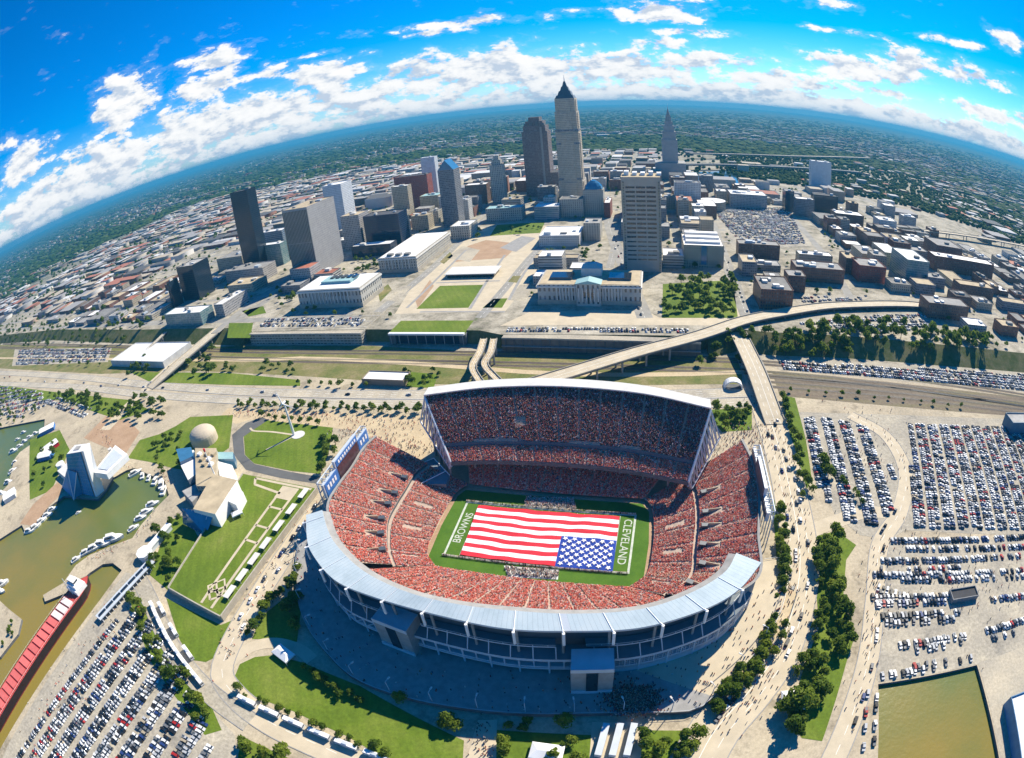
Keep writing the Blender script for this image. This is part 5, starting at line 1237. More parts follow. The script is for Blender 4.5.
# ------------------------------------------------------------------ bridges
def bridge(name, label, line, zs, w, deck_m, piers=9, px_z=None, cat='bridge', rails=True, barrier=1.0, th=1.4):
    P = [G(a, b, z) for (a, b), z in zip(line, zs)]
    n = max(16, len(line)*6); q = resample([(x, y, z) for (x, y), z in zip(P, zs)], n)
    xy = [(a[0], a[1]) for a in q]; z = [a[2] for a in q]; t = thing(name, label, cat, (*xy[n//2], 0)); o = t.location.copy()
    LL, RR = offset(xy, w/2), offset(xy, -w/2); mb = MB()
    S = lambda p, zz: (p[0]-o[0], p[1]-o[1], zz)
    mb.ribbon([S(a, c) for a, c in zip(RR, z)], [S(a, c) for a, c in zip(LL, z)], 0)
    mb.ribbon([S(a, c-th) for a, c in zip(RR, z)], [S(a, c) for a, c in zip(RR, z)], 1); mb.ribbon([S(a, c) for a, c in zip(LL, z)], [S(a, c-th) for a, c in zip(LL, z)], 1)
    mb.ribbon([S(a, c-th) for a, c in zip(LL, z)], [S(a, c-th) for a, c in zip(RR, z)], 1)
    for off in (-w*.25, 0, w*.25):
        e = offset(xy, off)
        for i in range(n-1):
            if off and i % 2: continue
            a, b = e[i], e[i+1]; c0, c1 = z[i], z[i+1]; u = offset([a, b], .18); v = offset([a, b], -.18)
            mb.face([S(v[0], c0+.03), S(v[1], c1+.03), S(u[1], c1+.03), S(u[0], c0+.03)], 2)
    mb.build('deck', [deck_m, M['conc_dark'], M['marking']], t)
    for sg in (1, -1):
        e = offset(xy, sg*(w/2)); f = offset(xy, sg*(w/2-.6)); mb = MB()
        A = [S(a, c) for a, c in zip(e, z)]; Bq = [S(a, c+barrier) for a, c in zip(e, z)]; C = [S(a, c+barrier) for a, c in zip(f, z)]; D = [S(a, c) for a, c in zip(f, z)]
        mb.ribbon(A, Bq); mb.ribbon(Bq, C); mb.ribbon(C, D); mb.build('parapet', M['concrete'], t)
    for k in range(piers):
        i = int((k+.5)/piers*n); g = terrain_z(*xy[i])
        if z[i]-g < 3.0: continue
        for sg in (.32, -.32):
            a = offset(xy, sg*w)[i]; mb = MB(); mb.bar(S(a, g-1), S(a, z[i]-th), 1.1, 0, 8); mb.build('pier', M['conc_grey'], t)
        mb = MB(); a, b = offset(xy, .42*w)[i], offset(xy, -.42*w)[i]; mb.bar(S(a, z[i]-th-.7), S(b, z[i]-th-.7), .8, 0, 4); mb.build('pier_cap', M['conc_grey'], t)
    return t
bridge('road_viaduct', 'long concrete viaduct curving up from behind the stadium to the brick warehouses', [(500, 392), (530, 384), (590, 366), (640, 351), (700, 335), (745, 320), (785, 312), (825, 306), (870, 304), (905, 304), (930, 306)], [6, 9, 12, 14, 16, 18, 19, 19, 19, 19, 18], 19, M['paving'], 22)
bridge('street_bridge', 'tan road bridge dropping over the railway to the avenue beside the stadium', [(737, 330), (745, 346), (757, 372), (768, 402), (776, 424)], [12, 11, 9, 4.5, .6], 19, M['paving'], 7)
bridge('street_bridge', 'ninth street bridge over the railway left of the exhibition hall grounds', [(222, 326), (205, 340), (186, 356), (168, 372), (150, 388)], [14, 13, 10, 6, .6], 19, M['paving'], 6)
bridge('footbridge', 'left lane of the forked ramp behind the stadium upper deck', [(484, 339), (480, 352), (473, 366), (478, 378), (488, 390)], [14, 13.5, 12, 10, 7], 7, M['sand'], 5)
bridge('footbridge', 'right lane of the forked ramp behind the stadium upper deck', [(494, 339), (491, 352), (485, 364), (494, 376), (506, 387)], [14, 13.5, 12, 10, 7], 7, M['sand'], 5)
bridge('footbridge', 'narrow railway footbridge behind the exhibition hall at left', [(166, 332), (150, 347), (142, 353)], [12, 9, 7], 6, M['concrete'], 2)
bridge('road_viaduct', 'pale flat viaduct crossing the river valley at far right', [(896, 228), (930, 231), (970, 236), (1010, 243), (1050, 251)], [26]*5, 18, M['paving'], 9)
bridge('river_bridge', 'far grey high level bridge beyond the slender stone tower', [(680, 164), (720, 164), (770, 166), (810, 168), (860, 172)], [34]*5, 24, M['conc_grey'], 12, th=5)
bridge('river_bridge', 'second thin bridge farther off beyond the high level bridge', [(690, 153), (740, 154), (800, 156), (870, 158)], [36]*4, 26, M['concrete'], 10, th=4)
sheet('river', [(690, 172), (740, 171), (775, 178), (770, 183), (720, 184), (690, 180)], plain('river_water', (.03, .06, .08), .1, .6), .15, ZP)
t = thing('band_shell', 'small white arched shelter beside the shoreway near the street bridge', 'shelter', (*G(733, 387), 0)); mb = MB(); n = 12
for k in range(n):
    a0, a1 = math.pi*k/n, math.pi*(k+1)/n
    mb.face([(-9*math.cos(a0), -4, 8*math.sin(a0)), (-9*math.cos(a1), -4, 8*math.sin(a1)), (-9*math.cos(a1), 4, 8*math.sin(a1)), (-9*math.cos(a0), 4, 8*math.sin(a0))][::-1])
    mb.face([(-9*math.cos(a0), -4, 8*math.sin(a0)), (-9*math.cos(a1), -4, 8*math.sin(a1)), (-7.6*math.cos(a1), -4, 6.8*math.sin(a1)), (-7.6*math.cos(a0), -4, 6.8*math.sin(a0))])
mb.build('arch', M['white'], t); mb = MB(); mb.box(-7.5, 7.5, -3, 3.5, 0, 1, 0); mb.build('stage', M['conc_dark'], t)
# ------------------------------------------------------------------ freighter, boats
def freighter():
    a, b = G(93, 577, 2), G(-14, 738, 2); d = Vector((b[0]-a[0], b[1]-a[1])); L = d.length; ang = math.atan2(d.y, d.x)
    off = Vector((-math.sin(ang), math.cos(ang)))
    t = thing('lake_freighter', 'long lake freighter with red hatch covered deck and white bow house moored at the quay', 'ship', (a[0]-2, a[1]-3, -2.2), ang)
    hb = 9.5; mb = MB(); st = [(0, .05), (.03, .55), (.07, .9), (.11, 1), (.90, 1), (.95, .85), (.985, .5), (1, .15)]
    top = [(L*u, hb*w_) for u, w_ in st]+[(L*u, -hb*w_) for u, w_ in st[::-1]]
    bot = [(L*(.01+u*.98), hb*w_*.92) for u, w_ in st]+[(L*(.01+u*.98), -hb*w_*.92) for u, w_ in st[::-1]]
    top, bot = top[::-1], bot[::-1]
    mb.frustum(bot, [(x, y) for x, y in bot], -3, .8, 1, False); mb.frustum(bot, top, .8, 7.5, 0, False); mb.build('hull', [plain('black_hull', (.028, .016, .018), .5, .4), plain('red_hull', (.18, .03, .025), .6)], t)
    mb = MB(); mb.cap([(x*.999, y*.97) for x, y in top], 7.3, 0); mb.build('deck', plain('red_deck', (.42, .06, .05), .7, .3, .15, .3), t)
    nh = 17; hm = plain('hatch_red', (.62, .14, .12), .6, .3, .1, .3, rnd=.12); hw = plain('hatch_white', (.70, .62, .58), .6)
    for k in range(nh):
        x = L*.155+k*(L*.70/nh); mb = MB(); mb.box(x, x+L*.70/nh*.78, -hb*.72, hb*.72, 7.3, 8.5, 0); mb.build('hatch_cover', hw if k < 3 else hm, t)
    mb = MB(); mb.box(L*.045, L*.115, -8, 8, 7.3, 11.5, 0); mb.box(L*.055, L*.105, -6.5, 6.5, 11.5, 14.5, 0); mb.box(L*.065, L*.095, -5, 5, 14.5, 17.5, 0); mb.build('bow_house', M['white'], t)
    mb = MB(); mb.box(L*.0645, L*.0955, -5.1, 5.1, 15.6, 16.8, 0); mb.build('bridge_windows', M['glass_dark'], t)
    mb = MB(); mb.box(L*.88, L*.96, -8, 8, 7.3, 11.5, 0); mb.build('stern_house', M['offwhite'], t); mb = MB(); mb.bar((L*.92, 0, 11), (L*.925, 0, 19), 2.6, 0, 12, 2.3); mb.build('funnel', M['darksteel'], t)
    mb = MB(); mb.bar((L*.12, 0, 7), (L*.12, 0, 24), .3, 0, 6); mb.build('mast', M['steel'], t)
    for sy in (-1, 1):
        mb = MB()
        for k in range(40): mb.bar((L*.12+k*L*.019, sy*hb*.95, 7.4), (L*.12+k*L*.019, sy*hb*.95, 8.6), .06, 0, 4)
        mb.bar((L*.12, sy*hb*.95, 8.6), (L*.88, sy*hb*.95, 8.6), .07, 0, 4); mb.build('rail', M['white'], t)
freighter()
def boat_proto():
    t = thing('motor_boat', 'white cabin cruiser', 'boat', (0, 0, -2.2)); mb = MB()
    top = [(-5, -1.7), (2, -1.75), (4.2, -1.0), (5.6, 0), (4.2, 1.0), (2, 1.75), (-5, 1.7)]; bot = [(x*.92, y*.8) for x, y in top]
    mb.frustum(bot, top, -.3, 1.4, 0, True); mb.build('hull', M['white'], t)
    mb = MB(); mb.frustum([(-3.2, -1.3), (2.2, -1.2), (3, 0), (2.2, 1.2), (-3.2, 1.3)], [(-2.8, -1.1), (.8, -1.0), (1.4, 0), (.8, 1.0), (-2.8, 1.1)], 1.4, 2.9, 0, True); cbn = mb.build('cabin', M['offwhite'], t)
    mb = MB(); mb.box(-3.25, .2, -1.35, 1.35, 1.9, 2.4, 0); mb.build('window_band', M['glass_dark'], cbn)
    return t
BOAT = boat_proto(); bused = False
berths = [((136, 474), 1.6, 'museum side quay'), ((143, 476), 1.3, 'museum side quay'), ((150, 478), 1.2, 'museum side quay'), ((157, 481), 1.5, 'museum side quay'), ((162, 485), 1.7, 'museum side quay'), ((165, 491), 1.5, 'museum side quay'),
          ((153, 505), 1.4, 'science centre quay'), ((147, 513), 1.5, 'science centre quay'), ((141, 519), 1.3, 'science centre quay'), ((134, 529), 1.2, 'science centre quay'),
          ((114, 540), 2.2, 'ship basin breakwater'), ((103, 545), 1.8, 'ship basin breakwater'), ((95, 549), 1.7, 'ship basin breakwater'), ((87, 553), 1.4, 'ship basin breakwater'), ((77, 560), 1.2, 'ship basin breakwater'),
          ((79, 513), .7, 'open basin'), ((36, 528), 1.6, 'brown pier'), ((42, 522), 1.5, 'brown pier'), ((48, 516), 1.4, 'brown pier'), ((53, 510), 1.3, 'brown pier'), ((30, 532), 1.5, 'brown pier'),
          ((14, 452), 1.8, 'upper marina'), ((20, 447), 1.4, 'upper marina'), ((25, 442), 1.3, 'upper marina'), ((30, 438), 1.4, 'upper marina'), ((36, 434), 1.3, 'upper marina'), ((16, 463), 1.4, 'upper marina'), ((13, 472), 1.6, 'upper marina'), ((9, 483), 1.7, 'upper marina'),
          ((2, 495), 2.0, 'upper marina'), ((18, 440), 1.1, 'upper marina'), ((24, 433), 1.2, 'upper marina'), ((3, 585), 1.8, 'left island'), ((1, 592), 1.5, 'left island')]
cnt = {}
for (p, s_, wh) in berths:
    cnt[wh] = cnt.get(wh, 0)+1; x, y = G(*p, -2.2); lab = f'white motor boat moored by the {wh}, {ordinal(cnt[wh])} along it' if wh != 'open basin' else 'small white motor boat adrift in the open green basin'
    if not bused: BOAT.location = (x, y, -2.2); BOAT.rotation_euler = (0, 0, random.uniform(.7, 1.1)); BOAT.scale = (s_,)*3; BOAT['label'] = lab; BOAT['group'] = 'boats moored in the harbour'; bused = True
    else: copy_thing(BOAT, (x, y, -2.2), random.uniform(.5, 1.3)+(1.2 if 'museum' in wh else 0), lab, 'boats moored in the harbour', s_)
for k, (A, Bp, dpt, rf, lab) in enumerate([((39, 433), (53, 426), 16, 'roof_white', 'white roofed boathouse at the far end of the upper marina pier'), ((43, 452), (58, 441), 17, 'roof_white', 'long white boathouse with dark red end on the marina pier'), ((36, 458), (49, 455), 15, 'roof_white', 'white boathouse with blue side on the marina pier'), ((3, 500), (14, 493), 18, 'roof_white', 'white dock building at the left frame edge of the marina')]):
    a, b = G(*A, 6), G(*Bp, 6); ang = math.atan2(b[1]-a[1], b[0]-a[0]); L = math.dist(a, b); t = thing('boathouse', lab, 'building', ((a[0]+b[0])/2, (a[1]+b[1])/2, 0), ang)
    mb = MB(); mb.box(-L/2, L/2, 0, dpt, 0, 5, 0); mb.build('wall', [M['seatblue'], M['flag_red'], M['seatblue'], M['steel']][k], t); mb = MB()
    mb.face([(-L/2-.5, -.5, 5), (L/2+.5, -.5, 5), (L/2+.5, dpt/2, 7), (-L/2-.5, dpt/2, 7)]); mb.face([(-L/2-.5, dpt/2, 7), (L/2+.5, dpt/2, 7), (L/2+.5, dpt+.5, 5), (-L/2-.5, dpt+.5, 5)])
    mb.face([(-L/2, 0, 5), (-L/2, dpt/2, 7), (-L/2, dpt, 5)][::-1]); mb.face([(L/2, 0, 5), (L/2, dpt/2, 7), (L/2, dpt, 5)]); mb.build('gable_roof', M[rf], t)
sheet('pier_deck', [(20, 524), (33, 505), (58, 482), (66, 490), (50, 505), (34, 526)], M['brown_pave'], .12)
def pier_shed(): pass
# pier walkway hall between the ship quay and the museum lawn
a, b = G(152, 560, 4), G(98, 618, 4); ang = math.atan2(b[1]-a[1], b[0]-a[0]); L = math.dist(a, b)
t = thing('quay_arcade', 'long narrow white roofed arcade along the ship quay', 'arcade', ((a[0]+b[0])/2, (a[1]+b[1])/2, 0), ang); mb = MB(); mb.box(-L/2, L/2, -4, 4, 3.6, 4.2, 0); mb.build('roof', M['steel'], t)
for k in range(16):
    x = -L/2+2+k*(L-4)/15
    for yy in (-3.4, 2.8): mb = MB(); mb.box(x-.3, x+.3, yy, yy+.6, 0, 3.6, 0); mb.build('post', M['white'], t)
for k in range(7): mb = MB(); x = -L/2+6+k*(L-12)/6; mb.box(x-4, x+4, -1.2, 1.2, 4.2, 4.9, 0); mb.build('skylight', M['glass_dark'], t)
a, b = G(169, 523, 5), G(147, 549, 5); ang = math.atan2(b[1]-a[1], b[0]-a[0]); L = math.dist(a, b); t = thing('covered_walk', 'white roofed covered walk from the science museum down to a small white pavilion', 'walkway', ((a[0]+b[0])/2, (a[1]+b[1])/2, 0), ang)
mb = MB(); mb.box(-L/2, L/2, -3, 3, 4, 5, 0); mb.build('roof', M['white'], t); mb = MB(); mb.box(-L/2+1, L/2-1, -2.3, 2.3, 0, 4, 0); mb.build('wall', M['steel'], t); mb = MB(); mb.prism(circle(L/2+4, 0, 7.5, 8), 4, 6, 0); mb.prism(circle(L/2+4, 0, 6.5, 8), 0, 4, 0); mb.build('end_pavilion', M['white'], t)
# wind turbine on the museum lawn
t = thing('wind_turbine', 'slim white wind turbine on the round pad in the museum lawn', 'turbine', (*G(294, 435), 0)); mb = MB(); mb.bar((0, 0, 0), (0, 0, 33), 1.3, 0, 14, .7); mb.build('tower', M['white'], t)
mb = MB(); mb.bar((0, 2.0, 33.4), (0, -2.4, 33.4), 1.0, 0, 10, .8); mb.build('nacelle', M['white'], t)
for k in range(3):
    th = math.pi/2+k*2*math.pi/3+.25; mb = MB(); c, s_ = math.cos(th), math.sin(th)
    mb.bar((0, -2.6, 33.4), (13*c, -2.6, 33.4+13*s_), .62, 0, 6, .18); mb.build('blade', M['white'], t)
mb = MB(); mb.prism(circle(*G(298, 435), 6.5, 20), 0, .35, 0); tag(mb.build('turbine_pad', M['offwhite']), kind='structure')
for ln in ([(294, 435), (272, 432), (254, 431), (250, 428)], [(294, 436), (280, 443), (266, 450)]): road('lawn_path', ln, 2.2, M['paving'], .16)
# tents and small structures near the stadium
def tent(px, w, d, label, z=0, h=3.2, ang=0.0):
    x, y = G(*px, z); t = thing('marquee', label, 'tent', (x, y, z), ang); mb = MB(); c = [(-w/2, -d/2), (w/2, -d/2), (w/2, d/2), (-w/2, d/2)]
    mb.frustum(c, [(-w*.28, -.2), (w*.28, -.2), (w*.28, .2), (-w*.28, .2)], h, h+1.6, 0, True); mb.build('roof', M['white'], t)
    for q in c: mb = MB(); mb.bar((*q, 0), (*q, h), .12, 0, 6); mb.build('pole', M['steel'], t)
    mb = MB(); mb.walls(c, h-.9, h, 0); mb.build('valance', M['white'], t)
tent((285, 656), 13, 8, 'white marquee at the tip of the oval lawn beside the loop drive', ang=-.3); tent((547, 754), 15, 9, 'white marquee on the grass below the middle of the terrace')
tent((238, 516), 9, 6, 'small white marquee by the raised lawn near the science museum', 4, ang=.9); tent((787, 700), 8, 8, 'white marquee among trees by the lakefront avenue')
sheet('forecourt', [(478, 720), (497, 720), (496, 775), (462, 775)], M['paving'], .12)
sheet('forecourt', [(592, 722), (642, 722), (640, 775), (588, 775)], M['paving'], .12)
for k, px in enumerate(((602, 742), (616, 742), (630, 742))):
    x, y = G(*px); t = thing('trailer', f'silver box trailer on the service yard, {ordinal(k+1)} from the left', 'trailer', (x, y, 0), 1.5, 'trailers in the service yard'); mb = MB(); mb.box(-9, 9, -1.6, 1.6, 1.0, 4.2, 0); mb.build('body', M['steel'], t)
    for wx in (-7, -5.4, 6): mb = MB(); mb.bar((wx, -1.5, .55), (wx, 1.5, .55), .55, 0, 10); mb.build('wheel', M['darksteel'], t)
# lamp posts along the terrace rim
n = 0
for k in range(4, 50, 3):
    x, y = outer_p[k]; l = math.hypot(x, y); ux, uy = -x/l, -y/l; n += 1; lab = f'tall grey lamp post on the terrace rim, {ordinal(n)} from the left end'
    t = thing('lamp_post', lab, 'lamp post', (x+ux*1.5, y+uy*1.5, 3), 0, 'lamp posts along the terrace rim'); mb = MB(); mb.bar((0, 0, 0), (0, 0, 9), .28, 0, 6, .18); mb.bar((0, 0, 9), (ux*2.5, uy*2.5, 9.4), .15, 0, 5); mb.build('post', M['steel'], t); mb = MB(); mb.obox(ux*2.8, uy*2.8, math.atan2(uy, ux), 1.6, .8, 9.2, 9.6, 0); mb.build('lamp_head', M['offwhite'], t)
# ------------------------------------------------------------------ coaches
def coach_proto():
    t = thing('coach', 'white coach', 'bus', (0, 0, 0)); mb = MB(); mb.box(-6.2, 6.2, -1.35, 1.35, .4, 1.6, 0); mb.box(-6.2, 6.2, -1.35, 1.35, 2.5, 3.4, 0); mb.box(-6.15, 6.15, -1.2, 1.2, 3.4, 3.55, 0); mb.build('body', M['white'], t)
    mb = MB(); mb.box(-6.15, 6.15, -1.3, 1.3, 1.6, 2.5, 0); mb.build('windows', M['glass_dark'], t)
    for x in (-4.2, 4.2):
        for y in (-1.25, 1.25): mb = MB(); mb.bar((x, y-.15, .5), (x, y+.15, .5), .5, 0, 10); mb.build('wheel', M['darksteel'], t)
    mb = MB(); mb.box(-2, 1, -.8, .8, 3.55, 3.9, 0); mb.build('roof_unit', M['steel'], t); return t
CO_ = coach_proto(); first = True
def coaches(line, n, desc, grp, s_=1.0):
    global first
    q = resample(GP(line), n+1)
    for k in range(n):
        a, b = q[k], q[k+1]; ang = math.atan2(b[1]-a[1], b[0]-a[0]); p = ((a[0]+b[0])/2, (a[1]+b[1])/2, .15); lab = f'white coach {desc}, {ordinal(k+1)} from the museum end'
        if first: CO_.location = p; CO_.rotation_euler = (0, 0, ang); CO_.scale = (s_,)*3; CO_['label'] = lab; CO_['group'] = grp; first = False
        else: copy_thing(CO_, p, ang, lab, grp, s_)
coaches([(152, 604), (160, 622), (171, 643), (186, 664), (204, 686)], 7, 'in the row beside the ship basin lot', 'coaches parked by the ship basin lot')
coaches([(238, 697), (266, 711), (300, 726), (345, 745), (392, 762)], 6, 'on the road below the oval lawn', 'coaches parked below the oval lawn')
coaches([(158, 600), (176, 634), (198, 666)], 3, 'in the short row by the triangular lawn', 'coaches parked by the ship basin lot')
# ------------------------------------------------------------------ cars
PAINT = {'white': (.70, .70, .68), 'silver': (.40, .41, .42), 'grey': (.14, .145, .15), 'black': (.018, .018, .02), 'red': (.34, .022, .02), 'dark blue': (.025, .05, .16), 'tan': (.36, .30, .21)}
PW = [.27, .22, .18, .20, .05, .05, .03]
CM_ = {k: plain('car_'+k.replace(' ', '_'), v, .5, .25, .04, 1) for k, v in PAINT.items()}
def car_mesh(kind, colr):
    mb = MB(); w = .92
    if kind == 'sedan': L, hb, cab, hr = 4.7, .85, [(-1.7, .95), (-1.1, .55)], 1.42
    elif kind == 'hatchback': L, hb, cab, hr = 4.8, 1.0, [(-2.3, 1.1), (-2.1, .6)], 1.75
    else: L, hb, cab, hr = 5.6, 1.0, [(-.5, 1.4), (-.3, .9)], 1.85
    l = L/2
    mb.frustum([(-l, -w), (l, -w), (l, w), (-l, w)], [(-l, -w), (l*.98, -w*.97), (l*.98, w*.97), (-l, w)], .30, hb, 0, True)
    (b0, b1), (t0, t1) = cab
    mb.frustum([(b0, -w*.95), (b1, -w*.95), (b1, w*.95), (b0, w*.95)], [(t0, -w*.76), (t1, -w*.76), (t1, w*.76), (t0, w*.76)], hb, hr-.05, 1, False); mb.box(t0-.03, t1+.03, -w*.78, w*.78, hr-.06, hr, 0)
    if kind == 'pickup': mb.box(-l+.1, b0-.1, -w*.8, w*.8, hb+.004, hb+.03, 2)
    for x in (-l*.62, l*.62):
        for y in (-w, w): mb.bar((x, y-.1, .33), (x, y+.1, .33), .33, 2, 8)
    me = mb.build('parked_car', [CM_[colr], M['glass_dark'], M['darksteel']]); d = me.data; bpy.data.objects.remove(me); return d
CARS = {(k, c): car_mesh(k, c) for k in ('sedan', 'hatchback', 'pickup') for c in PAINT}
LIST = []
def rows_line(A, Bp, z, occ, lot, row, pitch=2.75, single=False, flip=0):
    a, b = A, Bp; L = math.dist(a, b); ang = math.atan2(b[1]-a[1], b[0]-a[0]); n = int(L/pitch); blk = 1.0; k2 = 0
    for k in range(n):
        if k % 7 == 0: blk = random.choice([1, 1, .95, .8, .6, .3]) if occ < .9 else random.choice([1, 1, .9])
        if random.random() > occ*blk: continue
        t_ = (k+.5)/n; LIST.append((a[0]+(b[0]-a[0])*t_+random.gauss(0, .15), a[1]+(b[1]-a[1])*t_+random.gauss(0, .25), z, ang+math.pi/2*(1 if random.random() < .5 else -1)+random.gauss(0, .03), lot, row, k+1))
def lot(poly_px, dA, dB, name, z=0.0, occ=.85, module=17.5, skip=()):
    P = GP(poly_px, z); a, b = G(*dA, z), G(*dB, z); u = Vector((b[0]-a[0], b[1]-a[1])).normalized(); v = Vector((-u.y, u.x))
    us = [Vector(p).dot(u) for p in P]; vs = [Vector(p).dot(v) for p in P]; r = 0; q = min(vs)+4
    while q < max(vs):
        for dv in (0, 5.3):
            r += 1; s_ = min(us)
            # split the row wherever it leaves the lot
            pts = []
            while s_ < max(us):
                p = u*s_+v*(q+dv)
                if inside(p.x, p.y, P): pts.append((p.x, p.y))
                elif len(pts) > 2: rows_line(pts[0], pts[-1], z, occ, name, r); pts = []
                else: pts = []
                s_ += 1.0
            if len(pts) > 2: rows_line(pts[0], pts[-1], z, occ, name, r)
        q += module
lot([(118, 620), (140, 606), (168, 640), (190, 690), (212, 735), (210, 775), (0, 785), (22, 745)], (33, 715), (120, 600), 'the ship basin lot', occ=.96, module=16.5)
lot([(802, 418), (820, 416), (872, 428), (892, 470), (898, 500), (880, 528), (840, 520), (815, 480)], (818, 420), (838, 512), 'the small western lot', occ=.92, module=16.5)
lot([(908, 424), (1040, 428), (1040, 530), (912, 528)], (920, 425), (935, 525), 'the big western lot', occ=.97, module=13.6)
lot([(778, 362), (860, 366), (1040, 376), (1040, 393), (930, 382), (850, 374), (784, 370)], (800, 366), (1000, 384), 'the lot beside the railway', occ=.95, module=12.5)
lot([(795, 324), (860, 316), (928, 314), (932, 328), (880, 334)], (800, 324), (928, 322), 'the lot under the viaduct', ZP, .85, 14)
for k, (A, Bp, oc) in enumerate([((890, 541), (1040, 536), .95), ((905, 549), (1040, 546), .95), ((880, 561), (1020, 556), .9), ((872, 575), (1030, 570), .85), ((900, 580), (1030, 576), .8), ((876, 588), (905, 597), .9), ((870, 598), (948, 596), .95), ((874, 604), (946, 602), .9), ((880, 617), (960, 612), .9), ((884, 623), (958, 619), .9),
                                ((898, 646), (966, 636), .95), ((903, 652), (962, 642), .4), ((908, 668), (975, 658), .75), ((900, 571), (960, 568), .8), ((990, 600), (1030, 596), .85), ((985, 632), (1030, 618), .9), ((988, 640), (1030, 628), .5), ((880, 676), (935, 668), .5)]):
    rows_line(G(*A), G(*Bp), 0, oc, 'the lot above the brown pond', k+1)
lot([(20, 350), (110, 349), (106, 361), (16, 365)], (20, 356), (108, 355), 'the left lot by the railway', occ=.85, module=15)
lot([(0, 386), (40, 392), (55, 402), (20, 418), (-20, 415)], (0, 410), (50, 400), 'the marina lot', occ=.8)
lot([(50, 396), (95, 408), (85, 418), (45, 404)], (52, 398), (92, 412), 'the tree lined marina lot', occ=.8)
lot([(268, 319), (368, 317), (360, 327), (258, 327)], (262, 323), (360, 322), 'the garage roof', 13.8, .8, 15)
lot([(508, 327), (690, 328), (688, 333), (505, 333)], (508, 330), (690, 331), 'the courthouse roof lot', 13.75, .85, 14)
lot([(712, 209), (788, 208), (806, 244), (742, 246)], (720, 215), (790, 214), 'the big upper town lot', ZP, .8, 15)
lot([(800, 298), (850, 296), (866, 299), (806, 310)], (800, 304), (860, 300), 'the small upper town lot', ZP, .85, 16)
lot([(835, 230), (870, 232), (885, 255), (850, 254)], (840, 235), (875, 238), 'the warehouse yard', ZP, .9, 15)
lot([(884, 692), (902, 690), (900, 760), (882, 760)], (886, 692), (884, 758), 'the pond quay', -50, .0)
# moving cars
for name, line, nn in (('the lakefront avenue', [(752, 365), (765, 405), (780, 450), (792, 500), (800, 555), (795, 600), (778, 650), (750, 690), (715, 730)], 44), ('the western side road', [(850, 720), (868, 660), (875, 600), (880, 545), (900, 510)], 12), ('the shoreway', [(0, 377), (140, 388), (330, 396), (430, 397)], 16), ('stadium drive', [(318, 508), (292, 545), (262, 590), (238, 630)], 12),
                       ('ninth street', [(215, 333), (165, 372), (122, 412)], 16), ('the wide upper street', [(645, 318), (625, 268), (612, 235)], 14), ('the street right of the court block', [(752, 330), (735, 285), (722, 250)], 14), ('the viaduct', [], 0), ('the quay edge', [(872, 690), (870, 715), (868, 750)], 8), ('the lawn verge', [(770, 620), (760, 650), (735, 690), (715, 712)], 16)):
    if not line: continue
    zz = ZP if 'upper' in name or 'court' in name else 0
    q = resample(GP(line, zz), nn*3)
    for k in range(nn):
        i = min(len(q)-2, k*3+random.randint(0, 2)); a, b = q[i], q[i+1]; ang = math.atan2(b[1]-a[1], b[0]-a[0]); sd = random.choice([-6, -3, 3, 6]) if 'avenue' in name else random.choice([-3, 3])
        LIST.append((a[0]-math.sin(ang)*sd, a[1]+math.cos(ang)*sd, zz+.2, ang+(0 if sd < 0 else math.pi), name, 0, k+1))
LIST = [c for c in LIST if c[2] > -20]
def visible(x, y, z, m=6):
    a, b = proj(x, y, z); return -m < a < W_+m and -m < b < H_+m
LIST = [c for c in LIST if visible(*c[:3])]
def size_of(c): return 1/np.linalg.norm(np.array(c[:3])-CAM)
LIST.sort(key=size_of, reverse=True)
print('cars', len(LIST))
kinds = ['sedan', 'hatchback', 'pickup']; names = list(PAINT); NIND = 300; seen_lab = set()
for i, c in enumerate(LIST[:NIND]):
    kd = random.choices(kinds, [.5, .37, .13])[0]; cl = random.choices(names, PW)[0]
    o = obj_of(CARS[kd, cl], 'parked_car' if c[5] else 'car', None, c[:3]); o.rotation_euler = (0, 0, c[3]); s_ = 1.12; o.scale = (s_, s_, s_)
    lab = f'{cl} {kd} in {c[4]}, row {ORD[(c[5]-1) % 20]}, {ordinal(c[6])} place' if c[5] else f'{cl} {kd} on {c[4]}, {ordinal(c[6])} from its upper end'
    if c[5]: lab = f'{cl} {kd} in {c[4]}, {ordinal(c[6])} in its {ordinal(c[5])} row'
    tag(o, lab, 'car', ('cars parked in '+c[4]) if c[5] else ('cars on '+c[4]))
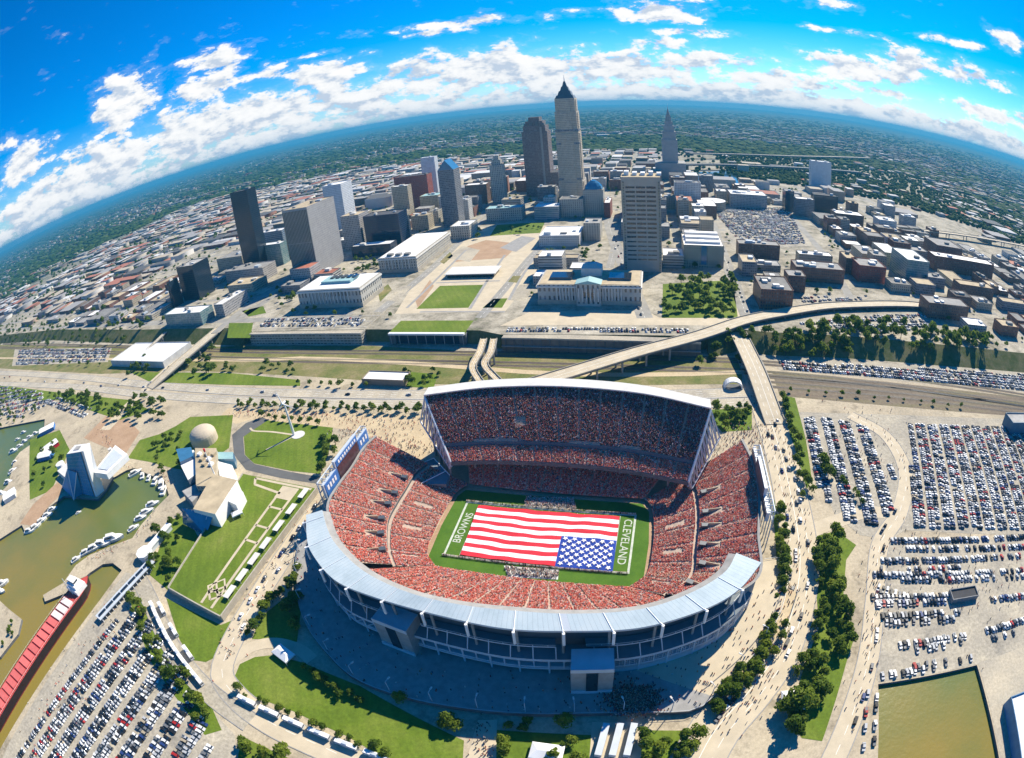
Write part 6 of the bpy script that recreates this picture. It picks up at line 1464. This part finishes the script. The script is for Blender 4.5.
def merged_cars(lst):
    me0 = CARS['sedan', 'white']; n = len(lst)
    shp = [(-2.4, -.92, .28), (2.4, -.92, .28), (2.4, .92, .28), (-2.4, .92, .28), (-2.4, -.92, .95), (2.3, -.9, .9), (2.3, .9, .9), (-2.4, .92, .95), (-2.0, -.88, .95), (.9, -.88, .93), (.9, .88, .93), (-2.0, .88, .95), (-1.6, -.72, 1.55), (.3, -.72, 1.55), (.3, .72, 1.55), (-1.6, .72, 1.55)]
    fq = [(0, 1, 5, 4), (1, 2, 6, 5), (2, 3, 7, 6), (3, 0, 4, 7), (4, 5, 6, 7), (8, 9, 13, 12), (9, 10, 14, 13), (10, 11, 15, 14), (11, 8, 12, 15), (12, 13, 14, 15)]
    S = np.array(shp)*1.12; A = np.array([(c[0], c[1], c[2], c[3]) for c in lst]); ca, sa = np.cos(A[:, 3]), np.sin(A[:, 3])
    V = np.zeros((n, 16, 3)); V[:, :, 0] = A[:, :1]+S[None, :, 0]*ca[:, None]-S[None, :, 1]*sa[:, None]; V[:, :, 1] = A[:, 1:2]+S[None, :, 0]*sa[:, None]+S[None, :, 1]*ca[:, None]; V[:, :, 2] = A[:, 2:3]+S[None, :, 2]*RNG.uniform(.95, 1.15, (n, 1))
    Fq = (np.arange(n)[:, None, None]*16+np.array(fq)[None]).reshape(-1, 4)
    pc = RNG.choice(len(names), n, p=np.array(PW)/sum(PW)); mi = np.repeat(pc[:, None], 10, 1); mi[:, 5:9] = len(names)
    me = quick('parked_cars', V.reshape(-1, 3), Fq, None, None, mi.ravel(), [CM_[k] for k in names]+[M['glass_dark']])
    tag(obj_of(me, 'parked_cars'), kind='stuff')
merged_cars(LIST[NIND:])
def vnoise(x, y, s, seed=1):
    """smooth lattice noise, 0..1"""
    def h(i, j): return ((math.sin(i*127.1+j*311.7+seed*74.7)*43758.5453) % 1.0)
    u, v = x/s, y/s; i, j = math.floor(u), math.floor(v); f, g = u-i, v-j; f, g = f*f*(3-2*f), g*g*(3-2*g)
    return (h(i, j)*(1-f)+h(i+1, j)*f)*(1-g)+(h(i, j+1)*(1-f)+h(i+1, j+1)*f)*g
# ------------------------------------------------------------------ trees
def leaf_cloud(seed, n, r, h, lobes, q):
    """leaf clumps scattered through a crown: verts, quads"""
    g = np.random.default_rng(seed); C = []
    for k in range(lobes):
        a = g.uniform(0, 2*math.pi); rr = r*.58*math.sqrt(g.random()); zz = h*(.40+.34*g.random()*(1.15-rr/r)); C.append((rr*math.cos(a), rr*math.sin(a), zz, r*g.uniform(.36, .58)))
    C.append((0, 0, h*.76, r*.5)); C = np.array(C)
    i = g.integers(0, len(C), n); d = g.normal(size=(n, 3)); d /= np.linalg.norm(d, axis=1)[:, None]; d[:, 2] = np.where(d[:, 2] < -.35, -d[:, 2], d[:, 2])
    P = C[i, :3]+d*(C[i, 3]*g.uniform(.72, 1.08, n))[:, None]*np.array([1, 1, .82])
    nrm = d+g.normal(size=(n, 3))*.45; nrm /= np.linalg.norm(nrm, axis=1)[:, None]
    u = np.cross(nrm, g.normal(size=(n, 3))); u /= np.linalg.norm(u, axis=1)[:, None]; v = np.cross(nrm, u)
    s = g.uniform(.6, 1.25, n)[:, None]*q
    V = np.stack([P-u*s-v*s*.7, P+u*s-v*s*.6, P+u*s*.8+v*s*.8, P-u*s*.7+v*s*.7], 1)
    return V.reshape(-1, 3), np.arange(n*4).reshape(-1, 4)
def trunk_mesh(h):
    mb = MB(); mb.bar((0, 0, -.3), (0, 0, h*.45), .32, 0, 7, .2)
    for k in range(4):
        a = k*1.6+.4; mb.bar((0, 0, h*(.30+.04*k)), (math.cos(a)*h*.2, math.sin(a)*h*.2, h*.62), .16, 0, 5, .06)
    o = mb.build('trunk', M['bark']); d = o.data; bpy.data.objects.remove(o); return d
TV = []
for k, (r, h, n, lob) in enumerate([(4.6, 10, 520, 8), (5.2, 11.5, 600, 9), (3.9, 9, 440, 7), (5.6, 12.5, 640, 10), (3.4, 8, 230, 6), (4.3, 11, 500, 8)]):
    V, Fq = leaf_cloud(k+3, n, r, h, lob, .62); TV.append((quick('crown', V, Fq, M['leaf']), quick('crown_pale', V, Fq, M['leaf2']), trunk_mesh(h), V, Fq))
TREES = []   # (x, y, z, scale, pale, phrase, ordinal, count)
def tline(line, n, phrase, sc=.8, pale=.3, z=None, jit=1.0):
    q = resample(GP(line, z or 0), max(2, n))
    for k in range(n):
        x, y = q[k][0]+random.gauss(0, jit), q[k][1]+random.gauss(0, jit); TREES.append((x, y, terrain_z(x, y) if z is None else z, sc*random.uniform(.75, 1.25), random.random() < pale, phrase))
def tpoly(poly, n, phrase, sc=1.0, pale=.3, z=None):
    P = GP(poly, z or 0); pts = []; tries = 0; xs = [p[0] for p in P]; ys = [p[1] for p in P]
    while len(pts) < n and tries < n*80:
        tries += 1; x, y = random.uniform(min(xs), max(xs)), random.uniform(min(ys), max(ys))
        if inside(x, y, P) and all((x-a)**2+(y-b)**2 > (4.2*sc)**2 for a, b in pts): pts.append((x, y))
    for x, y in pts: TREES.append((x, y, terrain_z(x, y) if z is None else z, sc*random.uniform(.75, 1.3), random.random() < pale, phrase))
tline([(303, 668), (312, 673), (322, 681), (334, 690), (348, 694), (362, 700)], 11, 'on the oval lawn edge nearest the terrace', .62, .6)
for p in ((452, 719), (460, 726), (447, 728), (511, 726), (528, 724), (560, 727), (404, 703), (520, 733)): tline([p, (p[0]+1, p[1])], 1, 'in the shade strip below the terrace', .75, .9)
tline([(240, 690), (262, 700), (292, 716), (325, 730), (355, 742), (390, 756)], 14, 'along the lower edge of the oval lawn', .62, .1)
tline([(252, 636), (262, 620), (270, 607), (282, 598), (292, 584), (298, 572)], 13, 'on the triangular lawn edge by the stadium drive', .82, .1); tpoly([(288, 590), (300, 580), (300, 640), (292, 640)], 7, 'on the triangular lawn beside the terrace', .85, .1)
tpoly([(815, 536), (836, 532), (840, 600), (852, 636), (842, 660), (812, 640), (818, 600), (814, 570)], 40, 'in the dense grove between avenue and car park', .95, .3)
tpoly([(795, 668), (812, 655), (842, 664), (826, 700), (806, 712), (790, 700)], 11, 'on the lower end of the grove lawn', 1.0, .25); tpoly([(778, 702), (800, 696), (802, 735), (775, 740)], 7, 'by the white pavilion on the lower lawn', 1.15, .05)
tline([(777, 622), (764, 645), (748, 668), (730, 690), (712, 712)], 24, 'in the hedge row below the curved ramp', .78, .3, jit=2.2); tline([(770, 655), (752, 675), (735, 694)], 8, 'in the second row below the curved ramp', .7, .3, jit=1.5)
tline([(783, 398), (790, 430), (799, 462), (806, 498)], 22, 'in the tall row beside the small western lot', .85, .25, jit=1.8); tline([(776, 508), (783, 540), (783, 575), (779, 600)], 17, 'in the row beside the west wall of the stadium', .8, .25, jit=1.5)
tpoly([(818, 465), (830, 462), (834, 478), (822, 482)], 4, 'on the small island in the western lot', 1.0, .1); tline([(832, 478), (850, 492), (862, 504)], 6, 'on the thin strip inside the western lot', .55, .3)
tpoly([(146, 462), (160, 440), (186, 432), (182, 470), (160, 478)], 15, 'on the lawn left of the science museum', .72, .15); tpoly([(158, 525), (182, 517), (196, 540), (184, 566), (164, 590), (150, 575)], 18, 'in the garden below the science museum', .72, .2)
tpoly([(322, 440), (336, 432), (338, 455), (322, 476)], 11, 'on the turbine lawn beside the scoreboard', .8, .05); tline([(262, 417), (285, 421), (300, 423), (318, 425)], 8, 'along the top edge of the turbine lawn', .75, .1)
tline([(238, 407), (290, 409), (350, 411), (425, 415)], 26, 'in the shoreway verge row left of the stadium', .72, .3); tline([(240, 404), (300, 406), (360, 408), (420, 410)], 14, 'in the rear verge row left of the stadium', .7, .2)
tpoly([(664, 285), (734, 279), (738, 318), (664, 318)], 58, 'in the leafy square beside the courthouse', 1.15, .9, ZP)
tpoly([(706, 410), (752, 408), (752, 428), (724, 432)], 14, 'in the thicket behind the right stadium corner', .8, .6); tpoly([(728, 344), (750, 340), (752, 362), (700, 366), (690, 360)], 16, 'under the viaduct beside the street bridge', .95, .4)
tpoly([(796, 343), (850, 334), (920, 340), (985, 350), (985, 362), (900, 357), (820, 352)], 90, 'in the wooded bank above the railway lot', 1.2, .3); tpoly([(762, 344), (800, 346), (850, 352), (850, 360), (776, 357)], 34, 'on the bank right of the street bridge', 1.05, .35); tpoly([(965, 338), (1000, 345), (1015, 365), (985, 362)], 8, 'below the dark brick cube', .95, .2)
tpoly([(45, 392), (120, 398), (150, 412), (120, 424), (92, 410), (60, 402)], 44, 'in the belt between marina and shoreway', .95, .4); tpoly([(0, 390), (45, 396), (36, 425), (0, 440)], 26, 'around the marina lot at the left edge', .85, .5); tpoly([(128, 398), (168, 398), (165, 420), (135, 422)], 14, 'in the clump beside the brown plaza', 1.05, .3)
tpoly([(186, 358), (214, 352), (216, 374), (190, 380)], 12, 'in the clump right of the ninth street bridge', 1.0, .3); tpoly([(134, 362), (152, 358), (158, 372), (128, 378)], 9, 'before the white exhibition hall', .95, .1); tpoly([(218, 362), (300, 366), (300, 376), (216, 374)], 12, 'on the grass right of the ninth street bridge', .7, .35); tline([(300, 384), (330, 386), (365, 388)], 7, 'beside the small station', .7, .3); tpoly([(405, 370), (440, 372), (455, 384), (406, 388)], 10, 'around the grass plot by the station', .7, .2)
tpoly([(40, 455), (62, 440), (66, 462), (40, 495), (28, 495)], 11, 'on the marina pier behind the white museum tower', .75, .4); tpoly([(128, 600), (140, 598), (168, 640), (198, 688), (222, 730), (208, 735), (170, 680)], 22, 'in the strip above the ship basin lot', .82, .65)
tpoly([(240, 738), (275, 740), (300, 775), (240, 775)], 9, 'at the bottom corner below the coach row', .95, .6); tpoly([(640, 736), (700, 730), (690, 775), (640, 775)], 14, 'on the bottom lawn right of the service yard', .85, .5); tpoly([(500, 742), (592, 740), (592, 775), (500, 775)], 10, 'on the bottom lawn below the terrace', .75, .5)
tpoly([(488, 226), (543, 224), (545, 234), (488, 236)], 12, 'on the mall lawn before the copper roofed library', .6, .6, ZP); tpoly([(468, 228), (482, 228), (480, 240), (466, 240)], 6, 'beside the stone block with white roof', .9, .5, ZP); tpoly([(265, 292), (295, 286), (297, 305), (268, 310)], 10, 'left of the white city hall', 1.0, .2, ZP); tpoly([(352, 262), (378, 256), (380, 270), (356, 274)], 16, 'between city hall and the long auditorium', .9, .3, ZP)
tpoly([(0, 330), (150, 333), (150, 345), (0, 348)], 95, 'on the far left railway bank', .95, .2); tpoly([(90, 316), (160, 322), (160, 338), (90, 336)], 24, 'below the stepped dark tower', 1.2, .2); tline([(40, 363), (100, 366)], 8, 'along the left lot by the shoreway', .8, .1); tline([(790, 392), (860, 398), (960, 408)], 12, 'along the railway edge of the big western lot', .5, .6); tpoly([(0, 608), (14, 618), (14, 636), (0, 650)], 5, 'on the left island', .6, .6)
tpoly([(755, 262), (765, 262), (770, 300), (757, 310)], 5, 'along the wide street by the brick warehouses', .8, .3, ZP); tpoly([(545, 252), (552, 252), (556, 266), (548, 268)], 5, 'beside the courthouse street', .7, .1, ZP); tpoly([(580, 250), (590, 248), (592, 266), (582, 268)], 5, 'in the street right of the white boxy building', .8, .1, ZP)
TREES = [t for t in TREES if visible(t[0], t[1], t[2]+5, 4) and not any(inside(t[0], t[1], H) for H in (HOLE1, HOLE2, HOLE3))]
TREES.sort(key=lambda t: np.linalg.norm(np.array(t[:3])-CAM)/t[3])
ind, rest = TREES[:300], TREES[300:]
print('trees', len(TREES))
by = {}
for t in ind: by.setdefault(t[5], []).append(t)
TG = {}
for ph, lst in by.items():
    lst.sort(key=lambda t: proj(*t[:3])[0])
    for k, t in enumerate(lst):
        v = random.randrange(6); cr, cp, tk = TV[v][:3]
        e = thing('tree', f'leafy tree {ph}, {ordinal(k+1)} from left' if len(lst) > 1 else f'lone leafy tree {ph}', 'tree', t[:3], random.uniform(0, 6.28), 'trees '+ph)
        e.scale = (t[3], t[3], t[3]*random.uniform(.85, 1.1)); obj_of(tk, 'trunk', e); obj_of(cp if t[4] else cr, 'crown', e)
def merged_trees(lst, name, nq=150):
    Vs, n0, Fs = [], 0, []
    for t in lst:
        V, Fq = TV[random.randrange(6)][3:5]; k = RNG.choice(len(Fq), nq, replace=False); V = V.reshape(-1, 4, 3)[k]; c = V.mean(1, keepdims=True); V = ((V-c)*1.6+c).reshape(-1, 3)*t[3]
        a = random.uniform(0, 6.28); V = np.stack([V[:, 0]*math.cos(a)-V[:, 1]*math.sin(a), V[:, 0]*math.sin(a)+V[:, 1]*math.cos(a), V[:, 2]], 1)+np.array(t[:3]); Vs.append(V); Fs.append(np.arange(len(V)).reshape(-1, 4)+n0); n0 += len(V)
    tag(obj_of(quick(name, np.vstack(Vs), np.vstack(Fs), M['leafmix']), name), kind='stuff')
def leafmix():
    m, nt, b = newmat('mixed_leaves'); p = wpos(nt)
    c = ramp(nt, noise(nt, .09, 3, .6, p), [(.35, (.06, .115, .014)), (.5, (.115, .18, .02)), (.65, (.21, .27, .045))]); L2(nt, c, b.inputs['Base Color']); b.inputs['Roughness'].default_value = .8; b.inputs['Specular IOR Level'].default_value = .1; translucent(nt, b, c); return m
M['leafmix'] = leafmix()
# street trees of the upper town join the rest
xt = []
def blocked(x, y, m=0):
    return any(a-m < x < b+m and c-m < y < d+m for a, b, c, d in USED)
OPEN = [GP(p, ZP) for p in ([(335, 308), (385, 312), (425, 268), (378, 258), (350, 262)], [(395, 320), (505, 320), (545, 262), (580, 225), (560, 215), (470, 222), (430, 262), (410, 290)], [(712, 206), (792, 206), (812, 246), (738, 248)], [(640, 325), (745, 325), (735, 276), (655, 276)], [(500, 335), (650, 335), (660, 300), (500, 300)], [(790, 345), (935, 345), (935, 300), (860, 296), (795, 294)], [(215, 340), (270, 340), (300, 300), (240, 306)])]
STREETS = [([(378, 312), (430, 270), (472, 230), (505, 200)], 11), ([(480, 318), (508, 285), (530, 258), (548, 240)], 10), ([(645, 318), (625, 268), (612, 235), (607, 212), (606, 195)], 13), ([(752, 330), (735, 285), (722, 250), (712, 222)], 12), ([(850, 298), (830, 262), (812, 240), (790, 215)], 10), ([(215, 333), (240, 312), (285, 280), (302, 262)], 12)]
SP = [(resample(GP(l, ZP), 60), w_) for l, w_ in STREETS]
VIA = resample([G(a, b, 18) for a, b in [(700, 335), (745, 320), (785, 312), (825, 306), (870, 304), (905, 304), (930, 306)]], 60)
RIVER = GP([(660, 150), (880, 150), (1000, 260), (930, 240), (870, 185), (690, 186)], ZP)
def free(x0, x1, y0, y1, m=3):
    if y0 < ybluff(x0)+14 or y0 < ybluff(x1)+14: return False
    if any(a-m < x1 and x0 < b+m and c-m < y1 and y0 < d+m for a, b, c, d in USED): return False
    cx, cy = (x0+x1)/2, (y0+y1)/2
    for P in OPEN:
        if any(inside(x, y, P) for x, y in ((x0, y0), (x1, y0), (x1, y1), (x0, y1), (cx, cy))): return False
    for q, w_ in SP:
        if any(x0-w_ < a < x1+w_ and y0-w_ < b < y1+w_ for a, b in q): return False
    if any(x0-18 < a < x1+18 and y0-18 < b < y1+18 for a, b in VIA): return False
    return True
# ------------------------------------------------------------------ the city that fills the blocks behind
CAND = []
def hgt(x, y):
    d = math.hypot(x+60, y-950)
    if d < 420: return random.choice([14, 20, 26, 34, 44, 30])
    if d < 800: return random.choice([9, 12, 16, 22, 28])
    return random.choice([6, 7, 8, 9, 11, 14])
for gx in range(-2600, 1500, 100):
    for gy in range(330, 2300, 84):
        nx, ny = random.choice([(2, 1), (2, 2), (3, 2), (1, 1), (2, 2)] if gx > -480 else [(1, 1), (2, 1), (2, 2), (1, 2), (3, 1), (1, 1), (2, 2)]); wx, wy = 86/nx, 71/ny
        if gx < -480 and vnoise(gx, gy, 330, 9) < .33: continue
        for i in range(nx):
            for j in range(ny):
                if random.random() < .08: continue
                x0 = gx+7+i*wx+random.uniform(0, 3); x1 = gx+7+(i+1)*wx-random.uniform(1.5, .22*wx); y0 = gy+7+j*wy+random.uniform(0, 3); y1 = gy+7+(j+1)*wy-random.uniform(1.5, .22*wy)
                if inside((x0+x1)/2, (y0+y1)/2, RIVER) and random.random() < .8: continue
                if x0 > 330 and y0 > 800 and random.random() < .55: continue
                if free(x0, x1, y0, y1) and visible((x0+x1)/2, y0, ZP, 20): CAND.append((x0, x1, y0, y1, hgt((x0+x1)/2, y0)))
                elif y0 > ybluff(x0)+14 and random.random() < .5 and not blocked((x0+x1)/2, (y0+y1)/2, 4): pass
# the street grid between the blocks
def city_streets():
    mb = MB()
    def seg(a, b, w_):
        mid = ((a[0]+b[0])/2, (a[1]+b[1])/2)
        for q in (a, mid, b):
            if q[1] < ybluff(q[0])+12 or blocked(q[0], q[1], 8) or any(inside(q[0], q[1], P) for P in OPEN) or inside(q[0], q[1], RIVER): return
        mb.strip([a, b], w_, ZP+.07, 0)
        L = math.dist(a, b); n = int(L/9); ux, uy = (b[0]-a[0])/L, (b[1]-a[1])/L
        if mid[1] < 1100:
            for k in range(n): s_ = k*9+2; mb.strip([(a[0]+ux*s_, a[1]+uy*s_), (a[0]+ux*(s_+4), a[1]+uy*(s_+4))], .35, ZP+.09, 1)
    for gx in range(-2600, 1501, 100):
        for gy in range(330, 2300, 84): seg((gx, gy), (gx, gy+78), 11)
    for gy in range(330, 2300, 84):
        for gx in range(-2600, 1500, 100): seg((gx+6, gy), (gx+94, gy), 10)
    tag(mb.build('street', [M['street'], M['marking']]), kind='structure')
city_streets()
CAND.sort(key=lambda c: math.hypot(c[0]-CAM[0], c[2]-CAM[1]))
print('city', len(CAND))
WALLS = [('brick', 'brick'), ('tan', 'tan'), ('grey', 'grey'), ('pale', 'pale'), ('brown', 'brown'), ('slate', 'dark grey'), ('ribbon', 'banded'), ('stone', 'stone'), ('conc', 'concrete')]
ROOFS = [('roof_white', 'white', .22), ('roof_grey', 'grey', .44), ('roof_tan', 'tan', .16), ('roof_dark', 'black', .10), ('roof_red', 'rust red', .08)]
def region(x, y):
    if x < -900: return 'in the eastern district'
    if x < -430: return 'near the dark slab tower'
    if x < -170: return 'behind the long auditorium'
    if x < 130: return 'around the tallest tower'
    if y < 620: return 'among the brick warehouses'
    if y < 1000: return 'behind the upper car park'
    return 'by the river at far right'
REGN = {}
for c in CAND[:230]:
    x0, x1, y0, y1, h = c; wl, wn = random.choice(WALLS if x0 < 130 or y0 > 700 else [WALLS[0], WALLS[4], WALLS[4], WALLS[0], WALLS[5], WALLS[1]]); rf, rn, _ = random.choices(ROOFS, [r[2] for r in ROOFS])[0]
    szx, szy = x1-x0, y1-y0; shp = 'tall' if h > 24 else ('long' if max(szx, szy) > 2.2*min(szx, szy) else ('broad' if szx*szy > 1800 else 'small')); rg = region((x0+x1)/2, y0)
    REGN.setdefault(rg, []).append((c, wl, wn, rf, rn, shp))
for rg, lst in REGN.items():
    lst.sort(key=lambda a: proj((a[0][0]+a[0][1])/2, a[0][2], ZP)[0])
    for k, (c, wl, wn, rf, rn, shp) in enumerate(lst):
        block('town_building', f'{shp} {wn} block, {rn} roof, {rg}, {ordinal(k+1)} from left', 'building', *c[:4], c[4], wl, rf, ZP, random.choice([0, 1, 1, 2]), 'blocks '+rg, .8)
        USED.append(c[:4])
def boxes(lst, name):
    """many simple blocks in one mesh: (x0,x1,y0,y1,h,z0, wall colour, roof colour)"""
    n = len(lst); A = np.array([c[:6] for c in lst]); V = np.zeros((n, 12, 3)); col = np.zeros((n, 12, 3)); k = 0
    wc = np.array([c[6] for c in lst]); rc = np.array([c[7] for c in lst])
    for z in (0, 1, 1):
        for (a, b) in ((0, 2), (1, 2), (1, 3), (0, 3)):
            V[:, k, 0] = A[:, a]; V[:, k, 1] = A[:, b]; V[:, k, 2] = A[:, 5]+(A[:, 4] if z else -1); col[:, k] = rc if k >= 8 else wc; k += 1
    fq = np.array([(0, 1, 5, 4), (1, 2, 6, 5), (2, 3, 7, 6), (3, 0, 4, 7), (8, 9, 10, 11)])
    tag(obj_of(quick(name, V.reshape(-1, 3), (np.arange(n)[:, None, None]*12+fq[None]).reshape(-1, 4), M['crowd2'], col.reshape(-1, 3)), name), kind='stuff')
M['crowd2'] = attr_mat('far_house_paint', .9)
WC = [(.40, .36, .30), (.22, .11, .08), (.30, .29, .28), (.50, .48, .45), (.14, .12, .11), (.34, .26, .2)]; RC = [(.60, .59, .57), (.30, .29, .28), (.42, .36, .27), (.10, .10, .10), (.36, .15, .10), (.45, .44, .43)]; RW = [.13, .30, .19, .18, .08, .12]
boxes([(*c[:5], ZP, random.choice(WC), random.choices(RC, RW)[0]) for c in CAND[230:]], 'distant_town_houses')
far_h, far_t, far_w = [], [], []
hz = 0
while len(far_h) < 6500 or len(far_t) < 13000:
    px, py = random.uniform(-15, 1040), random.uniform(104, 300); d = ray(px, py)
    if d[2] > -.012: continue
    x, y = G(px, py, ZP); dist = math.hypot(x, y)
    if dist > 15000 or (dist < 1500 and not (x < -1500)) or y < ybluff(x)+20: continue
    if -2600 < x < 1500 and y < 2300: 
        if len(far_t) < 15000 and random.random() < (.55 if (x > 330 and y > 800) else .10) and not blocked(x, y, 6) and y > 420 and not any(inside(x, y, P) for P in OPEN): far_t.append((x, y, random.uniform(5, 9), random.uniform(8, 12)))
        continue
    town = .55*vnoise(x*.5, y*1.6, 1500, 3)+.45*vnoise(x*.6, y*1.7, 520, 5)
    if random.random() < .55*max(0, town-.40)/.35 and len(far_h) < 6500:
        s_ = random.choice([9, 11, 13, 22, 34])*(1+dist/9000); w_, q = s_*random.uniform(.7, 1.6), s_*random.uniform(.6, 1.1); h = random.choice([6, 7, 8, 10, 15]); far_h.append((x-w_/2, x+w_/2, y-q/2, y+q/2, h, ZP, random.choice(WC), random.choices(RC, RW)[0]))
    elif len(far_t) < 13000: (town < .62 or random.random() < .4) and far_t.append((x, y, random.uniform(8, 20)*(1+dist/5000), random.uniform(9, 14)))
far_h = [(*c[:6], tuple(.8*a for a in c[6]), tuple(.72*a for a in c[7])) for c in far_h]
boxes(far_h, 'distant_houses')
def far_trees(lst):
    n = len(lst); A = np.array(lst); V = np.zeros((n, 17, 3)); k = 0
    for (z, r) in ((.0, .75), (.45, 1.0), (.8, .68)):
        for i in range(5 if z != .8 else 6):
            m_ = 5 if z != .8 else 6; th = i/m_*2*math.pi+z; rr = A[:, 2]*r*RNG.uniform(.7, 1.2, n)
            V[:, k, 0] = A[:, 0]+rr*math.cos(th); V[:, k, 1] = A[:, 1]+rr*math.sin(th); V[:, k, 2] = ZP+A[:, 3]*z*RNG.uniform(.85, 1.15, n); k += 1
    V[:, 16] = np.c_[A[:, 0], A[:, 1], ZP+A[:, 3]]
    tr = []
    for i in range(5): j = (i+1) % 5; tr += [(i, j, 5+j), (i, 5+j, 5+i), (5+i, 5+j, 10+j), (5+i, 10+j, 10+i)]
    tr += [(9, 5, 15), (5, 10, 15), (9, 15, 14)]
    for i in range(6): tr.append((10+i, 10+(i+1) % 6, 16))
    F3 = (np.arange(n)[:, None, None]*17+np.array(tr)[None]).reshape(-1, 3)
    tag(obj_of(quick('distant_trees', V.reshape(-1, 3), F3, M['leafmix2']), 'distant_trees'), kind='stuff')
def leafmix2():
    m, nt, b = newmat('distant_leaves'); p = wpos(nt)
    c = ramp(nt, noise(nt, .012, 6, .75, p), [(.38, (.020, .040, .012)), (.5, (.035, .066, .014)), (.62, (.075, .105, .025))]); L2(nt, c, b.inputs['Base Color']); b.inputs['Roughness'].default_value = .9; b.inputs['Specular IOR Level'].default_value = .05; return m
M['leafmix2'] = leafmix2(); far_trees(far_t)
for k in range(1900):
    x, y = random.uniform(-1900, 600), random.uniform(310, 1300)
    if free(x-3, x+3, y-3, y+3, 2): rest.append((x, y, ZP, random.uniform(.55, .95), False, ''))
merged_trees([t for t in rest if t[1] < 1400], 'background_trees')
# ------------------------------------------------------------------ people walking outside
ped = []
def along(line, n, w_, z=.15, base=0.0):
    q = resample(GP(line, base), 120)
    for _ in range(n):
        a = q[random.randrange(120)]; ped.append((a[0]+random.gauss(0, w_), a[1]+random.gauss(0, w_), z+base))
along([(752, 365), (765, 405), (780, 450), (792, 500), (800, 555), (795, 600)], 230, 6); along([(795, 600), (778, 650), (750, 690), (715, 730)], 170, 6); along([(705, 700), (750, 660), (778, 622), (790, 590)], 90, 2.5, 2.25)
along([(318, 508), (292, 545), (262, 590), (238, 630), (222, 670)], 100, 5); along([(235, 412), (330, 418), (420, 425)], 300, 5); along([(340, 432), (400, 445), (430, 450)], 260, 7); along([(700, 450), (730, 440), (745, 425), (760, 450)], 260, 8)
along([(880, 545), (868, 660), (850, 720)], 120, 5); along([(30, 745), (130, 600)], 120, 14); along([(880, 540), (1000, 600)], 160, 22); along([(900, 470), (850, 420)], 120, 22); along([(100, 430), (130, 470), (165, 478), (140, 530), (90, 560)], 160, 3); along([(480, 755), (482, 722)], 50, 2.5)
oc = np.array(outer_p)
for _ in range(600):
    i = random.randrange(2, 57); f = random.random()**1.7; a, b = np.array(outer_p[i]), np.array(inn[i]); p = a+(b-a)*(.03+.8*f)
    if random.random() < (1.0 if i > 34 else .35): ped.append((p[0], p[1], 3.02))
for _ in range(1900): a = G(random.gauss(632, 12), random.gauss(700, 7), 3); ped.append((*a, 3.02))
ped = [p for p in ped if not any(inside(p[0], p[1], H) for H in (HOLE1, HOLE2, HOLE3))]
crowd('pedestrians', ped, PAL_ROAD, h0=1.6, h1=1.85, wd=.52)
